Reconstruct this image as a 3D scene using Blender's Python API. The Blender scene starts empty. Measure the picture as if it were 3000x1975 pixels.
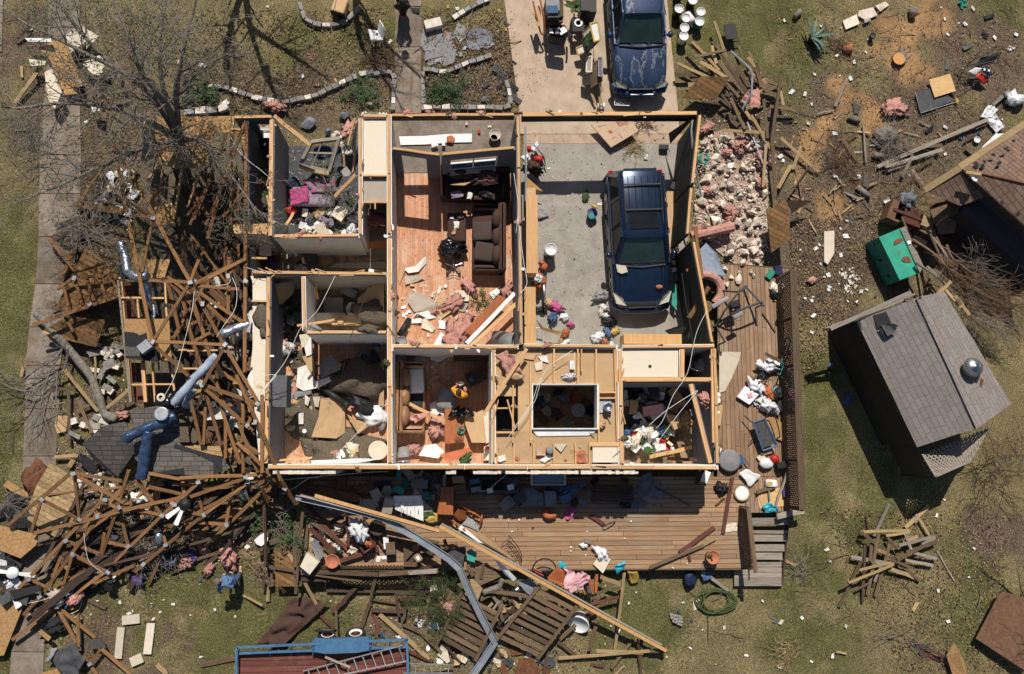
import bpy,math,random
from mathutils import Vector as V3,Matrix,noise,Quaternion
rad=math.radians
SC=bpy.context.scene
COL=SC.collection
R=random.Random(11);ru=R.uniform;rc=R.choice;cos=math.cos;sin=math.sin
H=28.;F=2541.
_d=V3(((1312-1500)/F,-(1323-987.5)/F,-1)).normalized()
_Z=-_d;_X=V3((1,0,0));_X=(_X-_Z*_X.dot(_Z)).normalized();_Y=_Z.cross(_X)
RM=Matrix((_X,_Y,_Z))
cd=bpy.data.cameras.new('drone_camera');cam=bpy.data.objects.new('drone_camera',cd);COL.objects.link(cam)
cd.sensor_width=36;cd.lens=F/3000*36;cd.clip_end=400;cd.clip_start=.5
cam.matrix_world=Matrix.Translation((0,0,H))@RM.to_4x4()
SC.camera=cam
SUN_EL=rad(54);sdir=V3((-.03,1,0)).normalized()*math.cos(SUN_EL)+V3((0,0,math.sin(SUN_EL)))
wd=bpy.data.worlds.new('World');SC.world=wd;wd.use_nodes=True
nt=wd.node_tree;sky=nt.nodes.new('ShaderNodeTexSky');sky.sky_type='NISHITA';sky.sun_disc=False
sky.sun_elevation=SUN_EL;sky.sun_rotation=math.atan2(sdir.x,sdir.y)
bgn=nt.nodes['Background'];nt.links.new(sky.outputs[0],bgn.inputs[0]);bgn.inputs[1].default_value=.06
sd=bpy.data.lights.new('sun','SUN');sd.energy=5;sd.angle=rad(.5);sd.color=(1,.93,.83)
so=bpy.data.objects.new('sun',sd);COL.objects.link(so);so.location=(0,30,40)
so.rotation_euler=sdir.to_track_quat('Z','Y').to_euler()
SC.view_settings.view_transform='Standard';SC.view_settings.look='None';SC.view_settings.exposure=0;SC.view_settings.gamma=1
SC.cycles.max_bounces=5;SC.cycles.diffuse_bounces=3;SC.cycles.glossy_bounces=2;SC.cycles.transmission_bounces=4
_a=2.37375;_b=2.32125
CR=dict(A=(0,0,_a),B=(750,0,_a),C=(1450,0,_a),D=(2200,0,_a),E=(0,640,_a),F=(750,640,_a),G=(1450,640,_a),H=(2200,640,_a),I=(0,1300,_b),J=(750,1300,_b),K=(1450,1300,_b),L=(2200,1300,_b),O=(0,0,.79333),M=(330,330,4.2354),N=(340,760,3.731),Q=(380,1100,3.918),R=(0,1360,3.5604),S=(380,1360,3.918),T=(1160,1350,4.4074),U=(1740,460,3.1346),V=(1740,0,4.897),X=(2500,350,2.41),a=(740,1380,4.608),b=(1180,1560,2.1597),Y=(1300,420,3.408),P=(600,1640,9.794),Z=(1260,1070,9.794))
_k=CR['O']
def k(c):
 global _k
 _k=CR[c]
def W(x,y,z=.0):
 sx=_k[0]+x/_k[2];sy=_k[1]+y/_k[2]
 r=RM@V3(((sx-1500)/F,-(sy-987.5)/F,-1))
 t=(H-z)/-r.z
 return V3((r.x*t,r.y*t,z))
def WC(c,x,y,z=.0):
 global _k
 o=_k;_k=CR[c];p=W(x,y,z);_k=o
 return p
def PIX(p):
 q=RM.transposed()@(V3(p)-V3((0,0,H)))
 return 1500+F*q.x/-q.z,987.5-F*q.y/-q.z
MT={}
def X_(s): v=[int(q) for q in s.split()]; return list(zip(v[::2],v[1::2]))
def nd(t,ty,**kw):
 n=t.nodes.new('ShaderNode'+ty)
 for a,v in kw.items():
  if a[0].islower()and not(a[0]=='i' and a[1:].isdigit()):setattr(n,a,v);continue
  q=n.inputs[int(a[1:])if a[0]=='i' else a.replace('_',' ')]
  if isinstance(v,bpy.types.Node):t.links.new(v.outputs[0],q)
  elif isinstance(v,bpy.types.NodeSocket):t.links.new(v,q)
  else:q.default_value=v
 return n
def ramp(t,f,*st):
 n=nd(t,'ValToRGB',i0=f);e=n.color_ramp.elements
 while len(e)<len(st):e.new(.5)
 for q,(p,c)in zip(e,st):q.position=p;q.color=(*(c if isinstance(c,tuple)else(c,c,c)),1)
 return n
def newmat(name):
 m=bpy.data.materials.new(name);m.use_nodes=True
 return m,m.node_tree,m.node_tree.nodes['Principled BSDF']
def plug(t,b,n,s='Base Color'):t.links.new(n.outputs[0],b.inputs[s])
def mat(name,c1,c2=None,sc=6,rough=.85,bump=.25,metal=0,stretch=(1,1,1),detail=6,var=.18,c3=None,sc3=1.2,th3=(.5,.6),spec=.3,bsc=None,coat=0,ramp_=(.35,.68)):
 m,t,b=newmat(name);tc=nd(t,'TexCoord');rn=nd(t,'ObjectInfo').outputs['Random']
 ad=nd(t,'VectorMath',operation='ADD',i0=tc.outputs['Object'],i1=nd(t,'Math',operation='MULTIPLY',i0=rn,i1=37))
 nz=nd(t,'TexNoise',Scale=sc,Detail=detail,Roughness=.65,Vector=nd(t,'Mapping',Scale=stretch,i0=ad))
 out=ramp(t,nz,(ramp_[0],c2 or tuple(x*.72 for x in c1)),(ramp_[1],c1))
 if c3:out=nd(t,'MixRGB',i0=ramp(t,nd(t,'TexNoise',Scale=sc3,Detail=7,Roughness=.7,Vector=ad),(th3[0],0),(th3[1],1)),i1=out,i2=(*c3,1))
 if var:out=nd(t,'HueSaturation',Value=nd(t,'MapRange',i0=rn,i3=1-var,i4=1+var),Color=out)
 plug(t,b,out);I=b.inputs
 I['Roughness'].default_value=rough;I['Metallic'].default_value=metal;I['Specular IOR Level'].default_value=spec
 if coat:I['Coat Weight'].default_value=coat;I['Coat Roughness'].default_value=.08
 if bump:plug(t,b,nd(t,'Bump',Strength=bump,Distance=.02,Height=nd(t,'TexNoise',Scale=bsc,Detail=5,Vector=ad)if bsc else nz),'Normal')
 MT[name]=m
 return m
def boards(m,axis,width,dark=(.02,.015,.01),gap=.06,jitter=.25,ang=.0,cross=0):
 t=m.node_tree;b=t.nodes['Principled BSDF'];src=b.inputs['Base Color'].links[0].from_socket
 sp=nd(t,'SeparateXYZ',i0=nd(t,'Mapping',Rotation=(0,0,ang),i0=nd(t,'TexCoord').outputs['Object']))
 M=lambda op,x,y=0.:nd(t,'Math',operation=op,i0=x,i1=y)
 dv=M('DIVIDE',sp.outputs[axis],width);fl=M('FLOOR',dv);jo=M('LESS_THAN',M('FRACT',dv),gap);cv=nd(t,'CombineXYZ',i0=fl)
 if cross:
  a2=M('ADD',M('DIVIDE',sp.outputs[1-axis],cross),nd(t,'TexWhiteNoise',noise_dimensions='1D',W=fl));plug(t,cv,M('FLOOR',a2),1)
  jo=M('MAXIMUM',jo,M('LESS_THAN',M('FRACT',a2),gap*width/cross))
 hs=nd(t,'HueSaturation',Color=src,Value=nd(t,'MapRange',i0=nd(t,'TexWhiteNoise',noise_dimensions='2D',Vector=cv),i3=1-jitter,i4=1+jitter))
 plug(t,b,nd(t,'MixRGB',i0=jo,i1=hs,i2=(*dark,1)))
 return m
G_=(.7,14,14)
mat('lumber',(.66,.42,.22),(.46,.26,.115),3,stretch=G_,var=.14,bump=.1)
mat('truss',(.27,.142,.062),(.135,.066,.028),3,stretch=G_,var=.2,bump=.1)
mat('weathered',(.165,.112,.067),(.075,.05,.031),3,stretch=G_,var=.35,bump=.2)
mat('darkboard',(.085,.055,.038),(.035,.022,.016),3,stretch=G_,var=.3,bump=.2)
mat('greywood',(.34,.30,.25),(.16,.135,.11),3,stretch=G_,var=.25,bump=.2)
mat('redboard',(.14,.05,.035),(.07,.028,.02),3,stretch=G_,var=.3)
mat('tanboard',(.42,.30,.16),(.25,.17,.085),3,stretch=G_,var=.2)
mat('osb',(.45,.28,.125),(.26,.14,.055),16,stretch=(1,1,1),var=.08,bump=.3,c3=(.24,.12,.045),sc3=22,th3=(.6,.72))
mat('plywood',(.66,.45,.22),(.54,.34,.15),2.5,stretch=(1,7,1),var=.08,c3=(.38,.2,.08),sc3=3,th3=(.62,.7))
mat('drywall',(.80,.78,.74),(.66,.63,.58),4,var=.06,bump=.08)
mat('drywallpaper',(.50,.34,.19),(.42,.28,.15),3,var=.1,bump=.08,c3=(.30,.19,.1),sc3=1.6,th3=(.62,.67))
mat('ceiling',(.70,.63,.52),(.60,.53,.42),30,var=.03,bump=.15,c3=(.36,.24,.12),sc3=1.1,th3=(.66,.72))
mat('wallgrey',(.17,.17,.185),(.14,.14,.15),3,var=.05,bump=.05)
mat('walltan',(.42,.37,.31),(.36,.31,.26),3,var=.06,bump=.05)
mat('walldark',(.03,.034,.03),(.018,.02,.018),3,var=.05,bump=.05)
mat('sheath',(.16,.085,.05),(.09,.05,.03),8)
mat('stone',(.75,.67,.57),(.5,.41,.32),5,var=.25,bump=.7,c3=(.46,.27,.19),sc3=2.2,th3=(.62,.74))
mat('brickstone',(.74,.69,.62),(.5,.45,.39),9,var=.1,bump=.5)
mat('greystone',(.30,.28,.25),(.17,.155,.14),6,var=.2,bump=.5)
mat('bluestone',(.2,.22,.25),(.12,.13,.15),5,var=.2,bump=.4)
mat('pink',(.62,.34,.29),(.36,.165,.13),14,var=.15,bump=1,rough=1)
mat('celluf',(.165,.135,.098),(.075,.06,.043),24,var=.08,bump=1,rough=1)
mat('concrete',(.42,.33,.245),(.32,.245,.178),2.2,bump=.1,c3=(.24,.165,.105),sc3=.8,th3=(.6,.75),bsc=60)
mat('pathconc',(.25,.208,.17),(.17,.142,.115),5,bump=.3,c3=(.13,.095,.065),sc3=1.2,th3=(.45,.66),bsc=60)  # tree shadow and litter over the path put into this darker tone
mat('slabgrey',(.33,.305,.265),(.25,.23,.2),2.4,bump=.05,c3=(.155,.14,.12),sc3=.7,th3=(.55,.75))
mat('apron',(.40,.29,.22),(.30,.21,.155),3,bump=.05)
mat('rubbledust',(.42,.31,.25),(.2,.135,.1),12,bump=.8)
boards(mat('woodfloor',(.58,.29,.165),(.46,.21,.11),4,stretch=(8,.7,1),var=0,bump=.02,rough=.6,c3=(.56,.42,.31),sc3=1.3,th3=(.5,.72)),0,.085,(.22,.09,.04),.07,.16,cross=1.1)
boards(mat('vinyl',(.38,.27,.17),(.3,.2,.12),3,var=0,bump=.05,c3=(.1,.075,.05),sc3=1.6,th3=(.45,.6)),0,.3,(.2,.14,.09),.03,.1,cross=.3)
boards(mat('decking',(.37,.232,.135),(.235,.145,.082),3,stretch=(.6,10,1),var=0,bump=.15,c3=(.29,.225,.165),sc3=.5,th3=(.5,.7)),1,.145,(.015,.01,.006),.09,.2,cross=3.2)
boards(mat('sidedeck',(.33,.21,.13),(.2,.125,.075),3,stretch=(10,.6,1),var=0,bump=.15,c3=(.32,.25,.19),sc3=.8,th3=(.5,.68)),0,.145,(.015,.01,.006),.09,.2,cross=3.6)
boards(mat('fenceboards',(.40,.285,.15),(.22,.15,.075),3,stretch=(3,3,3),var=0,bump=.2),1,.15,(.03,.02,.012),.07,.22,ang=.45)
boards(mat('brownboards',(.21,.115,.045),(.11,.06,.025),3,stretch=(3,3,3),var=0,bump=.2),1,.14,(.02,.012,.006),.09,.3,ang=.5)
boards(mat('shingle',(.155,.14,.125),(.085,.078,.07),60,var=0,bump=.4,rough=1),1,.14,(.03,.027,.024),.12,.22,cross=.33)
boards(mat('shedshingle',(.265,.235,.217),(.2,.176,.162),60,var=0,bump=.3,rough=1),0,.14,(.12,.104,.093),.1,.1,cross=.34,ang=-rad(25.5))
boards(mat('brownshingle',(.24,.16,.118),(.15,.098,.072),60,var=0,bump=.4,rough=1),0,.14,(.035,.02,.014),.1,.2,cross=.34,ang=-rad(40))
mat('blackfelt',(.028,.028,.03),(.016,.016,.017),20,var=.3,bump=.4)
mat('felt',(.12,.11,.1),(.07,.065,.06),12,var=.25,bump=.4)
boards(mat('siding',(.05,.05,.056),(.04,.04,.045),4,var=0,bump=.05,rough=1),2,.2,(.05,.05,.055),.05,.05)
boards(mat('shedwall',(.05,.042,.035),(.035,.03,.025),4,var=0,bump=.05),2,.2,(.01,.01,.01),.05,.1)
mat('foil',(.42,.46,.53),(.26,.29,.35),14,rough=.34,metal=.75,bump=.7,var=.05,bsc=20)
mat('ductblue',(.07,.12,.23),(.04,.07,.14),6,rough=.3,metal=.5,bump=.8,bsc=16)
mat('steel',(.55,.56,.58),(.36,.37,.39),8,rough=.35,metal=1,bump=.1)
mat('galv',(.44,.47,.5),(.3,.32,.35),5,rough=.5,metal=.7,bump=.1)
mat('ductgrey',(.34,.4,.5),(.24,.29,.37),4,rough=.45,bump=.4,bsc=9,spec=.5)
mat('gutter',(.36,.40,.45),(.25,.275,.31),2,rough=.45,metal=.3,bump=.1,c3=(.44,.36,.26),sc3=.6,th3=(.55,.7))
mat('alum',(.52,.51,.49),(.38,.37,.36),5,rough=.4,metal=.6,bump=.05)
mat('blackmetal',(.022,.022,.024),(.012,.012,.013),8,rough=.5,bump=.05)
mat('rust',(.2,.085,.04),(.1,.04,.02),9,bump=.3)
mat('white',(.80,.80,.79),(.68,.68,.67),6,bump=.05,var=.08)
mat('cream',(.62,.56,.45),(.54,.47,.37),5,bump=.08)
mat('paper',(.82,.81,.78),(.68,.66,.62),5,bump=.1,var=.1)
mat('black',(.02,.02,.021),(.012,.012,.013),6,rough=.55,bump=.1,var=.3)
mat('blackbag',(.012,.012,.014),(.007,.007,.008),5,rough=.22,bump=.6,bsc=14,spec=.6)
mat('darkgrey',(.075,.077,.085),(.045,.046,.05),6,var=.25,bump=.1)
mat('grey',(.28,.28,.285),(.2,.2,.205),6,var=.2,bump=.1)
mat('greycloth',(.30,.285,.27),(.19,.18,.165),12,bump=.3,rough=1)
mat('whitebag',(.74,.75,.77),(.58,.59,.62),4,rough=.4,bump=.5,bsc=12)
mat('red',(.5,.03,.025),(.32,.02,.016),5,rough=.5,var=.15)
mat('orange',(.5,.14,.05),(.33,.1,.05),5,rough=.55,var=.15)
mat('yellow',(.55,.36,.07),(.4,.26,.08),5,rough=.6,var=.1)
mat('blue',(.04,.1,.28),(.1,.13,.2),5,rough=.55,var=.25)
mat('navy',(.015,.025,.07),(.01,.015,.04),5,rough=.6,var=.25)
mat('cyan',(.07,.5,.6),(.04,.34,.43),6,rough=.7,var=.1,bump=.3)
mat('teal',(.04,.30,.24),(.025,.2,.16),5,rough=.6,var=.15)
mat('purple',(.12,.07,.24),(.06,.035,.13),6,rough=.6)
mat('magenta',(.52,.04,.2),(.3,.12,.2),16,rough=.8,ramp_=(.45,.55))
mat('floral',(.34,.22,.22),(.10,.13,.2),15,rough=.9,c3=(.55,.03,.22),sc3=7,th3=(.54,.58))
mat('lilac',(.3,.25,.3),(.18,.15,.2),8,rough=.9)
mat('pinkcloth',(.72,.42,.45),(.56,.3,.33),7,rough=.9,bump=.3)
mat('tancard',(.50,.33,.18),(.42,.27,.145),2,var=.12,bump=.05)
mat('pinkcard',(.56,.40,.28),(.5,.35,.24),2,var=.02,bump=.03)
mat('cabwood',(.56,.33,.14),(.45,.25,.1),2,stretch=(8,.8,1),var=.08,bump=.03,rough=.5)
mat('redwood',(.40,.135,.05),(.27,.085,.03),2,stretch=(8,.8,1),var=.1,bump=.03,rough=.5)
mat('brownleather',(.36,.2,.105),(.25,.13,.065),7,rough=.45,bump=.5,bsc=9,spec=.45)
mat('sofabrown',(.085,.047,.036),(.05,.028,.022),40,rough=.95,bump=.4,var=.1)
mat('cushion',(.085,.06,.052),(.05,.034,.03),40,rough=.95,bump=.4,var=.1)
mat('terracotta',(.48,.18,.1),(.36,.13,.07),8,var=.1)
mat('soil',(.06,.045,.032),(.03,.022,.016),20,bump=.8)
mat('jean',(.08,.14,.26),(.05,.09,.17),14,rough=.9,bump=.3)
mat('denimshirt',(.15,.26,.46),(.09,.17,.32),12,rough=.9,bump=.4)
mat('skin',(.52,.28,.2),(.45,.23,.16),12,rough=.6,var=0)
mat('boot',(.55,.40,.24),(.42,.29,.16),10,rough=.8)
mat('capcloth',(.21,.165,.125),(.15,.115,.09),30,rough=1)
mat('hair',(.05,.035,.028),(.02,.014,.012),30,rough=.6,stretch=(1,6,1))
mat('yellowshirt',(.80,.36,.015),(.62,.26,.01),8,rough=.9,bump=.3)
mat('bark',(.24,.215,.185),(.12,.105,.09),10,rough=1,bump=.8,c3=(.24,.24,.2),sc3=6,th3=(.55,.65))
mat('twig',(.24,.21,.185),(.13,.11,.095),12,rough=1,var=.2)
mat('twigbrown',(.19,.125,.08),(.11,.07,.045),12,rough=1,var=.2)
mat('logend',(.56,.29,.1),(.42,.2,.06),12)
mat('leafgreen',(.05,.1,.025),(.025,.055,.012),9,var=.3,rough=.6)
mat('agave',(.14,.22,.17),(.08,.14,.11),4,rough=.6)
mat('needle',(.075,.10,.035),(.04,.055,.018),9,rough=.8)
mat('drygrass',(.42,.32,.17),(.3,.21,.1),9)
mat('bluepaint',(.07,.17,.31),(.05,.12,.22),4,rough=.5,var=.03,c3=(.12,.1,.1),sc3=3,th3=(.64,.72))
boards(mat('trailerbed',(.17,.055,.04),(.1,.035,.028),3,stretch=(.6,9,1),var=0,bump=.2,c3=(.2,.14,.11),sc3=1.3,th3=(.58,.75)),1,.17,(.012,.008,.007),.08,.2)
mat('greenpaint',(.035,.36,.24),(.025,.25,.165),3,rough=.5,var=0,c3=(.16,.14,.085),sc3=2.4,th3=(.6,.66))
mat('rubber',(.02,.02,.02),(.012,.012,.012),9,rough=.9)
mat('glassdark',(.012,.014,.016),(.01,.011,.012),3,rough=.08,bump=0,spec=.35,var=0)
mat('glassgreen',(.03,.06,.05),(.018,.034,.03),2,rough=.05,bump=0,spec=.6,var=0,coat=.6)
mat('paneblue',(.05,.11,.2),(.03,.07,.14),2,rough=.1,bump=0,spec=.6)
mat('carblue',(.009,.023,.055),(.007,.017,.042),3,rough=.25,metal=.35,bump=0,var=0,coat=1)
mat('carlight',(.62,.6,.5),(.45,.44,.36),6,rough=.15,bump=0,var=0)
mat('taillight',(.4,.01,.012),(.25,.005,.006),6,rough=.15,bump=0,var=0)
mat('plasticdark',(.03,.03,.032),(.02,.02,.021),6,rough=.6,bump=.05,var=0)
def truckpaint():
 m=mat('truckpaint',(.022,.05,.12),(.014,.028,.065),2,rough=.4,metal=.25,bump=0,var=0)
 t=m.node_tree;b=t.nodes['Principled BSDF'];src=b.inputs['Base Color'].links[0].from_socket
 n=nd(t,'TexNoise',Scale=1.05,Detail=9,Roughness=.58,Vector=nd(t,'Mapping',Scale=(1.5,.75,1),Location=(.35,.2,0),i0=nd(t,'TexCoord').outputs['Object']))
 plug(t,b,nd(t,'MixRGB',i0=ramp(t,n,(.5,0),(.515,1),(.53,1),(.545,.08)),i1=src,i2=(.15,.17,.2,1)))
truckpaint()
UP=V3((0,0,1))
WL={}
class MB:
 def __init__(s,*ms):s.v=[];s.f=[];s.mi=[];s.ms=list(ms)or['white'];s.c=0;s.sm=False
 def use(s,m):
  if m not in s.ms:s.ms.append(m)
  s.c=s.ms.index(m);return s
 def add(s,vs,fs):
  n=len(s.v);s.v+=[V3(p)for p in vs]
  for f in fs:s.f.append([i+n for i in f]);s.mi.append(s.c)
  return s
 def box(s,c,d,rz=0,M=None):
  x,y,z=d[0]/2,d[1]/2,d[2]/2
  Q=M if M else Matrix.Rotation(rz,3,'Z');c=V3(c)
  return s.add([c+Q@V3((a*x,b*y,e*z))for e in(-1,1)for a,b in((-1,-1),(1,-1),(1,1),(-1,1))],[(3,2,1,0),(4,5,6,7),(0,1,5,4),(1,2,6,5),(2,3,7,6),(3,0,4,7)])
 def beam(s,a,b,w,h,up=UP):
  a=V3(a);b=V3(b);x=b-a;L=x.length
  if L<1e-5:return s
  x.normalize();y=V3(up).cross(x)
  if y.length<1e-3:y=V3((0,1,0)).cross(x)
  y.normalize();z=x.cross(y)
  return s.box((a+b)/2,(L,w,h),M=Matrix((x,y,z)).transposed())
 def pr_(s,pts,t):
  n=len(pts);a=sum((pts[i].x*pts[(i+1)%n].y-pts[(i+1)%n].x*pts[i].y)for i in range(n))
  p=list(pts)if a>0 else list(pts)[::-1]
  lo=[q-V3((0,0,t))for q in p]
  return s.add(p+lo,[tuple(range(n)),tuple(range(2*n-1,n-1,-1))]+[(i+n,(i+1)%n+n,(i+1)%n,i)for i in range(n)])
 def tube(s,pts,r,n=6,cap=True):
  pts=[V3(p)for p in pts];m=len(pts);rs=r if isinstance(r,(list,tuple))else[r]*m
  o=len(s.v);pu=None
  for i,p in enumerate(pts):
   d=(pts[min(i+1,m-1)]-pts[max(i-1,0)])
   d=d.normalized()if d.length>1e-6 else UP
   u=pu-d*pu.dot(d)if pu else d.orthogonal()
   u=u.normalized()if u.length>1e-4 else d.orthogonal().normalized()
   pu=u;w=d.cross(u)
   for j in range(n):
    a=2*math.pi*j/n;s.v.append(p+(u*cos(a)+w*sin(a))*rs[i])
  for i in range(m-1):
   for j in range(n):
    q=(j+1)%n;s.f.append([o+i*n+j,o+i*n+q,o+(i+1)*n+q,o+(i+1)*n+j]);s.mi.append(s.c)
  if cap and n>2:
   s.f.append([o+j for j in range(n)][::-1]);s.mi.append(s.c);s.f.append([o+(m-1)*n+j for j in range(n)]);s.mi.append(s.c)
  return s
 def lt_(s,c,prof,n=16,M=None,sx=1,sy=1):
  c=V3(c);Q=M or Matrix.Identity(3);vs=[];fs=[]
  for r,z in prof:
   for j in range(n):a=2*math.pi*j/n;vs.append(c+Q@V3((r*sx*cos(a),r*sy*sin(a),z)))
  for i in range(len(prof)-1):
   for j in range(n):q=(j+1)%n;fs.append((i*n+j,i*n+q,(i+1)*n+q,(i+1)*n+j))
  fs.append(tuple(range(n))[::-1]);fs.append(tuple((len(prof)-1)*n+j for j in range(n)))
  return s.add(vs,fs)
 def blob(s,c,rr,seed=0,amp=.25,fr=1.6,nu=12,nv=8,M=None):
  s.sm=True;c=V3(c);Q=M or Matrix.Identity(3);vs=[];fs=[];off=V3((seed*7.3,seed*3.1,seed*1.7))
  def pt(d):
   q=1+amp*noise.noise(d*fr+off)*2+(amp*.7*noise.noise(d*fr*3+off)if amp>.35 else 0)
   return c+Q@V3((d.x*rr[0]*q,d.y*rr[1]*q,d.z*rr[2]*q))
  vs.append(pt(V3((0,0,-1))))
  for i in range(1,nv):
   t=math.pi*i/nv
   for j in range(nu):a=2*math.pi*j/nu;vs.append(pt(V3((sin(t)*cos(a),sin(t)*sin(a),-cos(t)))))
  vs.append(pt(UP));L=len(vs)-1
  for j in range(nu):
   q=(j+1)%nu;fs.append((0,1+q,1+j));fs.append((L,1+(nv-2)*nu+j,1+(nv-2)*nu+q))
  for i in range(nv-2):
   for j in range(nu):q=(j+1)%nu;fs.append((1+i*nu+j,1+i*nu+q,1+(i+1)*nu+q,1+(i+1)*nu+j))
  return s.add(vs,fs)
 def sheet(s,pts,nu=8,nv=8,amp=.05,fr=3,seed=0,zoff=0,th=.006):
  a,b,c,d=[V3(p)for p in pts];vs=[];fs=[];s.sm=True
  for l in(0,-th):
   for i in range(nu+1):
    for j in range(nv+1):
     u=i/nu;w=j/nv;p=(a*(1-u)+b*u)*(1-w)+(d*(1-u)+c*u)*w
     e=noise.noise(V3((p.x*fr+seed*9,p.y*fr,seed*5.)));g=noise.noise(V3((p.x*fr*2,p.y*fr*2+seed*4,3.3+seed)))
     ed=.5*amp*noise.noise(V3((p.x*fr*1.3+50,p.y*fr*1.3,seed)))
     vs.append(p+V3((ed,ed*.7,abs(e)*amp+g*amp*.4+zoff+l)))
  n1=(nu+1)*(nv+1)
  for i in range(nu):
   for j in range(nv):
    q=i*(nv+1)+j;f=(q,q+nv+1,q+nv+2,q+1);fs.append(f);fs.append(tuple(x+n1 for x in f[::-1]))
  ring=[i*(nv+1)for i in range(nu+1)]+[nu*(nv+1)+j for j in range(1,nv+1)]+[i*(nv+1)+nv for i in range(nu-1,-1,-1)]+[j for j in range(nv-1,0,-1)]
  for i in range(len(ring)):p,q=ring[i],ring[(i+1)%len(ring)];fs.append((p+n1,q+n1,q,p))
  return s.add(vs,fs)
 def bd_(s,name,parent=None,smooth=None,at=None):
  smooth=s.sm if smooth is None else smooth
  if at is None:
   at=V3((sum(p.x for p in s.v)/len(s.v),sum(p.y for p in s.v)/len(s.v),min(p.z for p in s.v)))
  me=bpy.data.meshes.new(name);me.from_pydata([p-at for p in s.v],[],s.f)
  for m in s.ms:me.materials.append(MT[m])
  me.polygons.foreach_set('material_index',s.mi)
  if smooth:me.polygons.foreach_set('use_smooth',[True]*len(s.f))
  me.update()
  o=bpy.data.objects.new(name,me);COL.objects.link(o);place(o,at,parent)
  return o
def place(o,at,parent=None):
 WL[o.name]=V3(at)
 if parent:o.parent=parent;o.location=V3(at)-WL[parent.name]
 else:o.location=at
REG=[];LAND=[]
def tag(o,label,cat,group=None,auto=False):
 o['category']=cat
 if group:o['group']=group
 REG.append([o,label,auto]);o['label']=label
 return o
def struct(o,kind='structure'):o['kind']=kind;return o
def thing(name,label,cat,at,group=None,auto=False):
 o=bpy.data.objects.new(name,None);COL.objects.link(o);o.empty_display_size=.2;place(o,at)
 return tag(o,label,cat,group,auto)
BOX=None
def tm_(name,a,b,w,h,m,parent=None,wob=0,roll=0,cut=.0):
 a=V3(a);b=V3(b);x=b-a;L=x.length;x.normalize();y=UP.cross(x)
 y=y.normalized()if y.length>1e-3 else V3((0,1,0));z=x.cross(y)
 M3=Matrix((x,y,z)).transposed()@Matrix.Rotation(roll,3,'X')
 mb=MB(m);n=3 if wob else 1;vs=[];fs=[]
 for i in range(n+1):
  u=i/n-.5;e=wob*(R.random()-.5)if 0<i<n else 0
  for p,q in((-1,-1),(1,-1),(1,1),(-1,1)):
   cx=(R.random()-.5)*cut if i in(0,n)else 0
   vs.append(V3((u*L+cx,p*w/2+e,q*h/2+e*.4)))
 for i in range(n):
  for j in range(4):q=(j+1)%4;fs.append((i*4+j,i*4+q,(i+1)*4+q,(i+1)*4+j)[::-1])
 fs.append((0,1,2,3));fs.append((n*4+3,n*4+2,n*4+1,n*4));mb.add(vs,fs)
 me=bpy.data.meshes.new(name);me.from_pydata(mb.v,[],mb.f);me.materials.append(MT[m]);me.update()
 o=bpy.data.objects.new(name,me);COL.objects.link(o);c=(a+b)/2;place(o,c,parent);o.rotation_euler=M3.to_euler()
 return o
def nums(s):return[[float(q)for q in l.split()]for l in s.strip().split(';')if l.strip()]
def planks(s,m,name,label,cat,group,w=.1,h=.035,wob=.03,auto=True):
 for r in nums(s):
  ww=r[6]if len(r)>6 else w
  mm=rc(m)if isinstance(m,(list,tuple))else m
  tag(tm_(name,W(r[0],r[1],r[4]),W(r[2],r[3],r[5]),ww,h,mm,None,wob,ru(-.25,.25),.05),label,cat,group,auto)
def pn_(pts,z,t,m,name,label,cat,group=None,auto=False,parent=None):
 zs=z if isinstance(z,(list,tuple))else[z]*len(pts)
 o=MB(m).pr_([W(p[0],p[1],q)for p,q in zip(pts,zs)],t).bd_(name,parent)
 if parent is None:tag(o,label,cat,group,auto)
 elif label:o['label']=label
 return o
VAR={}
def _mesh(name,mb,smooth=False):
 me=bpy.data.meshes.new(name);me.from_pydata(mb.v,[],mb.f);me.materials.append(MT[mb.ms[0]])
 if smooth:me.polygons.foreach_set('use_smooth',[True]*len(mb.f))
 me.update();VAR.setdefault(name,[]).append(me)
for i in range(9):
 mb=MB();a=[V3((cos(t)*(.5+.14*noise.noise(V3((t,i*3.,0)))*2),sin(t)*(.36+.12*noise.noise(V3((t,i*3.,5)))*2),0))for t in(.8+R.random()*.3,2.3+R.random()*.3,3.9+R.random()*.4,5.5+R.random()*.3)]
 mb.sheet(a,6,6,.22,4.5,i+1,th=.012);_mesh('scrap',mb)
for i in range(12):
 mb=MB();mb.blob((0,0,0),(.55,.45,.38),i+1,.2,1.9,12,9)
 cuts=[V3((ru(-1,1),ru(-1,1),ru(-1,1))).normalized()for _ in range(17)];cd_=[ru(.15,.29)for _ in cuts]
 for v in mb.v:
  for d,ee in zip(cuts,cd_):
   e=v.dot(d)-ee
   if e>0:v-=d*e
 _mesh('rock',mb)
for i in range(8):
 n=R.randint(5,8);mb=MB();mb.pr_([V3((cos(6.283*j/n+ru(-.3,.3))*ru(.32,.55),sin(6.283*j/n+ru(-.3,.3))*ru(.24,.45),.04))for j in range(n)],.05)
 for v in mb.v:v.z+=.1*noise.noise(v*1.5+V3((i*5.,0,0)))
 _mesh('chunk',mb)
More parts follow.
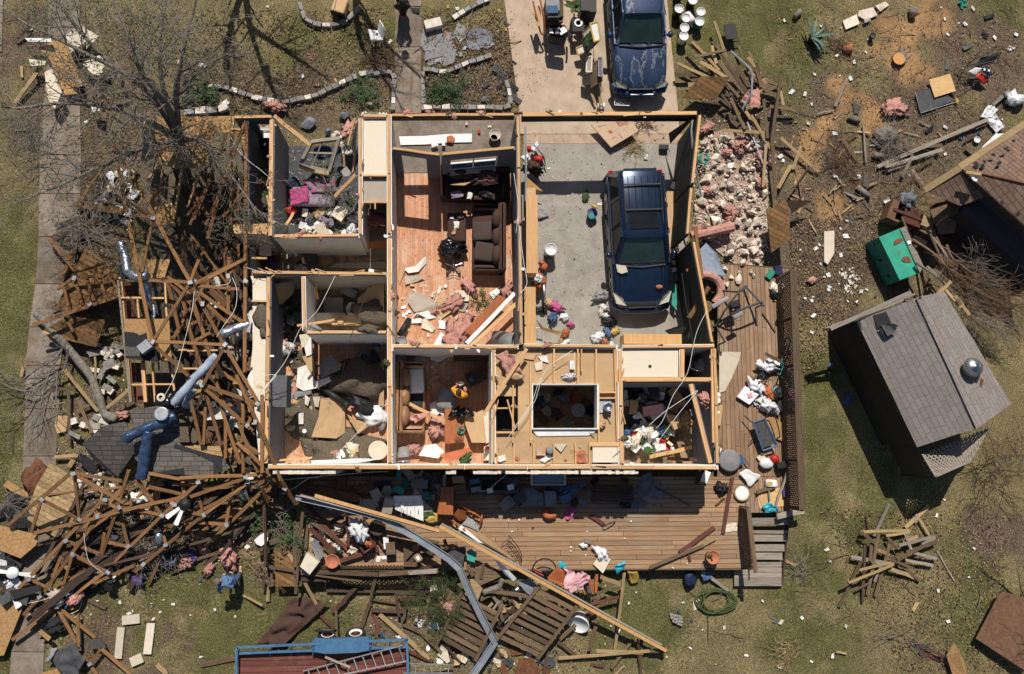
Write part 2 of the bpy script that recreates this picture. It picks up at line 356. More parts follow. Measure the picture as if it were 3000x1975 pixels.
for i in range(8):
 mb=MB();p=[V3((-.5+j/5,.07*noise.noise(V3((j*.7,i*4.,0)))*2,.05*noise.noise(V3((j*.7,i*4.,9)))*2+.03))for j in range(6)]
 mb.tube(p,[.014,.013,.012,.01,.008,.004],4)
 for _ in range(3):j=R.randint(1,4);q=p[j];a=rc((-1,1))*ru(.4,1);mb.tube([q,q+V3((.16*cos(a),.16*sin(a),.03)),q+V3((.28*cos(a*.8),.26*sin(a*.8),.02))],[.007,.005,.002],3)
 _mesh('stick',mb)
for i in range(5):
 mb=MB();mb.pr_([V3((-.5,-.06+ru(-.03,.03),.03)),V3((.2,-.08,.03)),V3((.5,ru(-.05,.05),.02)),V3((.1,.07,.03)),V3((-.5,.06,.03))],.03);_mesh('splinter',mb)
for i in range(6):
 mb=MB();mb.blob((0,0,.24),(.5,.36,.26),i+20,.52,3.4,20,13);[setattr(v,'z',max(v.z,0))for v in mb.v];_mesh('bag',mb,True)
for i in range(6):
 mb=MB();mb.blob((0,0,.12),(.5,.36,.15),i+40,.6,3.6,22,14);_mesh('fluff',mb,True)
for i in range(3):
 mb=MB();mb.box((0,0,.2),(.9,.6+.1*i,.4))
 if i:mb.box((.2,.33+.05*i,.42),(.4,.16,.012),M=Matrix.Rotation(.5,3,'X'))
 _mesh('carton',mb)
for i in range(3):
 mb=MB();mb.lt_((-.5,0,.16),[(.16,0),(.17,.05),(.17,.6),(.14,.74),(.06,.85),(.06,1)],10,Matrix.Rotation(rad(90),3,'Y'));_mesh('bottle',mb,True)
for i in range(4):
 mb=MB();mb.box((0,0,.03),(1,.34,.02));mb.box((-.33,.22,.03),(.3,.2,.02));mb.box((0,.2,.034),(.3,.22,.02));mb.box((.33,.22,.03),(.3,.18,.02))
 for v in mb.v:v.z+=.12*noise.noise(v*1.6+V3((i*5.,0,0)))
 _mesh('tab',mb)
def inst(kind,p,size,m,name,label,cat,group=None,auto=None,rz=None,flat=1.,tilt=.15,sx=1.,v=None,parent=None):
 L=VAR[kind];me=L[v%len(L)]if v is not None else rc(L)
 o=bpy.data.objects.new(name,me);COL.objects.link(o);place(o,p,parent)
 o.material_slots[0].link='OBJECT';o.material_slots[0].material=MT[m]
 o.scale=(size*sx*ru(.85,1.25),size*ru(.75,1.1),size*flat)
 o.rotation_euler=(ru(-tilt,tilt),ru(-tilt,tilt),ru(0,6.28)if rz is None else rz)
 if parent is None:tag(o,label,cat,group,bool(group)if auto is None else auto)
 elif label:o['label']=label
 return o
def inpoly(x,y,poly):
 c=False;n=len(poly)
 for i in range(n):
  x1,y1=poly[i];x2,y2=poly[(i+1)%n]
  if(y1>y)!=(y2>y)and x<(x2-x1)*(y-y1)/(y2-y1)+x1:c=not c
 return c
def rnd(poly):
 xs=[p[0]for p in poly];ys=[p[1]for p in poly]
 while 1:
  x=ru(min(xs),max(xs));y=ru(min(ys),max(ys))
  if inpoly(x,y,poly):return x,y
def wire(s,z,m,label,r=.008,name='loose_wire',cat='wire',group='loose electrical wires',auto=False):
 q=[float(c)for c in s.split()];n=len(q)//2;zs=z if isinstance(z,(list,tuple))else[z]*n
 p=[W(q[2*i],q[2*i+1],zs[min(i,len(zs)-1)])for i in range(n)]
 return tag(MB(m).tube(sm_(p,5),r,5).bd_(name,None,True),label,cat,group,auto)
def sm_(p,n=5):
 o=[];m=len(p)
 for i in range(m-1):
  a=p[max(i-1,0)];b=p[i];c=p[i+1];d=p[min(i+2,m-1)]
  for j in range(n):
   t=j/n;o.append(.5*((2*b)+(c-a)*t+(2*a-5*b+4*c-d)*t*t+(3*b-a-3*c+d)*t**3))
 return o+[p[-1]]
def branch(mb,p,d,L,r,lev,rng,spread=.6,droop=.0,kids=3,minr=.004,fl=0,leaf=None):
 n=4;pts=[p.copy()];rs=[r];q=p.copy();dd=d.copy()
 for i in range(n):
  dd=(dd+V3((rng.uniform(-1,1),rng.uniform(-1,1),rng.uniform(-1,1)-droop))*.16).normalized()
  q=q+dd*(L/n)
  if q.z<.02:q.z=.02+rng.random()*.05
  pts.append(q.copy());rs.append(max(minr,r*(1-.55*(i+1)/n)))
 mb.tube(pts,rs,6 if r>.04 else(4 if r>.012 else 3),cap=False)
 if leaf is not None and lev<=1:leaf.extend(pts[2:])
 if lev>0:
  for c in range(kids+(1 if lev>2 else 0)):
   j=rng.randint(1,n);ax=dd.orthogonal();ax.rotate(Quaternion(dd,rng.uniform(0,6.28)));nd=(dd+ax*spread*rng.uniform(.6,1.5))
   if fl:nd.z*=fl
   branch(mb,pts[j],nd.normalized(),L*rng.uniform(.5,.8),rs[j]*rng.uniform(.5,.75),lev-1,rng,spread,droop,kids,minr,fl,leaf)
ORD=['leftmost','second from left','third from left','fourth from left','fifth from left','sixth from left','seventh from left','eighth from left','ninth from left','tenth from left','eleventh from left','twelfth from left']
CARD='zero one two three four five six seven eight nine ten eleven twelve'.split()
def finish_labels():
 GB_={}
 for o,l,au in REG:
  if au and 'group' in o:GB_.setdefault(o['group'],[]).append(PIX(WL[o.name]))
 for e in REG:
  o,lab,au=e
  if au and LAND:
   px,py=PIX(WL[o.name]);B_=GB_.get(o.get('group'),[])
   if len(B_)>5:
    u,v=[(p-min(q))/(max(q)-min(q)+1)for p,q in zip((px,py),zip(*B_))]
    if sum(max(q)-min(q)for q in zip(*B_))<1000:
     w=('upper ','','lower ')[int(v*3)]+('left ','','right ')[int(u*3)];e[1]=lab+', '+(w or 'middle ')+'part';continue
   best=min(LAND,key=lambda l:(l[1]-px)**2+(l[2]-py)**2)
   dx,dy=px-best[1],py-best[2];d=math.hypot(dx,dy)
   rel='beside' if d<60 else(('right of' if dx>0 else 'left of')if abs(dx)>1.3*abs(dy)else('below' if dy>0 else 'above')if abs(dy)>1.3*abs(dx)else('below right of' if dx>0 else 'below left of')if dy>0 else('above right of' if dx>0 else 'above left of'))
   e[1]=lab+' '+('well ' if d>230 and rel!='beside' else '')+rel+' the '+best[0]
 D={}
 for e in REG:D.setdefault(e[1],[]).append(e)
 for lab,es in D.items():
  if len(lab.split())>16:lab=' '.join(lab.split(' well ')[0].split())
  if len(es)==1:es[0][0]['label']=lab;continue
  if len(es)<=12 and len(lab.split())<=12:
   es.sort(key=lambda e:PIX(WL[e[0].name])[0])
   for i,e in enumerate(es):
    e[0]['label']=lab+', '+(ORD[i]if i<len(es)-1 else 'rightmost')
  else:
   for e in es:
    e[0]['label']=lab
    if 'group' not in e[0]:e[0]['group']=lab
    # ================= SETTING: ground, paths =================
def ground():
 x0,x1,y0,y1,st=-24,28,-14,27,.16
 nx=int((x1-x0)/st);ny=int((y1-y0)/st)
 spots=[]
 def sp(c,x,y,r,ch,s=1.):p=WC(c,x,y);spots.append((p.x,p.y,r,ch,s))
 for x,y,r in((20,620,3),(20,760,2.4),(1640,30,2.2),(1720,120,1.8),(1890,210,2.),(1800,60,2.4),(560,1420,2.6),(430,1400,2.4),(300,1440,1.6),(700,1500,2.2),(640,1440,1.5),(1900,1000,1.5),(1890,880,1.3),(1930,1100,1.6),(1980,1250,2),(2060,1150,1.6),(1500,1440,2.),(1900,1330,2),(2230,1440,1.4),(2280,1300,1.6),(230,900,1.4),(20,1000,2),(0,1180,1.5),(1880,700,.9),(2320,30,2),(860,60,1.4),(700,130,1.6),(1020,60,1.),(1900,1480,2),(60,1540,1.5)):sp('O',x,y,r,0,.9)
 for x,y,r in((200,250,3.2),(330,330,2.2),(230,420,2.4),(480,200,1.7),(120,120,2.4),(760,220,1.6),(1000,200,1.6),(1110,170,1.7),(870,190,1.2),(620,245,1.6),(1960,280,2.2),(1900,420,2.4),(1880,550,2.),(2000,500,2.2),(2080,330,2.6),(2230,330,2.4),(2150,200,1.8),(2200,60,1.8),(2300,160,2.2),(1960,600,1.6),(1900,660,1.2),(1960,700,1.1),(2090,620,1.6),(2330,1250,1.5),(200,560,1.4),(180,760,1.5),(250,1000,1.5),(200,1130,1.6),(130,1250,1.6),(230,1500,1.2),(400,1480,.7),(350,1600,1),(640,1250,1.4),(560,1230,1.2),(900,1500,1.2),(1100,1480,1.2),(1650,230,1.3),(1750,280,1.6),(1830,400,1.6)):sp('O',x,y,r,1,1.)
 for c,x,y,r in(('D',1000,310,1.15),('D',960,230,.8),('D',1250,130,.9),('D',1120,440,.9),('D',1230,20,.8),('D',700,680,.75),('D',740,800,.9),('D',640,620,.55),('D',860,830,.6),('D',430,960,.5),('D',540,1430,.6),('D',380,1130,.5),('D',1180,480,.6),('D',520,880,.4),('D',330,1200,.4),('D',1290,190,.5)):sp(c,x,y,r*1.15,2,1.15)
 vs=[];fs=[];ch=[]
 for j in range(ny+1):
  for i in range(nx+1):
   x=x0+i*st;y=y0+j*st
   z=.035*noise.noise(V3((x*.5,y*.5,0)))-.02
   vs.append((x,y,min(z,-.004)))
   c=[0.,0.,0.];wp=noise.noise(V3((x*.9,y*.9,4)))+.6*noise.noise(V3((x*2.3,y*2.3,9)))
   for sx,sy,r,h,s in spots:
    dx=x-sx;dy=y-sy
    if abs(dx)<2*r and abs(dy)<2*r:c[h]=max(c[h],s*math.exp(-(dx*dx+dy*dy)/(r*r)*1.1)*(1+1.1*wp))
   ch.append(c)
 for j in range(ny):
  for i in range(nx):q=j*(nx+1)+i;fs.append((q,q+1,q+nx+2,q+nx+1))
 n0=len(vs)
 far=[(-300,-300,-.03),(300,-300,-.03),(300,300,-.03),(-300,300,-.03)]
 inn=[0,nx,(ny+1)*(nx+1)-1,ny*(nx+1)]
 vs+=far;ch+=[[.5,.2,0]]*4
 edge=[list(range(0,nx+1)),[nx+j*(nx+1)for j in range(ny+1)],[ny*(nx+1)+i for i in range(nx,-1,-1)],[j*(nx+1)for j in range(ny,-1,-1)]]
 for s in range(4):fs.append(tuple([n0+s,n0+(s+1)%4]+edge[s][::-1]))
 me=bpy.data.meshes.new('ground');me.from_pydata(vs,[],fs)
 at=me.color_attributes.new('cover','FLOAT_COLOR','POINT')
 at.data.foreach_set('color',[q for c in ch for q in(*c,1)])
 m,t,b=newmat('ground');b.inputs['Roughness'].default_value=1;b.inputs['Specular IOR Level'].default_value=.1
 sx=nd(t,'SeparateColor',i0=nd(t,'VertexColor',layer_name='cover')).outputs;ob=nd(t,'TexCoord').outputs['Object']
 nz=lambda s,d=8,r=.7:nd(t,'TexNoise',Scale=s,Detail=d,Roughness=r,Vector=ob)
 mixm=lambda f,a,c:nd(t,'MixRGB',i0=f,i1=a,i2=c)
 mask=lambda sock,n_,lo,hi:nd(t,'MapRange',i0=nd(t,'Math',operation='MULTIPLY_ADD',i0=n_,i1=.75,i2=sock),i1=lo+.34,i2=hi+.36)
 f1=nz(26,6,.75);f2=nz(3.2);f3=nz(9,8,.75)
 dry=ramp(t,f1,(.34,(.05,.04,.019)),(.5,(.185,.152,.074)),(.66,(.40,.335,.18)))
 grn=ramp(t,f1,(.33,(.03,.034,.012)),(.52,(.115,.112,.042)),(.68,(.29,.26,.12)))
 drt=ramp(t,f1,(.34,(.035,.026,.018)),(.5,(.125,.092,.062)),(.66,(.31,.245,.175)))
 saw=ramp(t,f1,(.3,(.13,.08,.04)),(.5,(.36,.21,.1)),(.7,(.54,.37,.2)))
 g=mixm(mask(sx[0],f2,.3,.75),dry,grn);g=mixm(mask(sx[1],f3,.34,.7),g,drt);g=mixm(mask(sx[2],f3,.4,1.),g,saw)
 plug(t,b,nd(t,'HueSaturation',Value=nd(t,'MapRange',i0=nz(.9,6,.6),i1=.3,i2=.7,i3=.72,i4=1.22),Color=g));plug(t,b,nd(t,'Bump',Strength=.9,Distance=.05,Height=f1),'Normal')
 me.materials.append(m);o=bpy.data.objects.new('ground',me);COL.objects.link(o);struct(o)
ground()
k('O')
def slabp(name,pts,z,t,m):return struct(MB(m).pr_([W(x,y,z)for x,y in pts],t).bd_(name))
DRV=X_('1160 -90 1365 -90 1388 258 1388 311 1207 311 1207 258')
slabp('driveway',DRV,.03,.1,'concrete')
slabp('driveway',[(1366.5,-90),(1541,-90),(1576,258),(1580,311),(1389.5,311),(1389.5,258)],.03,.1,'concrete')
for a,b in((-70,14),(16,108),(110,262)):slabp('front_walk',[(919,a),(979,a),(979,b),(919,b)],.025,.1,'pathconc')
pl=[(-60,116,186),(90,110,184),(180,106,184),(270,100,186),(360,94,188),(450,91,187),(550,90,185),(660,82,178),(760,68,150),(850,60,140),(950,58,136),(1060,54,130),(1180,50,130),(1300,44,125),(1415,38,112),(1515,26,102),(1640,18,98)]
for a,b in zip(pl,pl[1:]):slabp('side_path',[(a[1],a[0]+.8),(a[2],a[0]+.8),(b[2],b[0]-.8),(b[1],b[0]-.8)],.022+ru(0,.006),.1,'pathconc')
slabp('side_path',X_('-20 -40 8 -40 4 120 -20 120'),.022,.1,'pathconc')
# ================= THE HOUSE =================
HOUSE=thing('ruined_house','roofless wrecked house with pale stud walls open to the sky','house',W(1130,700,0))
def T(x,y,z=2.44):p=W(x,y,2.44);p.z=z;return p
def part(mb,name,par=HOUSE,lab=None):
 o=mb.bd_(name,par)
 if lab:o['label']=lab
 return o
def floor(pts,z,m,name):return part(MB(m).pr_([T(x,y,z)for x,y in pts],.05),name)
part(MB('slabgrey').pr_([T(x,y,.02)for x,y in((560,275),(905,345),(1208,345),(1208,340),(1625,340),(1665,1088),(615,1088),(575,700))],.12),'foundation_slab')
floor(X_('908 345 1205 345 1210 808 1146 808 1147 1083 907 1083'),.05,'woodfloor','living_room_floor')
part(MB('slabgrey').pr_([W(1217,334,.045),W(1590,334,.045),T(1660,800,.045),T(1214,800,.045)],.05),'garage_floor')
part(MB('apron').pr_([W(1217,312,.04),W(1590,312,.04),W(1590,333.5,.04),W(1217,333.5,.04)],.05),'garage_apron')
part(MB('pathconc').pr_([W(909,268,.028),W(1206,268,.028),T(1202,343,.028),T(909,343,.028)],.05),'porch_slab')
floor(X_('632 275 836 275 836 545 632 545'),.05,'darkgrey','bedroom_floor')
floor(X_('580 552 903 552 903 632 580 632'),.05,'vinyl','hall_floor')
floor(X_('628 640 903 640 903 770 628 770'),.05,'vinyl','bathroom_floor')
floor(X_('625 778 903 778 903 1083 625 1083'),.05,'woodfloor','bedroom_floor')
floor(X_('1150 812 1440 812 1443 1083 1150 1083'),.05,'vinyl','kitchen_floor')
floor(X_('1448 812 1655 812 1660 1083 1448 1083'),.05,'vinyl','laundry_floor')
floor(X_('260 280 575 280 575 1083 300 1083'),.03,'celluf','collapsed_wing_floor')
def wall(x1,y1,x2,y2,m='drywall',zt=2.40,th=.125,op=(),plate=True,n='wall',zb=.05,pm='lumber',m2=None):
 a=T(x1,y1,zb);b=T(x2,y2,zb);L=(b-a).length;d=(b-a).normalized()
 mb=MB(m)
 def seg(s,e,z0,z1):
  if e-s<.01 or z1-z0<.01:return
  p=a+d*s;q=a+d*e;p.z=q.z=(z0+z1)/2
  mb.beam(p,q,th,z1-z0)
 cur=0
 for s,e,z0,z1 in sorted(op):
  s*=L;e*=L;seg(cur,s,zb,zt);seg(s,e,zb,z0);seg(s,e,z1,zt);cur=e
 seg(cur,L,zb,zt)
 w=part(mb,n)
 if plate:
  p=a.copy();q=b.copy();p.z=q.z=zt+.042
  n=max(1,int(L/1.7))
  for i in range(n):tm_('top_plate',p.lerp(q,(i+ru(0,.02))/n),p.lerp(q,(i+ru(.97,1))/n)+V3((ru(-.01,.01),ru(-.01,.01),ru(-.01,.012))),th-.05,.08,pm,w,.012,ru(-.05,.05),.05)
 return w
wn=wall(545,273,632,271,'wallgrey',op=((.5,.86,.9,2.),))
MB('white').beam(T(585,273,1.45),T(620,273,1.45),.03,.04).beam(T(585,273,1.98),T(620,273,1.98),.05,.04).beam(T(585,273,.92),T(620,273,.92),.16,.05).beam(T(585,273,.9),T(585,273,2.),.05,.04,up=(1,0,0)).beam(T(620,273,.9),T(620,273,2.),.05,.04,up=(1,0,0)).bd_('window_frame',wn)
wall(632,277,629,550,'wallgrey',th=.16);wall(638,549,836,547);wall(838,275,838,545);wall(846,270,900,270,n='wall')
wall(904,264,905,547,th=.15);wall(905,554,906,1078,th=.15)
wall(911,268,1196,266,'sheath',zb=2.14,n='porch_beam')
w=wall(911,345,1022,360,'wallgrey',op=((.17,.72,.05,2.1),));w['label']='living room wall with open front doorway'
wl=wall(1026,359,1198,343,'wallgrey',op=((.12,.78,.95,2.),))
a,b=T(1046,357,0),T(1158,347,0)
wf=MB('white');
for z in(.97,1.5,1.98):wf.beam(a+UP*z,b+UP*z,.05,.045)
for t_ in(0,.5,1):wf.beam(a.lerp(b,t_)+UP*.95,a.lerp(b,t_)+UP*2,.05,.05,up=(1,0,0))
wo=wf.bd_('window_frame',wl);MB('paneblue').beam(a+UP*1.2,b+UP*1.2,.012,.44).bd_('window_pane',wl)
MB('cream').beam(a+UP*.93+V3((0,-.1,0)),b+UP*.93+V3((0,-.1,0)),.2,.03).bd_('window_sill',wl)
wall(1204,268,1207,520,'wallgrey',th=.13);wall(1208,524,1212,800,'wallgrey',zt=2.34,th=.12)
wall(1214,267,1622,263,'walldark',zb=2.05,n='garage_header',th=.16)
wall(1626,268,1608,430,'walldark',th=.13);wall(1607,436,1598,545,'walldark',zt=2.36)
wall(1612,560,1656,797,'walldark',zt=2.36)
wall(912,805,1206,806);wall(1218,803,1436,806);wall(1446,806,1660,804)
wall(1147,812,1148,1078);wall(1441,812,1444,1078,th=.16);wall(1452,884,1650,884,'wallgrey');wall(1660,810,1667,1078,'wallgrey',th=.14)
wall(1584,812,1585,878,th=.12);
wall(622,1085,1664,1086,'drywall',th=.15)
wall(585,633,900,637,'walltan');wall(625,642,619,1078,'wallgrey',th=.15);wall(705,642,707,768);wall(714,773,900,773)
wall(572,280,574,540,'wallgrey',pm='truss');wall(545,541,622,542,'walltan')
wall(563,560,566,628,'walltan',zt=1.3,plate=False)
lw=MB('wallgrey');lw.pr_([T(1604,893,2.42),T(1614,893,2.42),T(1660,1074,2.3),T(1648,1074,2.3)],.1)
part(lw,'leaning_wall');tm_('top_plate',T(1604,893,2.47),T(1652,1076,2.38),.12,.08,'lumber',HOUSE)
k('B')
for s in('125 805 375 1010 2.2 1.7 .12','150 830 355 1000 2.0 1.5 .06','690 820 640 1010 2.4 2.1 .05'):
 r=nums(s)[0];tm_('broken_plate',W(r[0],r[1],r[4]),W(r[2],r[3],r[5]),r[6],.08,'lumber',HOUSE,.02)
part(MB('wallgrey').pr_([W(660,1000,2.1),W(700,850,2.35),W(708,852,2.35),W(690,1080,1.7),W(672,1060,1.6)],.03),'broken_wallboard')
k('O')
for a,b in((634,780),(672,718),(1036,1060),(1100,1165),(1175,1262),(1262,1345),(1350,1485)):
 o=MB('brickstone');n=max(2,int((b-a)/9))
 for i in range(n):
  xa=a+(b-a)*i/n;xb=a+(b-a)*(i+1)/n;h=2.42+ru(-.06,.04);p=T(xa,1098,h/2);q=T(xb,1098,h/2);o.beam(p,q,.095+ru(-.012,.012),h)
 part(o,'brick_veneer')
for y0,y1 in((880,950),(955,1040),(1060,1092)):
 o=MB('brickstone');n=6
 for i in range(n):
  ya=y0+(y1-y0)*i/n;yb=y0+(y1-y0)*(i+1)/n;h=2.+ru(-.3,.2);o.beam(T(1668+(ya-880)*.03+ru(-2,2),ya,h/2),T(1668+(yb-880)*.03,yb,h/2),.1,h)
 part(o,'brick_veneer')
for i in range(9):
 x=842+i*7+ru(-1,1);inst('rock',T(x,262+ru(-2,2),2.36),.2,'greystone' if 1<i<6 else 'brickstone','broken_veneer',None,'',parent=HOUSE)
for x0,x1 in((1000,1060),(1170,1215),(1430,1560)):
 part(MB('redboard').beam(T(x0,262,2.38),T(x1,261,2.38),.05,.1),'torn_fascia')
def ceil(pts,z,m,name='ceiling',t=.02):return part(MB(m).pr_([T(x,y,z)for x,y in pts],t),name)
ceil(X_('844 277 897 277 898 404 844 404'),2.36,'ceiling','closet_ceiling');ceil(X_('844 412 899 412 899 466 844 466'),2.3,'walltan','closet_ceiling')
def joist(x1,y1,x2,y2,z=2.40,w=.05,h=.12,m='lumber',n='joist'):return tm_(n,T(x1,y1,z),T(x2,y2,z),w,h,m,HOUSE,.01)
joist(844,408,899,408);joist(844,470,899,470);joist(872,470,872,486,w=.04)
ceil(X_('585 645 617 645 617 1070 600 1070 585 900'),2.32,'ceiling','ceiling_strip')
for y in(985,700,600):joist(585,y,620,y)
part(MB('celluf').blob(T(606,735,2.36),(.2,.42,.07),5,.4),'loose_insulation');part(MB('celluf').blob(T(612,770,2.36),(.12,.2,.05),8,.4),'loose_insulation')
part(MB('walldark').pr_([T(627,870,2.1),T(665,868,1.6),T(664,944,1.6),T(627,946,2.1)],.03),'hanging_wall_panel')['label']='grey wall panel hanging askew'
MB('wallgrey').pr_([T(628,869,2.115),T(663,867,1.62),T(662,943,1.62),T(628,945,2.115)],.012).bd_('panel_face',HOUSE)
ceil(X_('1152 815 1436 815 1436 893 1152 893'),2.26,'drywallpaper','kitchen_ceiling')
ceil(X_('1392 893 1436 893 1440 1075 1392 1075'),2.26,'drywallpaper','kitchen_ceiling')
ceil(X_('1152 1002 1392 1002 1392 1078 1152 1078'),2.26,'drywallpaper','kitchen_ceiling')
ceil(X_('1205 893 1234 893 1234 1002 1205 1002'),2.26,'drywallpaper','kitchen_ceiling')
ceil(X_('1152 893 1200 893 1200 920 1152 920'),2.25,'drywallpaper','kitchen_ceiling')
k('F')
k('G')
def g(x,y):return x,y
def gj(x1,y1,x2,y2,z=2.36,w=.045,h=.11,n='joist'):
 return tm_(n,W(x1,y1,z),W(x2,y2,z),w,h,'lumber',HOUSE,.012)
for s in((410,905,410,1145),(575,905,575,1150),(702,905,702,1150),(830,905,850,1560),(600,900,600,1065),(720,1160,720,1560),(10,1320,90,1320),(10,1490,130,1490),(125,1160,125,1560),(245,1000,250,1560),(720,1250,840,1250),(720,1210,840,1210),(85,1260,140,1460),(130,1290,110,1310)):gj(*s)
gj(855,910,855,1140,w=.14,h=.08);gj(1300,905,1300,1110,w=.13);gj(875,1118,1530,1118,w=.1);gj(1510,900,1520,1560,w=.1)
k('K')
for s in((130,0,128,140),(262,0,262,140),(400,0,400,140),(545,0,548,140),(640,0,640,150),(870,0,872,160),(10,0,10,140),(280,75,340,75)):gj(*s)
gj(640,5,880,5,w=.12)
k('O')
for p in(X_('1236 892 1392 892 1392 894 1236 894'),X_('1236 995 1392 995 1392 998 1236 998'),X_('1236 894 1239 894 1239 995 1236 995'),X_('1388 894 1392 894 1392 995 1388 995')):
 part(MB('drywall').pr_([T(x,y,2.42)for x,y in p],.5),'skylight_well_side')
part(MB('white').pr_([T(1238,1000,2.34),T(1390,1000,2.34),T(1370,1012,2.3),T(1250,1014,2.3)],.03),'torn_ceiling_board')
ceil(X_('1448 812 1578 812 1578 876 1448 876'),2.36,'ceiling','closet_ceiling');ceil(X_('1378 1035 1436 1035 1437 1075 1378 1075'),2.38,'ceiling','closet_ceiling')
part(MB('black').lt_(T(1512,851,2.362),[(.05,0),(.05,.01)],12),'vent_hole')
part(MB('sheath').beam(T(1505,806,2.4),T(1540,802,2.5),.03,.03),'bent_pipe')
k('C')
part(MB('galv').tube([W(1365,900,2.3),W(1380,1080,2.2),W(1410,1250,2.),W(1435,1370,1.9)],.035,6),'door_track');part(MB('galv').tube([W(212,885,2.2),W(216,1150,2.2),W(212,1400,2.15)],.03,6),'door_track')
part(MB('galv').beam(W(1365,900,2.3),W(1375,835,2.35),.03,.06),'track_bracket')
part(MB('walldark').pr_([W(1210,925,.7),W(1330,845,2.1),W(1372,835,2.25),W(1220,1000,.6)],.04),'folded_door_section')
part(MB('white').beam(W(190,803,2.3),W(1390,803,2.3),.02,.12),'white_trim');part(MB('blackmetal').beam(W(230,838,2.12),W(1350,838,2.12),.05,.05),'door_spring_bar');part(MB('plasticdark').box(W(800,815,2.25),(.45,.12,.12)),'door_opener_bracket')
k('A')
def roofp(c,pts,zs,m,name='roof_sheet',t=.02):
 k(c);zs=zs if isinstance(zs,(list,tuple))else[zs]*len(pts)
 return part(MB(m).pr_([W(x,y,z)for(x,y),z in zip(pts,zs)],t),name)
roofp('M',X_('560 60 1470 40 1450 245 1262 245 1245 420 1190 560 1160 690 790 690 560 640 520 300'),2.15,'osb')
roofp('M',X_('470 950 600 950 602 1130 775 1150 760 1370 560 1400 460 1120'),2.,'osb');roofp('N',X_('330 0 592 0 530 202 370 205'),2.,'osb')
roofp('N',X_('85 650 580 650 608 1115 480 1122 105 1080'),2.,'osb');roofp('Q',X_('570 810 1060 810 1068 930 900 900 600 860'),1.5,'osb')
roofp('N',X_('88 790 200 800 260 830 330 800 345 900 440 1010 480 1050 470 1125 105 1082'),2.022,'blackfelt',t=.012);roofp('N',X_('90 950 330 970 300 1060 104 1055'),2.04,'felt',t=.012)
roofp('Q',X_('10 400 320 350 560 350 580 790 690 860 800 930 960 960 1060 950 1160 1060 930 1150 230 1130 60 960'),[1.5]*12,'shingle');roofp('Q',X_('520 780 770 860 1060 940 1060 1020 960 1000 760 900 500 830'),1.52,'blackfelt',t=.01)
roofp('Q',X_('960 960 1060 950 1060 1100 960 1140'),1.53,'blackfelt',t=.01);roofp('Q',X_('280 1120 620 1060 630 1140 300 1140'),1.53,'blackfelt',t=.01)
roofp('I',X_('560 0 700 -120 850 -150 900 -40 915 60 800 225 650 130'),[.9,1.2,1.3,1.2,.9,.4,.4],'shingle');roofp('I',X_('545 60 640 120 655 170 605 195 520 100'),.35,'blackfelt')
roofp('N',X_('0 60 90 50 150 215 30 220'),1.9,'blackfelt',t=.012)
roofp('M',X_('390 220 520 190 510 560 430 600 350 600'),[1.2,1.5,1.4,.9,.9],'blackfelt')
for s in((55,230,165,1560,'redwood'),):
 k('N');part(MB('greywood').beam(W(30,230,1.95),W(165,1560,1.5),.06,.14),'fascia_board')
def raf(c,s,m='lumber',w=.05,h=.1,n='rafter'):
 k(c)
 for r in nums(s):tm_(n,W(r[0],r[1],r[4]),W(r[2],r[3],r[5]),r[6]if len(r)>6 else w,h,m,HOUSE,.015)
raf('N','60 420 530 425 1.9 1.9;175 1370 625 1365 1.6 1.6;540 240 560 640 1.9 1.9;240 440 255 640 1.9 1.9;280 1130 320 1560 1.6 1.6;305 1130 335 1560 1.6 1.6;400 1130 430 1560 1.6 1.6;610 1130 650 1560 1.6 1.6;65 240 170 1560 1.88 1.5;640 990 780 990 1.7 1.7;780 1000 1330 990 1.7 1.7;700 1195 900 1195 1.5 1.5;30 210 60 210 1.9 1.9')
raf('M','1500 50 1490 330 2.2 2.1;590 935 830 930 1.9 1.9;860 690 770 1310 2.1 1.9;620 700 600 900 2.1 1.9;735 1130 735 1300 1.9 1.9;1090 720 930 1180 2.1 1.9;560 650 430 850 2.1 1.9;1470 210 1620 215 2.2 2.2')
roofp('N',X_('70 250 240 245 250 400 75 400'),1.2,'redboard');roofp('N',X_('85 450 210 450 225 650 95 650'),1.2,'redboard');roofp('N',X_('160 1130 280 1130 305 1345 175 1345'),1.1,'redboard');roofp('N',X_('185 1390 300 1390 310 1560 205 1560'),1.1,'redboard')
roofp('M',X_('1490 1390 1920 1375 1925 1470 1500 1470'),1.95,'lumber','wall_plate')
k('N')
roofp('N',X_('1470 180 1620 180 1620 1180 1470 1180 1520 700 1560 400 1500 290'),2.2,'ceiling','ceiling_strip');roofp('N',X_('1480 1210 1620 1210 1620 1560 1540 1560 1430 1300'),2.2,'drywall','ceiling_strip')
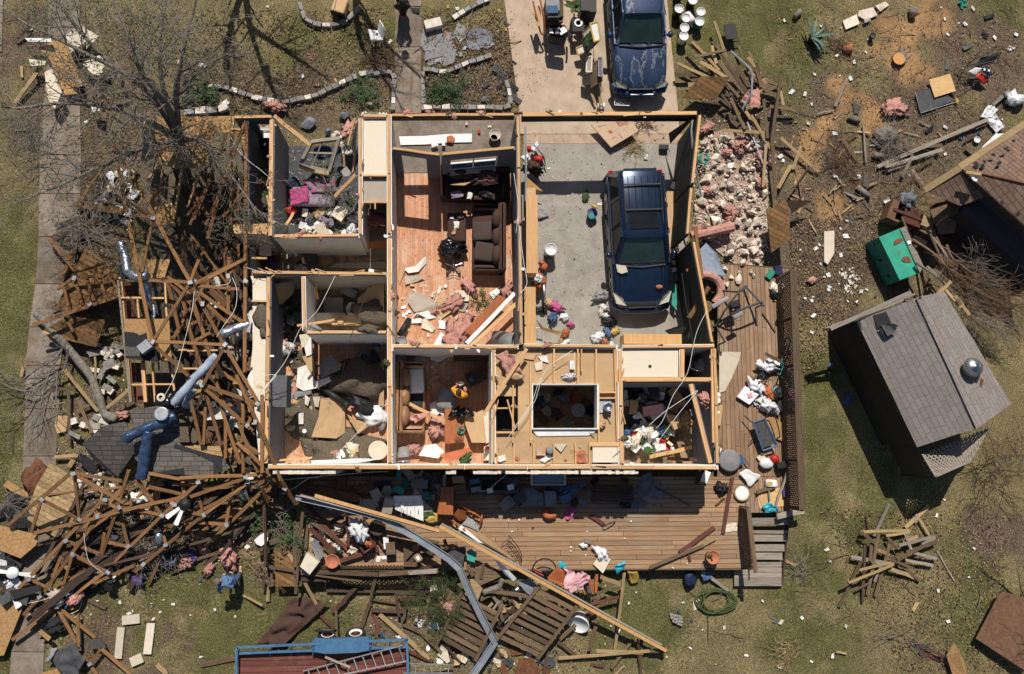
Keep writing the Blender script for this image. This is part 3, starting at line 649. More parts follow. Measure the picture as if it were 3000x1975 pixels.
# ================= VEHICLES =================
def wheelpart(par,c,r,w,side,rim='alum'):
 ax=Matrix.Rotation(rad(90)*side,3,'Y')
 wh=MB('rubber').lt_(c,[(r*.6,-w/2),(r*.92,-w/2),(r,-w/2+.03),(r,w/2-.03),(r*.92,w/2),(r*.62,w/2),(r*.6,w/2-.05)],24,ax).bd_('wheel',par,True)
 mb=MB(rim).lt_(c,[(r*.61,w/2-.06),(r*.62,w/2-.01),(r*.55,w/2-.03),(r*.5,w/2-.07),(.05,w/2-.05)],20,ax)
 for i in range(5):
  a=i*2*math.pi/5;mb.beam(V3(c)+ax@V3((0,0,w/2-.03)),V3(c)+ax@V3((r*.56*cos(a),r*.56*sin(a),w/2-.03)),.05,.03)
 mb.bd_('rim',wh)
 return wh
def suv(name,label,front,rear,zg,paint,old=False):
 f=V3((front.x,front.y,zg));r=V3((rear.x,rear.y,zg));ax=(f-r);L=ax.length;ax.normalize();sd=V3((ax.y,-ax.x,0))
 t=thing(name,label,'car',(f+r)/2)
 s=L/4.66;ww=1.02 if old else 1.07
 def C(u,x,z):return f-ax*(u*s)+sd*(x*ww)+UP*z
 st=[(0,.60,.45,.62,.66),(.05,.74,.3,.64,.70),(.22,.84,.25,.76,.80),(.6,.89,.24,.84,.905),(1.,.905,.24,.91,.965),(1.42,.915,.24,.985,1.03),(2.4,.92,.24,1.,1.04),(3.6,.92,.25,1.02,1.05),(4.3,.9,.28,1.02,1.04),(4.56,.84,.36,1.,1.02),(4.66,.72,.45,.85,.9)]
 mb=MB(paint);vs=[];fs=[]
 for u,w,zb,zs,zt in st:
  hw=w*.93
  half=[(0,zb),(w*.8,zb),(w*.97,zb+.1),(w,.52 if zs>.65 else(zb+zs)/2),(w*.985,zs-.12),(w*.945,zs-.02),(w*.86,zs+(zt-zs)*.62),(w*.5,zt-.012),(0,zt)]
  loop=[C(u,x,z)for x,z in half]+[C(u,-x,z)for x,z in half[-2:0:-1]]
  vs+=loop
 n=16
 for i in range(len(st)-1):
  for j in range(n):q=(j+1)%n;fs.append((i*n+j,(i+1)*n+j,(i+1)*n+q,i*n+q)[::-1])
 fs.append(tuple(range(n))[::-1]);fs.append(tuple((len(st)-1)*n+j for j in range(n)))
 mb.add(vs,fs);mb.bd_('body',t,True)
 g0,g1,h0,h1=(1.42,2.2,4.5,4.32);wb,wt=.85,.655
 def ring(u0,u1,w,z,e=0):return[C(u0,-w*.9-e,z),C(u0+.16,-w-e,z),C(u1-.12,-w-e,z),C(u1,-w*.92-e,z),C(u1,w*.92+e,z),C(u1-.12,w+e,z),C(u0+.16,w+e,z),C(u0,w*.9+e,z)]
 lo=ring(g0,h0,wb,1.03);hi=ring(g1,h1,wt,1.62)
 mb=MB('glassdark');mb.add(lo+hi,[tuple(range(8))[::-1],tuple(range(8,16))]+[(i,(i+1)%8,(i+1)%8+8,i+8)for i in range(8)]);mb.bd_('cabin_glass',t)
 def pane(nm,q,m='glassgreen',off=.012):
  c=sum(q,V3())/4;nn=(q[1]-q[0]).cross(q[3]-q[0]).normalized()
  if nn.z<0:nn=-nn
  q=[c+(p-c)*.93+nn*off for p in q]
  return MB(m).add(q+[p-nn*.008 for p in q],[(0,1,2,3),(7,6,5,4)]+[(i,i+4,(i+1)%4+4,(i+1)%4)for i in range(4)]).bd_(nm,t)
 pane('windshield',[lo[0],lo[7],hi[7],hi[0]]);pane('rear_window',[lo[4],lo[3],hi[3],hi[4]],'glassdark')
 mb=MB(paint);rs=[(g1-.05,.93,0),(g1+.12,1.,.03),(3.2,1.02,.05),(h1-.12,1.,.035),(h1+.07,.93,0)];vs=[];fs=[]
 for u,q,dz in rs:
  for x,z in((-wt-.012,1.60),(-wt*.96,1.645),(-wt*.8,1.672),(0,1.685),(wt*.8,1.672),(wt*.96,1.645),(wt+.012,1.60)):vs.append(C(u,x*q,z+dz))
 for i in range(4):
  for j in range(6):fs.append((i*7+j,i*7+j+1,(i+1)*7+j+1,(i+1)*7+j)[::-1])
 mb.add(vs,fs);roof=mb.bd_('roof',t,True)
 for sg in(-1,1):
  A=MB(paint)
  A.beam(C(g0-.02,sg*wb*.9,1.03),C(g1+.02,sg*wt*.93,1.63),.075,.05);A.beam(C(h0,sg*wb*.95,1.04),C(h1-.05,sg*wt*.96,1.63),.22,.05)
  A.beam(C(2.55,sg*(wb+.01),1.03),C(2.68,sg*(wt+.015),1.63),.09,.03);A.beam(C(3.5,sg*(wb+.01),1.04),C(3.55,sg*(wt+.015),1.63),.09,.03)
  A.beam(C(g0,sg*(wb*.99),1.035),C(h0,sg*wb,1.05),.07,.04);A.beam(C(g1,sg*(wt+.005),1.62),C(h1,sg*(wt+.005),1.625),.05,.05)
  A.bd_('window_pillars',t)
  m=MB(paint).blob(C(1.72,sg*1.,1.08),(.1,.12,.085),3,.05);m.beam(C(1.7,sg*.88,1.04),C(1.72,sg*.96,1.06),.06,.05);m.bd_('mirror',t,True)
  D=MB('plasticdark')
  D.beam(C(1.05,sg*.925,.55),C(3.75,sg*.93,.56),.03,.1);D.bd_('side_moulding',t)
  for u in(2.62,3.5):MB('plasticdark').beam(C(u,sg*.925,.95),C(u-.16,sg*.925,.95),.03,.03).bd_('door_handle',t)
  h=MB('carlight');q=[C(.07,sg*.5,.735),C(.16,sg*.8,.74),C(.52,sg*.89,.83),C(.3,sg*.62,.86)]
  if old:q=[C(.02,sg*.48,.70),C(.1,sg*.8,.70),C(.24,sg*.86,.80),C(.1,sg*.5,.80)]
  cc=sum(q,V3())/4;up=V3((0,0,.03))+ax*.02
  h.add([p+up for p in q]+[p-UP*.1 for p in q],[(0,1,2,3)]+[(i,(i+1)%4,(i+1)%4+4,i+4)for i in range(4)]);h.bd_('headlight',t)
  MB('taillight').box(C(4.58,sg*.76,.9),(.12,.14,.26),math.atan2(ax.y,ax.x)).bd_('taillight',t)
  for u in(.92,3.72):wheelpart(t,C(u,sg*.785,.34),.34,.22,1 if sg*sd.x>0 else-1)
 MB('plasticdark').beam(C(.0,-.42,.66),C(.0,.42,.66),.05,.12).beam(C(-.02,-.4,.66),C(-.02,.4,.66),.02,.03).bd_('grille',t)
 b=MB(paint);b.tube([C(.3,-.88,.48),C(.06,-.78,.48),C(-.06,-.5,.49),C(-.1,0,.5),C(-.06,.5,.49),C(.06,.78,.48),C(.3,.88,.48)],.115,8);b.bd_('front_bumper',t,True)
 b=MB(paint);b.tube([C(4.4,-.88,.5),C(4.66,-.72,.52),C(4.74,0,.53),C(4.66,.72,.52),C(4.4,.88,.5)],.11,8);b.bd_('rear_bumper',t,True)
 c=MB('plasticdark');c.tube([C(1.36,-.72,1.02),C(1.29,0,1.05),C(1.36,.72,1.02)],.035,6);c.bd_('cowl',t)
 for x in(-.35,.2):MB('blackmetal').tube([C(1.38,x,1.06),C(1.5,x+.3,1.10),C(1.62,x+.5,1.17)],.01,4).bd_('wiper',t)
 for x in(-.62,.62):MB('plasticdark').tube([C(.2,x*.96,.835),C(.7,x,.932),C(1.3,x*1.06,1.005)],.006,4).bd_('hood_seam',t)
 if not old:
  MB('glassdark').pr_([C(2.42,-.42,1.742),C(2.42,.42,1.742),C(2.98,.42,1.752),C(2.98,-.42,1.752)],.03).bd_('sunroof',t)
  for i in range(5):x=-.4+i*.2;MB(paint).tube([C(3.1,x,1.736-.02*abs(x)),C(4.2,x,1.722-.02*abs(x))],.014,5).bd_('roof_rib',roof)
  for x in(-.56,.56):MB('plasticdark').tube([C(2.5,x,1.70),C(2.62,x,1.78),C(4.15,x,1.78),C(4.28,x,1.70)],.022,6).bd_('roof_rail',t)
  for u in(3.05,3.9):MB('blackmetal').beam(C(u,-.56,1.80),C(u,.56,1.80),.05,.03).bd_('roof_crossbar',t)
  MB(paint).beam(C(h1+.1,-.5,1.64),C(h1+.1,.5,1.64),.14,.03).bd_('rear_spoiler',t)
 return t,C
k('O')
CAR,CC=suv('family_car','dark blue sport utility car parked inside the roofless garage',W(1487,745,0)+V3((-.07,.32,0)),W(1480,388,1.2)+V3((-.02,-.05,0)),.05,'carblue')
MB('red').beam(CC(4.5,.8,1.),CC(4.35,.86,1.05),.05,.1).bd_('taillight',CAR)
fr=W(1487,214,.5);rr=fr+V3((-.22,4.72,0))
TRK,TC=suv('family_car','faded blue car with peeling clear coat parked on the driveway',fr,rr,.03,'truckpaint',True)
for(u,x,z)in((1.62,-.5,1.13),(1.75,.02,1.24)):MB('cyan').box(TC(u,x,z),(.07,.09,.006),M=Matrix.Rotation(.6,3,'X')).bd_('window_sticker',TRK)
MB('galv').beam(TC(-.12,-.42,.57),TC(-.12,.34,.57),.06,.05).bd_('bumper_strip',TRK)
for p,s,l in((CC(1.25,.62,1.03),.33,'torn white drywall piece lying on the car windshield corner'),):tag(MB('cream').pr_([p+V3((-.2,.14,.06)),p+V3((.12,.1,.06)),p+V3((.18,-.1,.06)),p+V3((-.02,-.16,.05)),p+V3((-.15,-.1,.05))],.03).bd_('drywall_scrap'),l,'debris')
tag(MB('terracotta').blob(CC(.62,-.5,.965),(.1,.07,.06),3,.3).bd_('mud_clod'),'small brown clod sitting on the hood of the garage car','debris')
k('J')
TR=thing('flatbed_trailer','blue flatbed trailer with dark red plank bed at the bottom edge','trailer',W(420,1560,0))
def tz(x,y,z):return W(x,y,z)
MB('trailerbed').pr_([tz(-120,1440,.62),tz(1010,1375,.62),tz(1030,1760,.62),tz(-120,1780,.62)],.06).bd_('plank_bed',TR)
for s in('-130 1385 1035 1330 .95 .95','-130 1425 1040 1380 .80 .80','1025 1330 1045 1760 .95 .95','-130 1385 -140 1780 .95 .95','-120 1450 1020 1395 .58 .58'):
 r=nums(s)[0];MB('bluepaint').beam(W(r[0],r[1],r[4]),W(r[2],r[3],r[5]),.07,.07).bd_('side_rail',TR)
for i,x in enumerate((-120,100,240,390,590,780,910,1028)):
 y=1390-(x+120)*.048;MB('bluepaint').beam(W(x,y+4,.95),W(x,y+70,.58),.05,.05).bd_('rail_post',TR)
fd=MB('bluepaint');q=[W(385,1345,.8),W(400,1318,.95),W(480,1330,1.03),W(690,1322,1.03),W(770,1308,.95),W(782,1330,.8)];q2=[p+V3((0,-.42,0))for p in q]
fd.add(q+q2,[(i,i+1,i+7,i+6)for i in range(5)]);fd.bd_('fender',TR)
fs_=MB('bluepaint').pr_([W(380,1395,.9),W(385,1335,.9),W(780,1320,.9),W(785,1385,.9)],.25);fs_.bd_('fender_skirt',TR)
for x,y in((488,1312),(678,1305)):
 c=W(x,y,.36);Mx=Matrix.Rotation(rad(-68),3,'X')
 wh=MB('rubber').lt_(c,[(.17,-.1),(.28,-.1),(.31,-.06),(.31,.06),(.28,.1),(.19,.1),(.18,.06)],26,Mx).bd_('wheel',TR,True)
 mb=MB('white').lt_(c,[(.19,.04),(.2,.105),(.17,.1),(.14,.05),(.05,.06)],22,Mx);o=mb.bd_('rim',wh)
 hb=MB('rust').lt_(c,[(.05,.06),(.05,.12),(.02,.13)],10,Mx)
 for i in range(5):a=i*1.2566;hb.lt_(c+Mx@V3((.085*cos(a),.085*sin(a),0)),[(.022,.05),(.022,.075)],6,Mx)
 hb.beam(c+Mx@V3((0,0,.05)),c+Mx@V3((0,0,.06)),.2,.2,up=(1,0,0));hb.bd_('wheel_hub',wh)
MB('black').blob(W(470,1268,.5),(.3,.08,.05),2,.3).bd_('mud_flap',TR)
def ladder(a1,a2,b1,b2,za,zb,n,label):
 t=thing('aluminium_ladder',label,'ladder',W(*a1,za))
 p1,p2,q1,q2=W(*a1,za),W(*a2,zb),W(*b1,za),W(*b2,zb)
 MB('alum').beam(p1,p2,.03,.075).bd_('rail',t);MB('alum').beam(q1,q2,.03,.075).bd_('rail',t)
 for i in range(n):u=(i+.5)/n;MB('alum').tube([p1.lerp(p2,u),q1.lerp(q2,u)],.018,6).bd_('rung',t)
ladder((320,1545),(1000,1370),(350,1620),(1035,1475),.78,.86,11,'long aluminium ladder lying diagonally across the trailer bed')
ladder((1005,1492),(1338,1505),(1000,1560),(1335,1560),.7,.35,6,'short aluminium ladder section off the end of the trailer')
tag(tm_('loose_board',W(470,1450,.95),W(640,1520,.95),.06,.03,'greywood'),'thin pale stick laid over the ladder rungs','board')
# ================= PEOPLE =================
def body(name,verts,edges,radii,m,parent,root=0,sub=2):
 at=WL[parent.name]
 me=bpy.data.meshes.new(name);me.from_pydata([V3(v)-at for v in verts],edges,[]);me.materials.append(MT[m])
 o=bpy.data.objects.new(name,me);COL.objects.link(o);place(o,at,parent)
 sk=o.modifiers.new('skin','SKIN');sk.use_smooth_shade=True
 for i,r in enumerate(radii):
  d=me.skin_vertices[0].data[i];d.radius=(r,r)if not isinstance(r,tuple)else r;d.use_root=(i==root)
 s=o.modifiers.new('smooth','SUBSURF');s.levels=sub;s.render_levels=sub
 return o
def hand(parent,wrist,d,side,up,m='skin',curl=.5):
 d=V3(d).normalized();up=V3(up);s=(d.cross(up)).normalized()*side;n=s.cross(d).normalized()*side
 w=V3(wrist);V=[w,w+d*.045,w+d*.085];E_=[(0,1),(1,2)];Rr=[.026,(.038,.02),(.036,.018)]
 for i,(o,L)in enumerate(((-.03,.07),(-.01,.08),(.011,.075),(.03,.058))):
  b=w+d*.088+s*o;k1=b+d*L*.45-n*.01*curl*2;k2=k1+(d*.7-n*curl).normalized()*L*.32;k3=k2+(d*.3-n*curl*1.6).normalized()*L*.28
  q=len(V);V+=[b,k1,k2,k3];E_+=[(2,q),(q,q+1),(q+1,q+2),(q+2,q+3)];Rr+=[.011,.0095,.0088,.0075]
 q=len(V);V+=[w+d*.035-s*.034,w+d*.068-s*.055,w+d*.092-s*.05-n*.012];E_+=[(1,q),(q,q+1),(q+1,q+2)];Rr+=[.013,.011,.009]
 return body('hand',V,E_,Rr,m,parent)
def headmesh(parent,c,f,up,hairm,cap=None):
 f=V3(f).normalized();up=V3(up);up=(up-f*up.dot(f)).normalized();s=f.cross(up);c=V3(c)
 M3=Matrix((s,f,up)).transposed()
 hd=MB('skin').blob(c,(.074,.095,.115),2,.03,1,16,12,M3)
 hd.blob(c+M3@V3((0,.06,-.06)),(.05,.05,.05),3,.02,1,10,8,M3);hd.blob(c+M3@V3((0,.1,-.012)),(.014,.024,.022),1,.02,1,8,6,M3)
 for e in(-1,1):hd.blob(c+M3@V3((e*.076,-.005,-.01)),(.014,.025,.034),1,.05,1,8,6,M3)
 o=hd.bd_('head',parent,True)
 for e in(-1,1):MB('white').blob(c+M3@V3((e*.03,.083,.012)),(.013,.012,.009),1,0,1,8,6,M3).bd_('eye',o,True)
 MB('red').blob(c+M3@V3((0,.098,-.055)),(.024,.012,.008),1,0,1,8,6,M3).bd_('mouth',o,True)
 h=MB(hairm).blob(c+M3@V3((0,-.018,.022)),(.083,.098,.112),9,.09,3,18,14,M3)
 h.bd_('hair',parent,True)
 if cap:
  cp=MB(cap).blob(c+M3@V3((0,-.008,.055)),(.09,.108,.085),4,.03,2,18,12,M3)
  cp.bd_('cap',parent,True)
  vs=[c+M3@V3((x*.082,.09+y*.085*(1-.35*x*x),.05-.012*y-.02*x*x))for y in(0,.5,1)for x in(-1,-.5,0,.5,1)]
  b=MB('darkgrey');b.add(vs+[v-M3@V3((0,0,.008))for v in vs],[(i*5+j,i*5+j+1,i*5+j+6,i*5+j+5)for i in range(2)for j in range(4)]+[(15+i*5+j+5,15+i*5+j+6,15+i*5+j+1,15+i*5+j)for i in range(2)for j in range(4)]+[(10+j,11+j,26+j,25+j)for j in range(4)]);b.bd_('cap_brim',parent,True)
k('P')
def p_(x,y,z):return W(x,y,z)
MAN=thing('person','person in denim shirt, jeans and cap stooping on the lawn','person',W(800,420,0))
hipL=p_(770,560,.88);hipR=p_(800,690,.90);pel=(hipL+hipR)/2+V3((.04,0,.03))
kneeR=p_(930,520,.50)+V3((.02,.02,0));ankR=p_(1010,370,.12);kneeL=p_(800,470,.5);ankL=p_(770,430,.12)
body('trousers',[pel,hipL.lerp(pel,.25),kneeL,ankL,hipR.lerp(pel,.25),kneeR,ankR,pel+V3((-.06,0,.05))],X_('0 1 1 2 2 3 0 4 4 5 5 6 0 7'),[.135,.11,.075,.06,.115,.08,.065,.14],'jean',MAN)
for a,d in((ankR,p_(1030,235,.04)),(ankL,p_(740,380,.04))):
 v=(d-a);v.z=0;v.normalize();g0=V3((a.x,a.y,.05))
 body('boot',[a+UP*.1,g0-v*.03,g0+v*.11,g0+v*.2],X_('0 1 1 2 2 3'),[.062,.06,(.048,.05),(.04,.042)],'boot',MAN)
che=p_(560,600,1.12);nk=p_(500,620,1.2);shR=p_(600,720,1.16);shL=p_(560,520,1.12)
elR=p_(770,800,1.);wrR=p_(800,690,.98);elL=p_(395,880,.95);wrL=p_(450,740,1.02)
shA=p_(480,720,1.14)
body('shirt',[pel+V3((-.05,.0,.06)),pel.lerp(che,.55),che,nk,shL,p_(520,480,.9),shA,elL.lerp(shA,.5),elL,p_(430,920,.9),shR,elR,wrR],X_('0 1 1 2 2 3 2 4 2 6 6 7 7 8 8 9 1 10 10 11 11 12 4 5'),[.145,.155,.15,.075,.09,.06,.085,.075,.066,.05,.085,.075,.055],'denimshirt',MAN)
hand(MAN,wrR,(p_(740,640,.95)-wrR),1,(0,0,1));hand(MAN,p_(430,930,.88),(.1,-.2,-.8),1,(0,1,0));hand(MAN,p_(525,470,.88),(.1,.5,-.7),-1,(0,1,0))
headmesh(MAN,p_(385,625,1.26),(-.25,.9,-.25),(-.4,-.1,.9),'hair','capcloth')
tag(MB('black').blob(p_(660,450,.45),(.15,.08,.12),6,.25).bd_('tool_pouch'),'black pouch hanging beside the stooping person in denim','bag')
k('Z')
WO=thing('person','person in bright yellow shirt standing indoors holding something white','person',W(830,790,.05))
pel=p_(840,800,.98);
body('trousers',[pel,pel+V3((-.09,0,-.06)),pel+V3((-.1,.02,-.48)),pel+V3((-.1,0,-.86)),pel+V3((.09,0,-.06)),pel+V3((.1,.03,-.48)),pel+V3((.1,0,-.86))],X_('0 1 1 2 2 3 0 4 4 5 5 6'),[.13,.1,.075,.055,.1,.075,.055],'navy',WO)
for e in(-1,1):g0=pel+V3((e*.1,0,-.89));body('shoe',[g0+UP*.04,g0+V3((0,.1,0)),g0+V3((.02*e,.18,-.01))],[(0,1),(1,2)],[.05,.045,.038],'black',WO)
sL=p_(700,740,1.36);sR=p_(960,880,1.36);che=(sL+sR)/2+V3((0,0,-.1));nk=p_(825,790,1.47)
eL=p_(640,665,1.14);wL=p_(715,625,1.12);eR=p_(1045,860,1.12);wR=p_(1010,790,1.15)
body('shirt',[pel+UP*.02,pel.lerp(che,.5),che,nk,sL,eL.lerp(sL,.4),eL,sR,eR.lerp(sR,.4),eR],X_('0 1 1 2 2 3 2 4 4 5 5 6 2 7 7 8 8 9'),[.13,.135,.145,.06,.085,.075,.07,.085,.075,.07],'yellowshirt',WO)
body('forearm',[eL.lerp(wL,.1),wL,p_(765,585,1.12)],[(0,1),(1,2)],[.042,.036,.03],'skin',WO);body('forearm',[eR,wR,p_(1010,755,1.16)],[(0,1),(1,2)],[.042,.036,.03],'skin',WO)
hand(WO,p_(770,580,1.12),(.3,.7,.1),1,(0,0,1),curl=.7);hand(WO,p_(1008,752,1.16),(-.1,.8,.1),-1,(0,0,1),curl=.7)
headmesh(WO,p_(822,780,1.6),(.25,.8,-.5),(0,.3,1),'hair')
tag(MB('white').sheet([p_(800,480,1.13),p_(930,455,1.15),p_(1000,530,1.13),p_(840,600,1.12)],6,6,.06,8,3).bd_('torn_paper'),'torn white paper held by the person in yellow','paper')
# ================= DECK, FENCES, SHED, NEIGHBOUR =================
k('O')
DZ=.45
DK=thing('wooden_deck','long brown plank deck along the lower side of the house','deck',W(1300,1240,0))
def slab3(m,pts,z,t,name,par):return MB(m).pr_([W(x,y,z)for x,y in pts],t).bd_(name,par)
dk=slab3('decking',X_('690 1108 1732 1108 1732 1322 690 1326'),DZ,.05,'deck_boards',DK)
sdk=slab3('sidedeck',[(1668,612),(1838,626),(1848,905),(1852,1107.4),(1668,1107.4)],DZ,.05,'side_deck_boards',DK);slab3('sidedeck',[(1733,1108.6),(1853,1108.6),(1856,1190),(1733,1192)],DZ-.003,.05,'side_deck_boards',DK)
slab3('weathered',[(690,1325),(1732,1321),(1732,1324.5),(690,1328)],DZ+.004,.2,'rim_joist',DK);slab3('weathered',X_('1666 610 1840 623 1840 626 1666 613'),DZ+.004,.2,'rim_joist',DK)
for x in(700,900,1100,1300,1500,1715):MB('darkboard').box(W(x,1312,.2),(.1,.1,.4)).bd_('post',DK)
ST=thing('deck_steps','weathered grey wooden steps at the corner of the deck','steps',W(1780,1270,0))
k('L')
for i,(y,x1,x0)in enumerate(((527,250,-62),(600,248,-62),(640,240,-62),(708,226,-75),(765,212,-85))):
 z=.42-i*.055;tm_('tread',W(x0,y,z),W(x1,y,z),.22 if i!=1 else .1,.04,'greywood',ST,.01)
for i,y in enumerate((820,856,890,922,952)):tm_('tread',W(-115,y,.14),W(207,y,.14),.145,.04,'greywood',ST,.01)
tm_('stringer',W(250,520,.2),W(205,960,.05),.05,.2,'darkboard',ST);tm_('stringer',W(-20,520,.2),W(-20,960,.05),.05,.2,'darkboard',ST)
def lattice(mb,a,b,c,d,pitch=.09,w=.035,t=.012):
 a,b,c,d=map(V3,(a,b,c,d));u=(b-a).length;v=(d-a).length
 def P2(x,y):s=x/u;q=y/v;return(a*(1-s)+b*s)*(1-q)+(d*(1-s)+c*s)*q
 nrm=(b-a).cross(d-a).normalized()
 for sg in(1,-1):
  kk=-v
  while kk<u:
   x0,y0,x1,y1=kk,0,kk+v,v
   if x0<0:y0=-x0;x0=0
   if x1>u:y1=v-(x1-u);x1=u
   if x1-x0>.02:
    p=P2(x0,y0 if sg>0 else v-y0);q=P2(x1,y1 if sg>0 else v-y1);mb.beam(p+nrm*t*sg*.5,q+nrm*t*sg*.5,w,t,up=nrm)
   kk+=pitch*1.414
 return mb
k('H')
FE=thing('lattice_fence','tall brown lattice screen standing along the right deck edge','fence',W(330,1000,DZ))
k('O');t1,t2,b1,b2=W(1838,628,1.75),W(1860,1185,1.75),W(1838,628,1.75),W(1860,1185,1.75)
b1.z=b2.z=.5
tm_('top_rail',t1+V3((.06,0,.02)),t2+V3((.06,0,.02)),.22,.05,'weathered',FE,.01)
n=5
for i in range(n):
 u0,u1=i/n,(i+1)/n
 lattice(MB('weathered'),b1.lerp(b2,u0),b1.lerp(b2,u1),t1.lerp(t2,u1)-UP*.04,t1.lerp(t2,u0)-UP*.04).bd_('lattice_panel',FE)
for i in range(n+1):p=b1.lerp(b2,i/n)+V3((.08,0,0));p.z=0;tm_('post',p,p+UP*1.72,.09,.09,'weathered',FE)
tm_('bottom_rail',b1+V3((.03,0,0)),b2+V3((.03,0,0)),.06,.09,'weathered',FE)
k('K')
F2=thing('lattice_fence','short leaning lattice screen between the deck and the grey steps','fence',W(1690,640,DZ))
a,b,c,d=W(1665,430,.5),W(1690,845,.5),W(1752,850,1.45),W(1712,440,1.45)
lattice(MB('weathered'),a,b,c,d,.075).bd_('lattice_panel',F2)
tm_('top_rail',d+V3((.05,0,0)),W(1775,880,1.45),.13,.05,'weathered',F2);tm_('end_rail',a,d+V3((.06,0,0)),.09,.05,'weathered',F2);tm_('end_rail',b,c,.09,.05,'weathered',F2)
k('J')
F3=thing('lattice_fence','broken lattice railing lying along the lower deck edge','fence',W(850,890,.3))
lattice(MB('weathered'),W(430,850,.52),W(1240,850,.52),W(1240,828,.6),W(450,828,.6),.08).bd_('lattice_panel',F3)
lattice(MB('darkboard'),W(480,985,.12),W(1270,1000,.12),W(1250,890,.62),W(470,905,.62),.1,.04).bd_('lattice_panel',F3)
tm_('top_rail',W(400,870,.66),W(830,890,.66),.13,.05,'weathered',F3,.02);tm_('top_rail',W(835,888,.67),W(1240,862,.67),.14,.05,'weathered',F3,.02);tm_('rail',W(480,1000,.12),W(1270,1010,.12),.08,.04,'darkboard',F3)
pn_(X_('1035 866 1230 850 1230 882 1040 892'),.70,.01,'greywood','peeling_paint_strip',None,None,parent=F3)
k('H')
SH=thing('garden_shed','grey shingled garden shed with a turbine vent on its roof','shed',W(1100,1000,0))
LE,RI=2.24,3.15
A1,A2=W(735,715,LE),W(1156,1592,LE);R1,R2=W(1172,545,RI),W(1590,1450,RI);B1,B2=W(1345,508,2.7),W(1810,1290,2.7)
at=(R1+R2)/2
def quad(mb,q,t=.05):
 nn=(q[1]-q[0]).cross(q[2]-q[0]).normalized();nn=nn if nn.z>0 else-nn
 return mb.add(q+[p-nn*t for p in q],[(0,1,2,3),(7,6,5,4)]+[(i+4,(i+1)%4+4,(i+1)%4,i)for i in range(4)])
quad(MB('shedshingle'),[A1,A2,R2,R1]).bd_('roof',SH);rf=quad(MB('shedshingle'),[R1+UP*.003,R2+UP*.003,B2,B1]).bd_('roof',SH)
MB('shedshingle').beam(R1+UP*.004,R2+UP*.004,.24,.012).bd_('ridge_cap',rf)
ins=lambda p,c,f:p.lerp(c,f)
cg=(A1+A2+B1+B2)/4
def vwall(m,p,q,z1,z2,name,par,zb=0):
 a,b=V3((p.x,p.y,zb)),V3((q.x,q.y,zb));d=(b-a).normalized();nn=V3((-d.y,d.x,0))*.04
 v=[a,b,V3((b.x,b.y,z2)),V3((a.x,a.y,z1))]
 return MB(m).add(v+[p+nn for p in v],[(0,1,2,3),(7,6,5,4)]+[(i+4,(i+1)%4+4,(i+1)%4,i)for i in range(4)]).bd_(name,par)
i1,i2,j1,j2,k1,k2=[ins(V3((p.x,p.y,0)),V3((cg.x,cg.y,0)),.035)for p in(A1,A2,B1,B2,R1,R2)]
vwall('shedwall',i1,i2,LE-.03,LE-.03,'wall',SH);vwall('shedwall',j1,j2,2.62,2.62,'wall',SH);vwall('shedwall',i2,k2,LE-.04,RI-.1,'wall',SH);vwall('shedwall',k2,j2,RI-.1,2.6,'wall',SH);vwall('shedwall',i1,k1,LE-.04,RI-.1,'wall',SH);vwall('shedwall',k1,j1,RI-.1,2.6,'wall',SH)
tm_('barge_board',A1+V3((-.12,.1,-.08)),R1+V3((-.1,.1,-.06)),.06,.14,'greywood',SH);tm_('barge_board',A1+V3((-.75,-.22,-.2)),R1+V3((-.2,.16,-.1)),.12,.03,'greywood',SH);tm_('barge_board',W(525,775,1.9),W(740,725,2.1),.1,.05,'darkboard',SH);tm_('barge_board',W(520,770,1.85),W(1060,560,2.2),.1,.04,'greywood',SH)
vt=W(1500,1040,2.98);tv=MB('galv');tv.lt_(vt,[(.16,-.1),(.15,.12),(.19,.14),(.19,.17)],20);o=tv.bd_('turbine_vent',SH,True)
vt2=vt+V3((.13,-.0,.0));mb=MB('steel');mb.lt_(vt+UP*.17,[(.19,0),(.25,.06),(.28,.13),(.25,.22),(.17,.28),(.06,.3),(.02,.32)],22)
mb.bd_('vent_dome',o,True);fn=MB('alum')
for i in range(22):
 a=i*2*math.pi/22;fn.tube([vt+UP*.17+V3((r*cos(a+s),r*sin(a+s),z))for r,z,s in((.2,0,0),(.265,.07,.12),(.295,.13,.26),(.265,.22,.42),(.18,.285,.6))],.014,4)
fn.bd_('vent_fins',o)
def onroof(x,y,z):return W(x,y,z)
def felt(pts,z,m='blackfelt',name='missing_shingle_patch'):
 return quad(MB(m),[W(x,y,q)for(x,y),q in zip(pts,z)],.012).bd_(name,SH)
felt(X_('850 675 940 650 975 725 880 765'),[2.50,2.68,2.70,2.52]);felt(X_('885 770 985 730 1025 745 930 830'),[2.55,2.76,2.80,2.60]);felt(X_('905 740 960 745 1010 790 950 820'),[2.62,2.72,2.78,2.70],'darkgrey')
felt(X_('1580 1075 1598 1085 1572 1150 1556 1140'),[2.99,2.98,2.97,2.99]);felt(X_('1602 1110 1620 1125 1606 1180 1590 1165'),[2.965,2.955,2.95,2.96],'rust');felt(X_('1530 1230 1550 1260 1545 1270 1520 1250'),[3.05,3.04,3.03,3.05]);felt(X_('1172 545 1188 545 1184 558 1168 556'),[3.19]*4)
felt(X_('735 715 760 708 772 780 760 785'),[2.27,2.3,2.3,2.27])
k('L')
AR=thing('lattice_arbour','grey lattice arbour at the lower end of the shed','arbour',W(1200,150,0))
a,b,c,d=W(1165,70,1.95),W(1255,222,1.95),W(1500,115,1.95),W(1740,-60,1.95)
mb=MB('greywood');lattice(mb,a,b,c,W(1620,-110,1.95),.1,.045);mb.bd_('lattice_roof',AR)
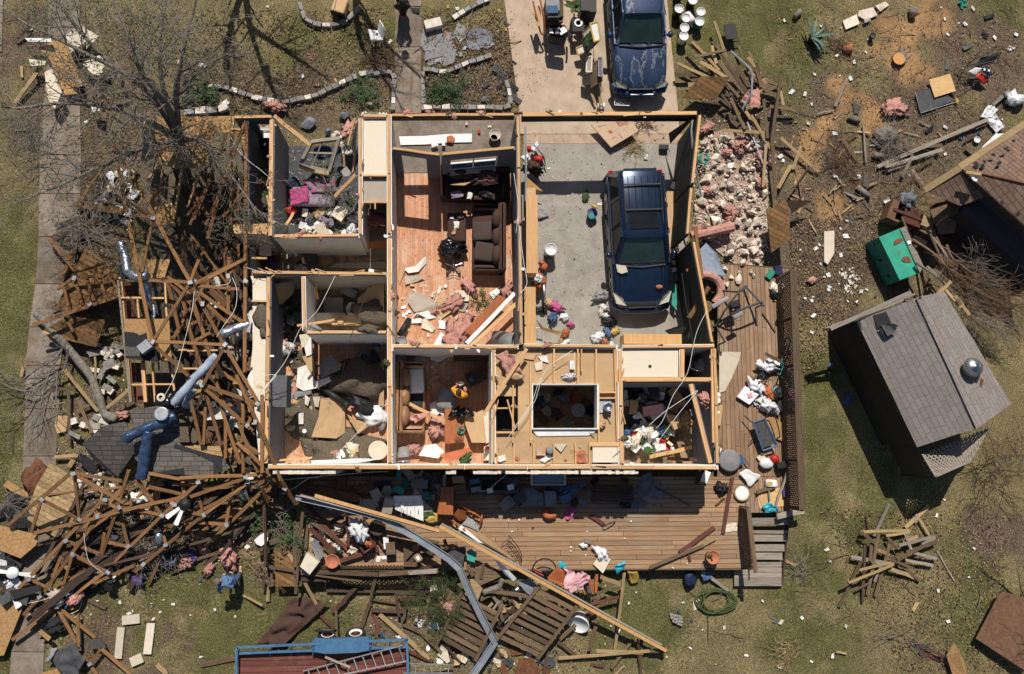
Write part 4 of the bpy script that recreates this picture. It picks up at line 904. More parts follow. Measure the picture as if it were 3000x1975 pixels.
tm_('edge_rail',a,b,.06,.06,'greywood',AR);tm_('edge_rail',b,c,.06,.06,'greywood',AR)
lo1,lo2=W(850,-60,1.9),b;lo1=W(1110,-60,1.9);lattice(MB('weathered'),V3((lo1.x,lo1.y,.05)),V3((b.x,b.y,.05)),b-UP*.04,lo1,.11,.045).bd_('lattice_wall',AR)
for p in(b,lo1,c):tm_('post',V3((p.x,p.y,0)),p,.07,.07,'darkboard',AR)
k('X')
NB=thing('neighbour_house',"neighbouring house with a brown shingled roof at the right edge",'house',W(1150,600,0))
e0=W(772,352,2.8);e1=W(1330,-20,2.8);e2=W(1330,855,2.8);r0=W(1330,480,3.35)
def tri(m,q,name,t=.06):
 nn=(q[1]-q[0]).cross(q[2]-q[0]).normalized();nn=nn if nn.z>0 else-nn
 n=len(q);return MB(m).add(q+[p-nn*t for p in q],[tuple(range(n)),tuple(range(2*n-1,n-1,-1))]+[(i+n,(i+1)%n+n,(i+1)%n,i)for i in range(n)]).bd_(name,NB)
tri('brownshingle',[e0,r0,e1],'roof');tri('brownshingle',[e0,e2,r0],'roof')
MB('darkboard').beam(e0+UP*-.12,e2+UP*-.12,.05,.2).bd_('fascia',NB);MB('tanboard').beam(e0+V3((-.08,.08,-.05)),e1+V3((-.08,.08,-.05)),.2,.06).bd_('fascia',NB)
MB('rust').tube([e0+V3((.15,-.05,.03)),e0.lerp(r0,.5)+UP*.02,r0+UP*.02],.035,5).bd_('hip_cap',NB)
a0=W(520,510,2.2);a1=e0+V3((0,0,-.08));a2=W(975,530,2.55);a3=W(755,612,2.2)
tri('brownshingle',[a0,a3,a2,a1],'porch_roof');MB('tanboard').beam(a0+V3((-.06,.06,-.02)),a1+V3((-.06,.06,.02)),.2,.07).bd_('fascia',NB)
c_=V3((r0.x,r0.y,0))
w1=V3((e0.x+.35,e0.y-.3,0));w2=V3((e2.x,e2.y+.1,0));vwall('siding',w1+V3((.15,-.1,0)),w2+V3((.15,-.1,0)),2.65,2.65,'wall',NB)
g1=W(760,640,1.9);g2=W(1330,1180,1.6);g3=W(1330,800,2.3);g0=W(960,560,2.2)
tri('siding',[g1,g2,g3,g0],'lean_to_roof');vwall('siding',V3((g1.x+.15,g1.y,0)),V3((g2.x,g2.y,0)),1.8,1.5,'wall',NB)
for x,y in((990,250),(870,320),(910,330),(930,300),(1030,310),(1050,590),(1080,205),(1160,670),(1130,150)):
 z=2.95 if y<400 else 2.95;inst('chunk',W(x,y,2.86+max(0,(x-772)*.0009)),ru(.15,.3),'blackfelt','torn_shingle',None,'',parent=NB,flat=.3)
tag(MB('white').sheet([W(830,400,2.98),W(880,405,3.),W(870,445,2.98),W(840,430,2.95)],5,5,.06,6,4).bd_('white_scrap'),'white crumpled scrap caught on the brown roof corner','scrap');tag(MB('tanboard').beam(W(795,372,3.02),W(905,388,3.1),.09,.03).bd_('splintered_board'),'pale splintered board on the brown roof corner','board')
k('H')
GB=thing('steel_locker','green steel storage locker with rusty lid beside the shed','locker',W(930,280,0))
q=[W(890,130,.95),W(1042,66,1.),W(1176,376,1.),W(1036,430,.95)];r_=[W(1075,52,.97),W(1200,330,.97)]
tri2=lambda m,q,name,t=.03:MB(m).pr_(q,t).bd_(name,GB)
tri2('greenpaint',q,'lid');tri2('greywood',[q[1]+V3((.02,0,-.03)),r_[0],r_[1],q[2]+V3((.02,0,-.03))],'rear_ledge',.9)
f0,f1=V3((q[0].x-.02,q[0].y,.02)),V3((q[3].x-.02,q[3].y,.02))
MB('teal').add([f0,f1,q[3]-UP*.02,q[0]-UP*.02]+[f0+V3((.05,0,0)),f1+V3((.05,0,0)),q[3]+V3((.1,0,-.05)),q[0]+V3((.1,0,-.05))],[(0,1,2,3),(7,6,5,4),(0,4,5,1),(1,5,6,2),(3,7,4,0),(2,6,7,3)]).bd_('front_panel',GB)
MB('teal').pr_([q[3]+V3((.02,.02,-.05)),q[2]+V3((0,.02,-.05)),q[1]+V3((0,-.02,-.05)),q[0]+V3((.02,-.02,-.05))],.85).bd_('locker_body',GB)
MB('darkgrey').beam(W(1036,75,1.01),W(1170,375,1.01),.03,.03).bd_('lid_hinge',GB)
for x,y,s in((1025,160,.3),(1085,285,.4)):inst('chunk',W(x,y,1.),s,'rust','rust_patch',None,'',parent=GB,flat=.12,tilt=.01)
for x,y in((835,180),(885,215),(885,290),(965,355),(945,400)):MB('black').box(W(x+14,y,.5),(.12,.06,.03)).bd_('latch',GB)
MB('paper').box(W(1100,167,1.02),(.12,.12,.004),.3).bd_('paper_notice',GB)
# ================= TREES AND BRANCHES =================
rg=random.Random(5)
def tree(name,label,cat,base,limbs,trunk_r,m='twig',lev=4,leafn=0,group=None):
 t=thing(name,label,cat,base)
 tr=MB('bark');tw=MB(m);leaf=[]
 for pts,r,L in limbs:
  p=sm_(pts,4);n=len(p);rs=[max(.018,r*(1-.75*i/n))for i in range(n)];tr.tube(p,rs,8,cap=False)
  for i in range(int(n*.3),n):
   for _ in range(1 if i%3 else 2):
    d=(p[min(i+1,n-1)]-p[i-1]).normalized();ax=d.orthogonal();ax.rotate(Quaternion(d,rg.uniform(0,6.28)))
    branch(tw,p[i],(d*.7+ax*rg.uniform(.5,1.1)).normalized(),L*rg.uniform(.6,1.15),max(.011,rs[i]*.4),lev-1,rg,.6,.0,2 if i%2 else 3,.0045,.8,leaf)
  branch(tw,p[-1],(p[-1]-p[-3]).normalized(),L,rs[-1],lev-1,rg,.6,0,3,.0045,.8,leaf)
 tr.bd_('trunk',t,True);tw.bd_('crown',t)
 if leafn and leaf:
  lf=MB('needle')
  for i in range(leafn):
   p=rg.choice(leaf)+V3((rg.uniform(-.12,.12),rg.uniform(-.12,.12),rg.uniform(-.1,.1)));a=rg.uniform(0,6.28);u=V3((cos(a),sin(a),rg.uniform(-.4,.4)))*.035;v=V3((-u.y,u.x,rg.uniform(-.02,.02)))*.55
   lf.add([p-u,p+v,p+u,p-v],[(0,1,2,3)])
  lf.bd_('leaves',t)
 return t
k('O')
b=W(436,440,0);f=W(420,330,2.2)
def o(x,y,z):return W(x,y,z)
tree('bare_tree','big bare leafless tree at the upper left, its limbs over the wrecked wing','tree',b,[([b,o(432,390,1.),f,o(385,240,4.2),o(330,170,5.2),o(300,90,5.8)],.17,1.3),([f,o(410,230,4.2),o(420,150,5.2),o(440,60,5.8)],.1,1.25),([f,o(360,290,3.8),o(260,250,4.8),o(150,240,5.3),o(60,250,5.4)],.11,1.3),([f,o(345,340,3.2),o(250,380,3.8),o(120,440,4.2)],.09,1.3),([f,o(470,330,3.),o(530,400,3.2),o(590,480,3.2)],.06,.9),([f,o(330,200,4.8),o(190,120,5.4),o(70,60,5.6)],.09,1.3),([o(385,240,4.2),o(250,140,5.2),o(160,40,5.6),o(120,-30,5.8)],.08,1.2),([o(385,240,4.2),o(370,130,5.),o(380,40,5.4)],.08,1.3),],.17,lev=4,leafn=4200)
b2=o(560,-150,0)
t2=[([b2,b2+V3((.1,.1,2.)),b2+V3((.35,-.4,4.)),b2+V3((.9,-.5,6.2))],.17,1.2),([b2+V3((.15,0,2.4)),b2+V3((-.3,-.2,4.2)),b2+V3((-.5,-.1,6.2))],.13,1.2),([b2+V3((.35,-.4,4.)),b2+V3((1.6,-.2,5.4)),b2+V3((2.6,0,6.6))],.1,1.1),([b2+V3((-.3,-.2,4.2)),b2+V3((-.35,-.6,5.6)),b2+V3((-.2,-.6,7))],.09,1.1),([b2+V3((.9,-.5,5.6)),b2+V3((1.1,-.9,6.2)),b2+V3((1.5,-1.1,7))],.08,1.)]
tree('bare_tree','bare tree just past the upper edge, its shadow on the lawn','tree',b2,t2,.2,lev=3)
b3=o(840,-140,0)
tree('bare_tree','slim bare tree past the upper edge beyond the stone ring','tree',b3,[([b3,b3+V3((-.2,-.2,2.5)),b3+V3((0,-.5,4.6)),b3+V3((.9,-.7,6.2))],.15,1.),([b3+V3((-.1,-.3,3)),b3+V3((.8,-.4,4.6)),b3+V3((1.9,-.5,6))],.1,1.)],.14,lev=3)
b4=o(2470,1330,0)
tree('bare_tree','bare tree reaching in from the right edge near the bottom','tree',b4,[([b4,b4+V3((-.4,.5,2)),b4+V3((-1.2,1.,3)),b4+V3((-2,1.9,3.4))],.12,1.1),([b4+V3((-.2,.3,1.5)),b4+V3((-.9,-.3,2.6)),b4+V3((-1.6,-.8,3))],.09,1.)],.12,lev=3)
k('E')
FL=thing('fallen_limb','thick lichen-grey limb lying across the left path and yard','tree limb',W(480,900,0))
p=sm_([W(255,665,.3),W(340,745,.4),W(430,850,.45),W(530,970,.45),(W(630,1100,.45)),W(690,1250,.4),W(730,1360,.35),W(810,1395,.4)],4)
mb=MB('bark');mb.tube(p,[.13+.03*noise.noise(q*2)for q in p],10);mb.bd_('limb',FL,True)
tw=MB('twig')
for pts,r in((X_('510 790 450 850 400 960 300 1020 215 1080 100 1150'),.04),(X_('440 900 395 980 330 1110 280 1300 250 1420'),.035),(X_('480 900 440 1060 300 1140 220 1200 120 1190 20 1150'),.04),(X_('400 1060 390 1250 370 1400'),.03),(X_('460 1280 330 1310 200 1400'),.025),(X_('220 1200 160 1300 60 1430'),.025),(X_('215 1080 150 1130 60 1090 0 1070'),.02)):
 q=sm_([W(x,y,.35+.1*rg.random())for x,y in pts],3);tw.tube(q,[max(.006,r*(1-.7*i/len(q)))for i in range(len(q))],6)
 for i in range(3,len(q)):
  d=(q[i]-q[i-1]).normalized();ax=V3((-d.y,d.x,0))*rg.choice((-1,1));branch(tw,q[i],(d+ax*.8).normalized(),rg.uniform(.4,.9),.012,2,rg,.55,.1,2,.004,.3)
tw.bd_('side_branches',FL)
k('X')
hp=[((500,760),(600,880),(700,1010),(900,1150)),((560,780),(640,930),(780,1080),(1000,1260)),((420,850),(560,940),(700,1080),(900,1230)),((440,1010),(600,1120),(760,1290),(960,1440)),((560,1060),(700,1180),(860,1300),(1080,1420)),((600,1000),(760,1120),(920,1240),(1150,1330)),((620,960),(740,1000),(800,1000)),((540,800),(620,980),(700,1120),(820,1280)),((660,890),(700,980),(800,1060),(940,1140)),((520,1040),(640,1150),(720,1260),(850,1400)),((700,1060),(850,1180),(1000,1220),(1100,1240))]
for i,pts in enumerate(hp):
 z0=.8+.12*(i%5);mb=MB('twigbrown' if i%3 else 'twig');q=sm_([W(x,y,z0+.35*j)for j,(x,y)in enumerate(pts)],4)
 mb.tube(q,[max(.007,.05*(1-.85*j/len(q)))for j in range(len(q))],7)
 for j in range(4,len(q)):
  for _ in range(3):
   d=(q[j]-q[j-1]).normalized();ax=V3((-d.y,d.x,rg.uniform(-.4,.5)))*rg.choice((-1,1));branch(mb,q[j],(d+ax*rg.uniform(.25,.6)).normalized(),rg.uniform(.5,1.),.012,2,rg,.4,0,2,.0045,.6)
 tag(mb.bd_('cut_branch'),'bare cut branch in the brush heap beside the shed','branch','cut branches heaped by the shed')
def brush(c,x,y,z,r,n,m,label,leaf=None,name='brush_tangle',cat='brush',h=.5,L=.6):
 k(c);mb=MB(m);ct=W(x,y,z);lv=[]
 for i in range(n):
  a=rg.uniform(0,6.28);q=ct+V3((cos(a),sin(a),0))*r*math.sqrt(rg.random())*.7+UP*rg.random()*h*.5;a2=rg.uniform(0,6.28)
  branch(mb,q,V3((cos(a2),sin(a2),rg.uniform(-.1,.5))).normalized(),L*rg.uniform(.6,1.3),.012,2,rg,.6,.05,2,.004,.5,lv)
 if leaf:
  mb.use(leaf[0])
  for i in range(leaf[1]):
   p=rg.choice(lv)+V3((rg.uniform(-.08,.08),rg.uniform(-.08,.08),rg.uniform(-.05,.08)));a=rg.uniform(0,6.28);u=V3((cos(a),sin(a),rg.uniform(-.5,.5)))*leaf[2];v=V3((-u.y,u.x,0))*leaf[3]
   mb.add([p-u,p+v,p+u,p-v],[(0,1,2,3)])
 return tag(mb.bd_(name),label,cat)
brush('L',1700,60,.8,1.,70,'twigbrown','dry brown brush heaped over the arbour by the shed',h=1.4,L=.8)
brush('J',1210,1090,.4,.55,34,'needle','green cedar bough with fine needles dropped by the slatted panel',('needle',3800,.03,.18),'cedar_bough','bough',.4,.5)
brush('I',1000,600,.2,.8,46,'twig','tangle of grey twigs under the fallen trusses',h=.5);brush('I',1180,640,.3,.6,36,'twig','grey brush caught behind the truss beside the ceiling fan',h=.5);brush('I',940,780,.2,.6,32,'twig','brush tangle above the purple bag',h=.4)
brush('J',130,520,.4,.6,30,'twig','leafy bush in shade at the left end of the deck',('leafgreen',700,.045,.5),'bush','bush',.8)
brush('I',1760,800,.1,.55,34,'drygrass','dry straw coloured grass clump beside the stooping person',h=.4,L=.4,name='dry_grass_clump',cat='dry grass')
brush('B',870,380,.05,.65,40,'twigbrown','brown brush below the white plastic chair',h=.4);brush('B',740,640,.05,.4,24,'leafgreen','low green shrub inside the stone bed',('leafgreen',700,.04,.4),'shrub','shrub',.3,.35);brush('B',1350,640,.05,.6,40,'leafgreen','low green plants inside the right stone bed',('leafgreen',900,.04,.4),'shrub','shrub',.3,.35)
brush('A',1420,660,.1,.4,20,'leafgreen','green strappy plant inside the left end of the stone bed',('leafgreen',800,.07,.25),'leafy_plant','plant',.4,.3);brush('A',1680,740,.05,.25,16,'drygrass','withered yellow plant beside the stone bed wall',h=.3,L=.3,name='withered_plant',cat='plant')
brush('D',980,1000,.15,.6,40,'twig','dark brush by the grey stump mound in the right yard',h=.4);brush('D',620,1130,.1,.8,44,'twigbrown','thin brown brush left of the long boards',h=.3);brush('D',600,300,.05,.4,24,'twigbrown','small brown brush beside the agave',h=.2,L=.35)
brush('X',400,520,.3,.7,46,'twigbrown','brown brush heaped above the green locker',h=.5,L=.7);brush('L',1050,1330,.05,.5,20,'twig','bare fallen branchlets on the lower right lawn',h=.1,L=.9);brush('L',230,1430,.03,.5,30,'drygrass','dry straw patch at the bottom of the lawn',h=.1,L=.3,name='dry_grass_clump',cat='dry grass')
brush('B',540,1330,.6,.35,22,'twig','thin leafy branch fallen over the bedroom mattress',('leafgreen',300,.03,.5),'fallen_branch','branch',.5);brush('C',960,1020,.06,.45,50,'drygrass','dry leaves and straw on the garage floor behind the car',h=.05,L=.3,name='leaf_drift',cat='leaves')
brush('C',1030,870,.06,.3,26,'twigbrown','twig scatter on the apron beside the cardboard box',h=.05,L=.3);brush('L',320,850,.1,.3,14,'twig','small bare branch beside the deck steps',h=.2,L=.5);brush('F',1590,580,.1,.25,16,'leafgreen','green leafy sprig on the living room floor',('leafgreen',160,.03,.5),'leafy_sprig','sprig',.1,.3)
brush('I',60,380,.1,.4,14,'twig','bare branch lying left of the tan boards',h=.2,L=.8);brush('A',300,1000,.3,.7,34,'twig','low bare branches over the side path',h=1.2,L=.9);brush('E',600,120,.6,.7,50,'twig','bare branches left of the fallen trusses',h=1.,L=.8)
# ================= FALLEN ROOF TRUSSES =================
def truss(label,members,plates='',name='roof_truss',w=.095,h=.045):
 rows=[l.split()for l in members.strip().split(';')if l.strip()]
 k(rows[0][0].split('/')[0]);at=W(float(rows[0][2]),float(rows[0][3]),0);t=thing(name,label,'roof truss',at)
 for r in rows:
  c=r[0].split('/');v=[float(q)for q in r[2:]]
  a=WC(c[0],v[0],v[1],v[4]);b=WC(c[-1],v[2],v[3],v[5])
  tm_('chord' if r[1]=='c' else 'web',a,b,w*(1.05 if r[1]=='c' else .95),h,'truss',t,.02,ru(-.3,.3),.06)
 for r in[l.split()for l in plates.split(';')if l.strip()]:
  v=[float(q)for q in r[1:4]];MB('galv').box(WC(r[0],v[0],v[1],v[2]+.07),(.13,.1,.012),ru(0,3)).bd_('truss_plate',t)
 return t
truss('tallest fallen roof truss with a long diagonal chord across the wrecked wing','''M/N c 10 370 395 890 2.8 2.7;M/N c 30 400 810 250 2.85 2.8;N c 810 250 1180 930 2.8 2.7;N/Q c 1180 930 1485 325 2.7 2.5;M w 190 1265 500 1300 2.8 2.85;M/N w 500 1310 285 140 2.8 2.75;N w 365 225 800 250 2.75 2.8;
N w 800 270 415 880 2.8 2.7;N w 430 900 1180 935 2.72 2.72;N w 1190 950 950 1370 2.7 2.55;N w 400 920 800 1280 2.68 2.5''','M 500 1308 2.83;M 190 1268 2.82;N 810 252 2.85;N 1190 930 2.76;N 400 900 2.75;N 945 485 2.8')
truss('fallen roof truss fanning right from the centre plate towards the ceiling strip','''N c 810 250 910 0 2.72 2.6;N c 860 270 1240 70 2.7 2.5;N c 860 280 1420 -10 2.66 2.55;N w 880 290 1345 325 2.62 2.5;N c 910 360 1390 690 2.7 2.45;N w 1000 500 1210 690 2.62 2.4;N w 1240 160 1330 20 2.5 2.5''','N 1225 180 2.55;N 1415 235 2.55')
truss('half collapsed roof truss leaning under the central plate, all bottom chords','''N c 560 240 720 900 2.2 1.8;N c 670 280 770 570 2.3 2.1;N c 740 560 930 1170 2.2 1.8;N c 770 300 970 850 2.3 2.1;N c 850 480 1030 1070 2.3 1.9;N w 560 190 860 420 2.4 2.3;N w 600 260 830 500 2.3 2.2;N w 690 760 1050 620 2 2.1;N w 610 870 740 720 1.9 2;N w 860 890 1060 790 2.1 2.1''')
truss('twin straight bottom chords running down beside the ceiling strip','''M/N c 1660 140 1405 1240 2.5 2.4;N c 1235 -20 1215 900 2.4 2.3;N c 1005 220 1000 420 2.3 2.3''','N 1415 240 2.47')
truss('splayed roof truss under the bare branches at the upper left','''M c 1640 130 1330 970 2.4 2.2;M c 1415 255 1200 850 2.35 2.2;M c 1480 270 1470 650 2.35 2.25;M w 1470 930 1460 1400 2.2 2.1;M w 1650 990 1370 1290 2.3 2.2;M c 1200 850 1000 1330 2.2 2.1;M c 1330 970 1180 1560 2.2 2.0;M w 1090 1080 920 1280 2 2;M w 1130 1000 960 1400 1.95 1.95;M w 1290 1090 1150 1400 2.1 2''')
truss('fallen roof truss whose chords end at the shingled roof edge','''Q c 830 120 1415 640 2.4 2.1;Q c 860 110 1450 320 2.4 2.4;Q w 960 0 1095 340 2.2 2.1;Q c 1050 370 1270 1020 2.1 1.8;Q c 885 225 1050 810 2.2 1.9;Q w 1470 340 1345 575 2.3 2.2;Q w 1205 290 1110 345 2.1 2.1;Q w 700 270 820 800 2.0 1.7;Q w 870 370 850 800 1.9 1.7;Q w 1100 540 1100 950 1.9 1.7''','Q 825 110 2.45;Q 1465 325 2.48;Q 1350 575 2.3')
truss('bent roof truss crossing over the lower left wall corner','''Q c 1225 0 1410 420 2.75 2.72;Q c 1410 420 1560 740 2.72 2.7;Q c 1560 740 1735 1200 2.7 2.3;Q c 1735 1200 1915 1490 2.3 1.5;Q w 1295 330 1300 560 2.3 2.2;Q w 1245 540 1390 890 2.3 2.3;Q c 1230 770 1380 900 2.2 2.4;Q c 1380 890 1620 1150 2.4 2.2;Q w 1370 820 1510 900 2.3 2.3;Q c 1520 230 1520 1120 2.6 2.5;Q w 1400 950 1475 1120 2.2 2;Q w 1295 850 1305 1120 2.1 2;Q w 1290 560 1290 760 2.2 2.2;Q w 1620 1150 1930 1480 2.1 1.5;Q w 1510 1280 1590 1460 1.9 1.4''','Q 1440 535 2.78;Q 1780 1300 2.0')
truss('long low roof truss lying past the lower left corner of the house','''S c 915 105 370 590 1.7 1.5;S/R c 370 590 1110 1100 1.5 .5;S w 100 190 370 590 1.6 1.5;S w 220 105 785 210 1.8 1.7;S w 220 260 610 350 1.5 1.5;S w 0 505 350 585 1.3 1.5;S w 610 200 625 345 1.4 1.5;R w 1130 815 1335 860 1 .9;R w 1250 470 1340 855 1.2 .9;R c 1120 1110 600 1490 .55 .35;R w 760 940 1130 1130 .9 .6;R/I c 600 1490 80 1335 .35 .3''','S 785 210 1.78;S 512 468 1.62;S 370 592 1.6;R 1335 860 1;R 1125 1130 .65;R 590 1490 .42')
truss('second low roof truss pointing down left past the ceiling fan','''S c 1560 150 1380 200 1.75 1.7;S c 1380 200 850 580 1.7 1.4;S c 850 580 50 1240 1.4 .5;S w 780 360 855 580 1.6 1.45;S w 640 545 845 585 1.4 1.42;S w 640 680 820 960 1.1 .2;S w 375 800 425 930 .8 .8;S w 390 985 220 1380 .7 .1;S w 650 660 1110 690 1.2 1.2;S w 1155 400 1110 690 1.3 1.2''','S 1355 200 1.78;S 850 582 1.5;S 410 930 .95;S 155 1150 .7;S 1110 695 1.3')
truss('bundle of overlapping truss chords along the lower left wall corner','''S c 560 160 1560 115 1.9 1.9;S c 690 375 1300 170 1.75 1.85;S c 20 525 620 375 1.2 1.6;S c 640 640 1200 330 1.3 1.6;S c 390 760 700 590 1.0 1.2;S c 1850 0 1470 240 2.3 1.8;S c 1840 60 1500 310 2.1 1.6;S c 1510 320 870 950 1.5 .3;S c 830 270 1450 260 1.5 1.6;S w 500 230 880 240 1.5 1.5;S w 1520 270 1590 450 1.5 1.3''','S 1330 150 1.95')
truss('leftmost fallen roof truss, its peak over the tan boards','''R c 745 88 85 640 1.9 .7;R c 745 90 1275 175 1.9 1.8;R w 775 110 830 575 1.85 1.3;R c 790 115 1290 400 1.9 1.6;R w 430 372 325 720 1.3 .8;R w 440 372 830 580 1.35 1.3;R c 350 722 1215 505 .8 1.5;R c 1215 500 1710 385 1.5 1.6''','R 760 100 1.98;R 432 370 1.4;R 830 580 1.42;R 1015 540 1.52')
truss('steep roof truss standing on edge left of the brush tangle','''R c 1345 60 1215 490 1.9 1.5;R c 1215 490 1060 960 1.5 .7;R c 1060 960 990 1180 .7 .3;R w 1250 445 1690 540 1.5 1.3;R w 1085 370 1215 460 1.4 1.5;R c 1420 170 1690 540 1.7 1.3;R w 1320 230 1370 430 1.3 1.3''','R 1240 450 1.62;R 1095 372 1.5;R 1685 540 1.4')
truss('roof truss with parallel chords reaching the bottom left path','''R c 1085 360 640 830 1.4 .9;R c 640 830 190 1300 .9 .4;R c 1040 540 800 860 1.2 .9;R c 800 860 430 1375 .9 .4;R c 430 1375 250 1567 .4 .3;R w 690 800 1060 945 .9 .7;R w 760 940 655 1300 .9 .4;R w 410 1385 590 1490 .4 .4;R w 310 1200 480 1280 .5 .5;R w 560 1285 980 1080 .4 .5;R w 640 960 545 1190 .6 .5;R w 1190 900 1250 1180 .6 .3;R w 1090 720 1060 940 .8 .5;R w 610 1330 630 1480 .3 .3''','R 685 800 1;R 757 942 1;R 412 1385 .5;R 300 1205 .55;R 1000 1195 .4')
truss('small broken truss end on the lawn at the lower left','''I c 390 1105 650 1320 .3 .25;I c 385 1110 520 1350 .32 .25;I w 530 1160 535 1380 .3 .3;I c 690 1395 890 1567 .3 .2;I w 680 1400 610 1510 .3 .2;I w 570 1440 660 1567 .2 .2''','I 385 1105 .4;I 610 1500 .25')
truss('little ladder truss lying flat left of the fascia board','''E c 230 740 830 540 1.0 1.2;E c 510 412 820 398 1.1 1.3;E w 440 470 490 645 1.0 1.05;E w 520 420 575 610 1.05 1.1;E w 605 420 655 575 1.1 1.1;E w 690 410 740 560 1.15 1.15;E w 780 410 825 530 1.2 1.2;E c 400 490 510 415 .9 1.05;E w 450 680 510 790 .9 .8''','E 515 415 1.15;E 625 597 1.15')
fb=lambda c,pts,z,m,lab,nm='board_panel',cat='panel',t=.03:(k(c),pn_(pts,z,t,m,nm,lab,cat))[1]
fb('E',X_('595 195 700 280 825 400 830 530 500 640 380 640 500 400'),[.9,.9,.9,1.,.8,.6,.7],'brownboards','brown board sheathing panel lying left of the wrecked wing')
fb('E',X_('300 780 470 680 735 705 668 895 480 850'),[.5,.7,.7,.5,.5],'brownboards','smaller brown board panel under the ladder truss')
fb('I',X_('245 290 345 120 520 245 500 520 425 668 190 520 180 470'),[.25,.3,.35,.35,.25,.2,.2],'fenceboards','tan weathered fence panel lying across the side path')
fb('I',X_('0 555 262 622 245 690 140 780 0 725'),.5,'osb','broken sheet of chipboard at the left edge','chipboard_sheet','board',.02)
fb('I',X_('0 1030 170 1075 25 1440 -60 1450 -60 1040'),.3,'osb','chipboard sheet on the path at the bottom left edge','chipboard_sheet','board',.02)
fb('I',X_('20 285 55 250 185 330 195 368 125 355'),.15,'osb','curved chipboard offcut at the left of the path','chipboard_sheet','board',.02)
fb('E',X_('395 1370 470 1375 460 1480 400 1495 380 1440'),.15,'tancard','rounded tan wallboard piece beside the left path','wallboard_piece','debris',.02)
fb('I',X_('280 1560 420 1520 540 1545 600 1600 300 1610'),.1,'osb','chipboard corner under the grey tarp at the bottom','chipboard_sheet','board',.02)
fb('L',X_('1530 1325 1700 1000 1900 1060 1900 1567 1800 1520'),[.35,.4,.5,.5,.35],'sheath','brown fibre panel lying at the lower right edge','fibre_panel','panel',.02)
fb('L',X_('1330 1440 1380 1350 1420 1420 1470 1520 1460 1600 1380 1600'),[.3,.45,.5,.4,.3,.2],'osb','curled chipboard strip at the bottom right','chipboard_sheet','board',.02)
fb('K',X_('345 1060 430 1080 425 1165 355 1170 345 1100'),.62,'rust','rusty brown sheet on the right slatted panel','rusty_sheet','sheet',.015)
fb('K',X_('160 1460 265 1455 310 1540 300 1600 130 1600'),.1,'rust','rust brown sheet on the lawn at the bottom centre','rusty_sheet','sheet',.015)
fb('J',X_('1255 1370 1290 1360 1320 1480 1300 1495 1235 1440'),.1,'cream','cream wallboard shard beside the left slatted panel','wallboard_piece','debris',.02)
fb('C',X_('1300 680 1430 530 1635 535 1540 690'),[.5,.75,.85,.55],'brownboards','brown fence section propped at the garage corner','fence_section','fence')
k('D');pn_(X_('110 1470 240 1390 262 1430 275 1660 140 1760'),[.9,1.,1.,.9,.7],.04,'brownboards','fence_section','brown fence section leaning beside the limestone rubble','fence');pn_(X_('245 1390 425 1395 290 1480'),[.9,.6,.7],.04,'darkboard','fence_section','dark triangular board section beside the rubble heap','fence')
k('X');pn_(X_('540 640 760 560 715 800 610 810'),[.9,1.1,1.1,.9],.04,'weathered','fence_section','weathered plank fence section under the neighbour roof','fence')
pn_(X_('520 570 700 540 760 560 520 600'),[.9,.95,.95,.9],.03,'weathered','fence_board','long plank along the top of the fence section','board')
k('I');tag(MB('darkgrey').sheet([W(315,1440,.2),W(490,1355,.45),W(575,1470,.4),W(500,1640,.2)],12,12,.22,2.2,5).bd_('grey_tarp'),'rumpled dark grey sheet over rubble at the bottom left','tarp')
tag(MB('grey').sheet([W(310,1490,.25),W(355,1385,.3),W(390,1390,.45),W(345,1480,.3)],6,6,.1,4,2).bd_('grey_tarp'),'light grey folded flap beside the dark grey sheet','tarp')
k('J');tag(MB('sofabrown').sheet([W(0,1370,.06),W(270,1030,.15),W(500,1080,.2),W(190,1370,.06)],18,14,.3,2.2,8).bd_('brown_tarp'),'brown tarpaulin crumpled on the lawn above the trailer','tarp')
def duct(c,s,z,r,m,lab,bump=.12,name='foil_duct'):
 k(c);v=[float(q)for q in s.split()];zs=z if isinstance(z,(list,tuple))else[z]*(len(v)//2)
 p=sm_([W(v[2*i],v[2*i+1],zs[i])for i in range(len(v)//2)],12)
 p=[q+V3((noise.noise(q*4),noise.noise(q*4+UP*7),noise.noise(q*4+UP*3)))*r*.22 for q in p];mb=MB(m).tube(p,[r*(1+bump*(1 if i%2 else-1)*.5+.14*noise.noise(q*5))for i,q in enumerate(p)],14)
 for v in mb.v:v+=V3((noise.noise(v*9),noise.noise(v*9+UP*5),noise.noise(v*9+UP*2)))*r*.16
 return tag(mb.bd_(name,None,True),lab,'duct')
duct('E','840 170 870 270 890 370 950 405 1035 395',[1.9,2.,2.1,2.3,2.3],.13,'foil','bent silver foil duct over the ladder truss');duct('E','1025 440 1025 580',[2.1,1.9],.12,'foil','short hanging silver duct below the bent one')
duct('E','1545 815 1630 770 1725 740',[2.4,2.4,2.3],.14,'foil','silver foil duct ending in a grey boot by the ceiling strip');duct('E','1200 1290 1350 1120 1510 950',[2.1,2.3,2.4],.13,'ductgrey','long pale blue grey duct lying diagonally on the trusses',.05)
duct('E','870 1530 1000 1465 1120 1420 1220 1370',[2.,2.05,2.05,2.],.15,'ductblue','shiny blue wrapped duct pointing left over the shingles');duct('I','1010 -80 985 60 960 230',[2.,1.9,1.7],.16,'ductblue','shiny blue silver duct hanging down over the shingle edge')
duct('E','1290 1310 1330 1200',[1.6,1.8],.12,'ductgrey','short pale duct stub under the long diagonal duct',.05)
duct('E','1065 600 1075 660 1065 720 1085 760',[1.9,1.9,1.9,1.9],.045,'foil','thin crumpled foil strip hanging over the chipboard',.3)
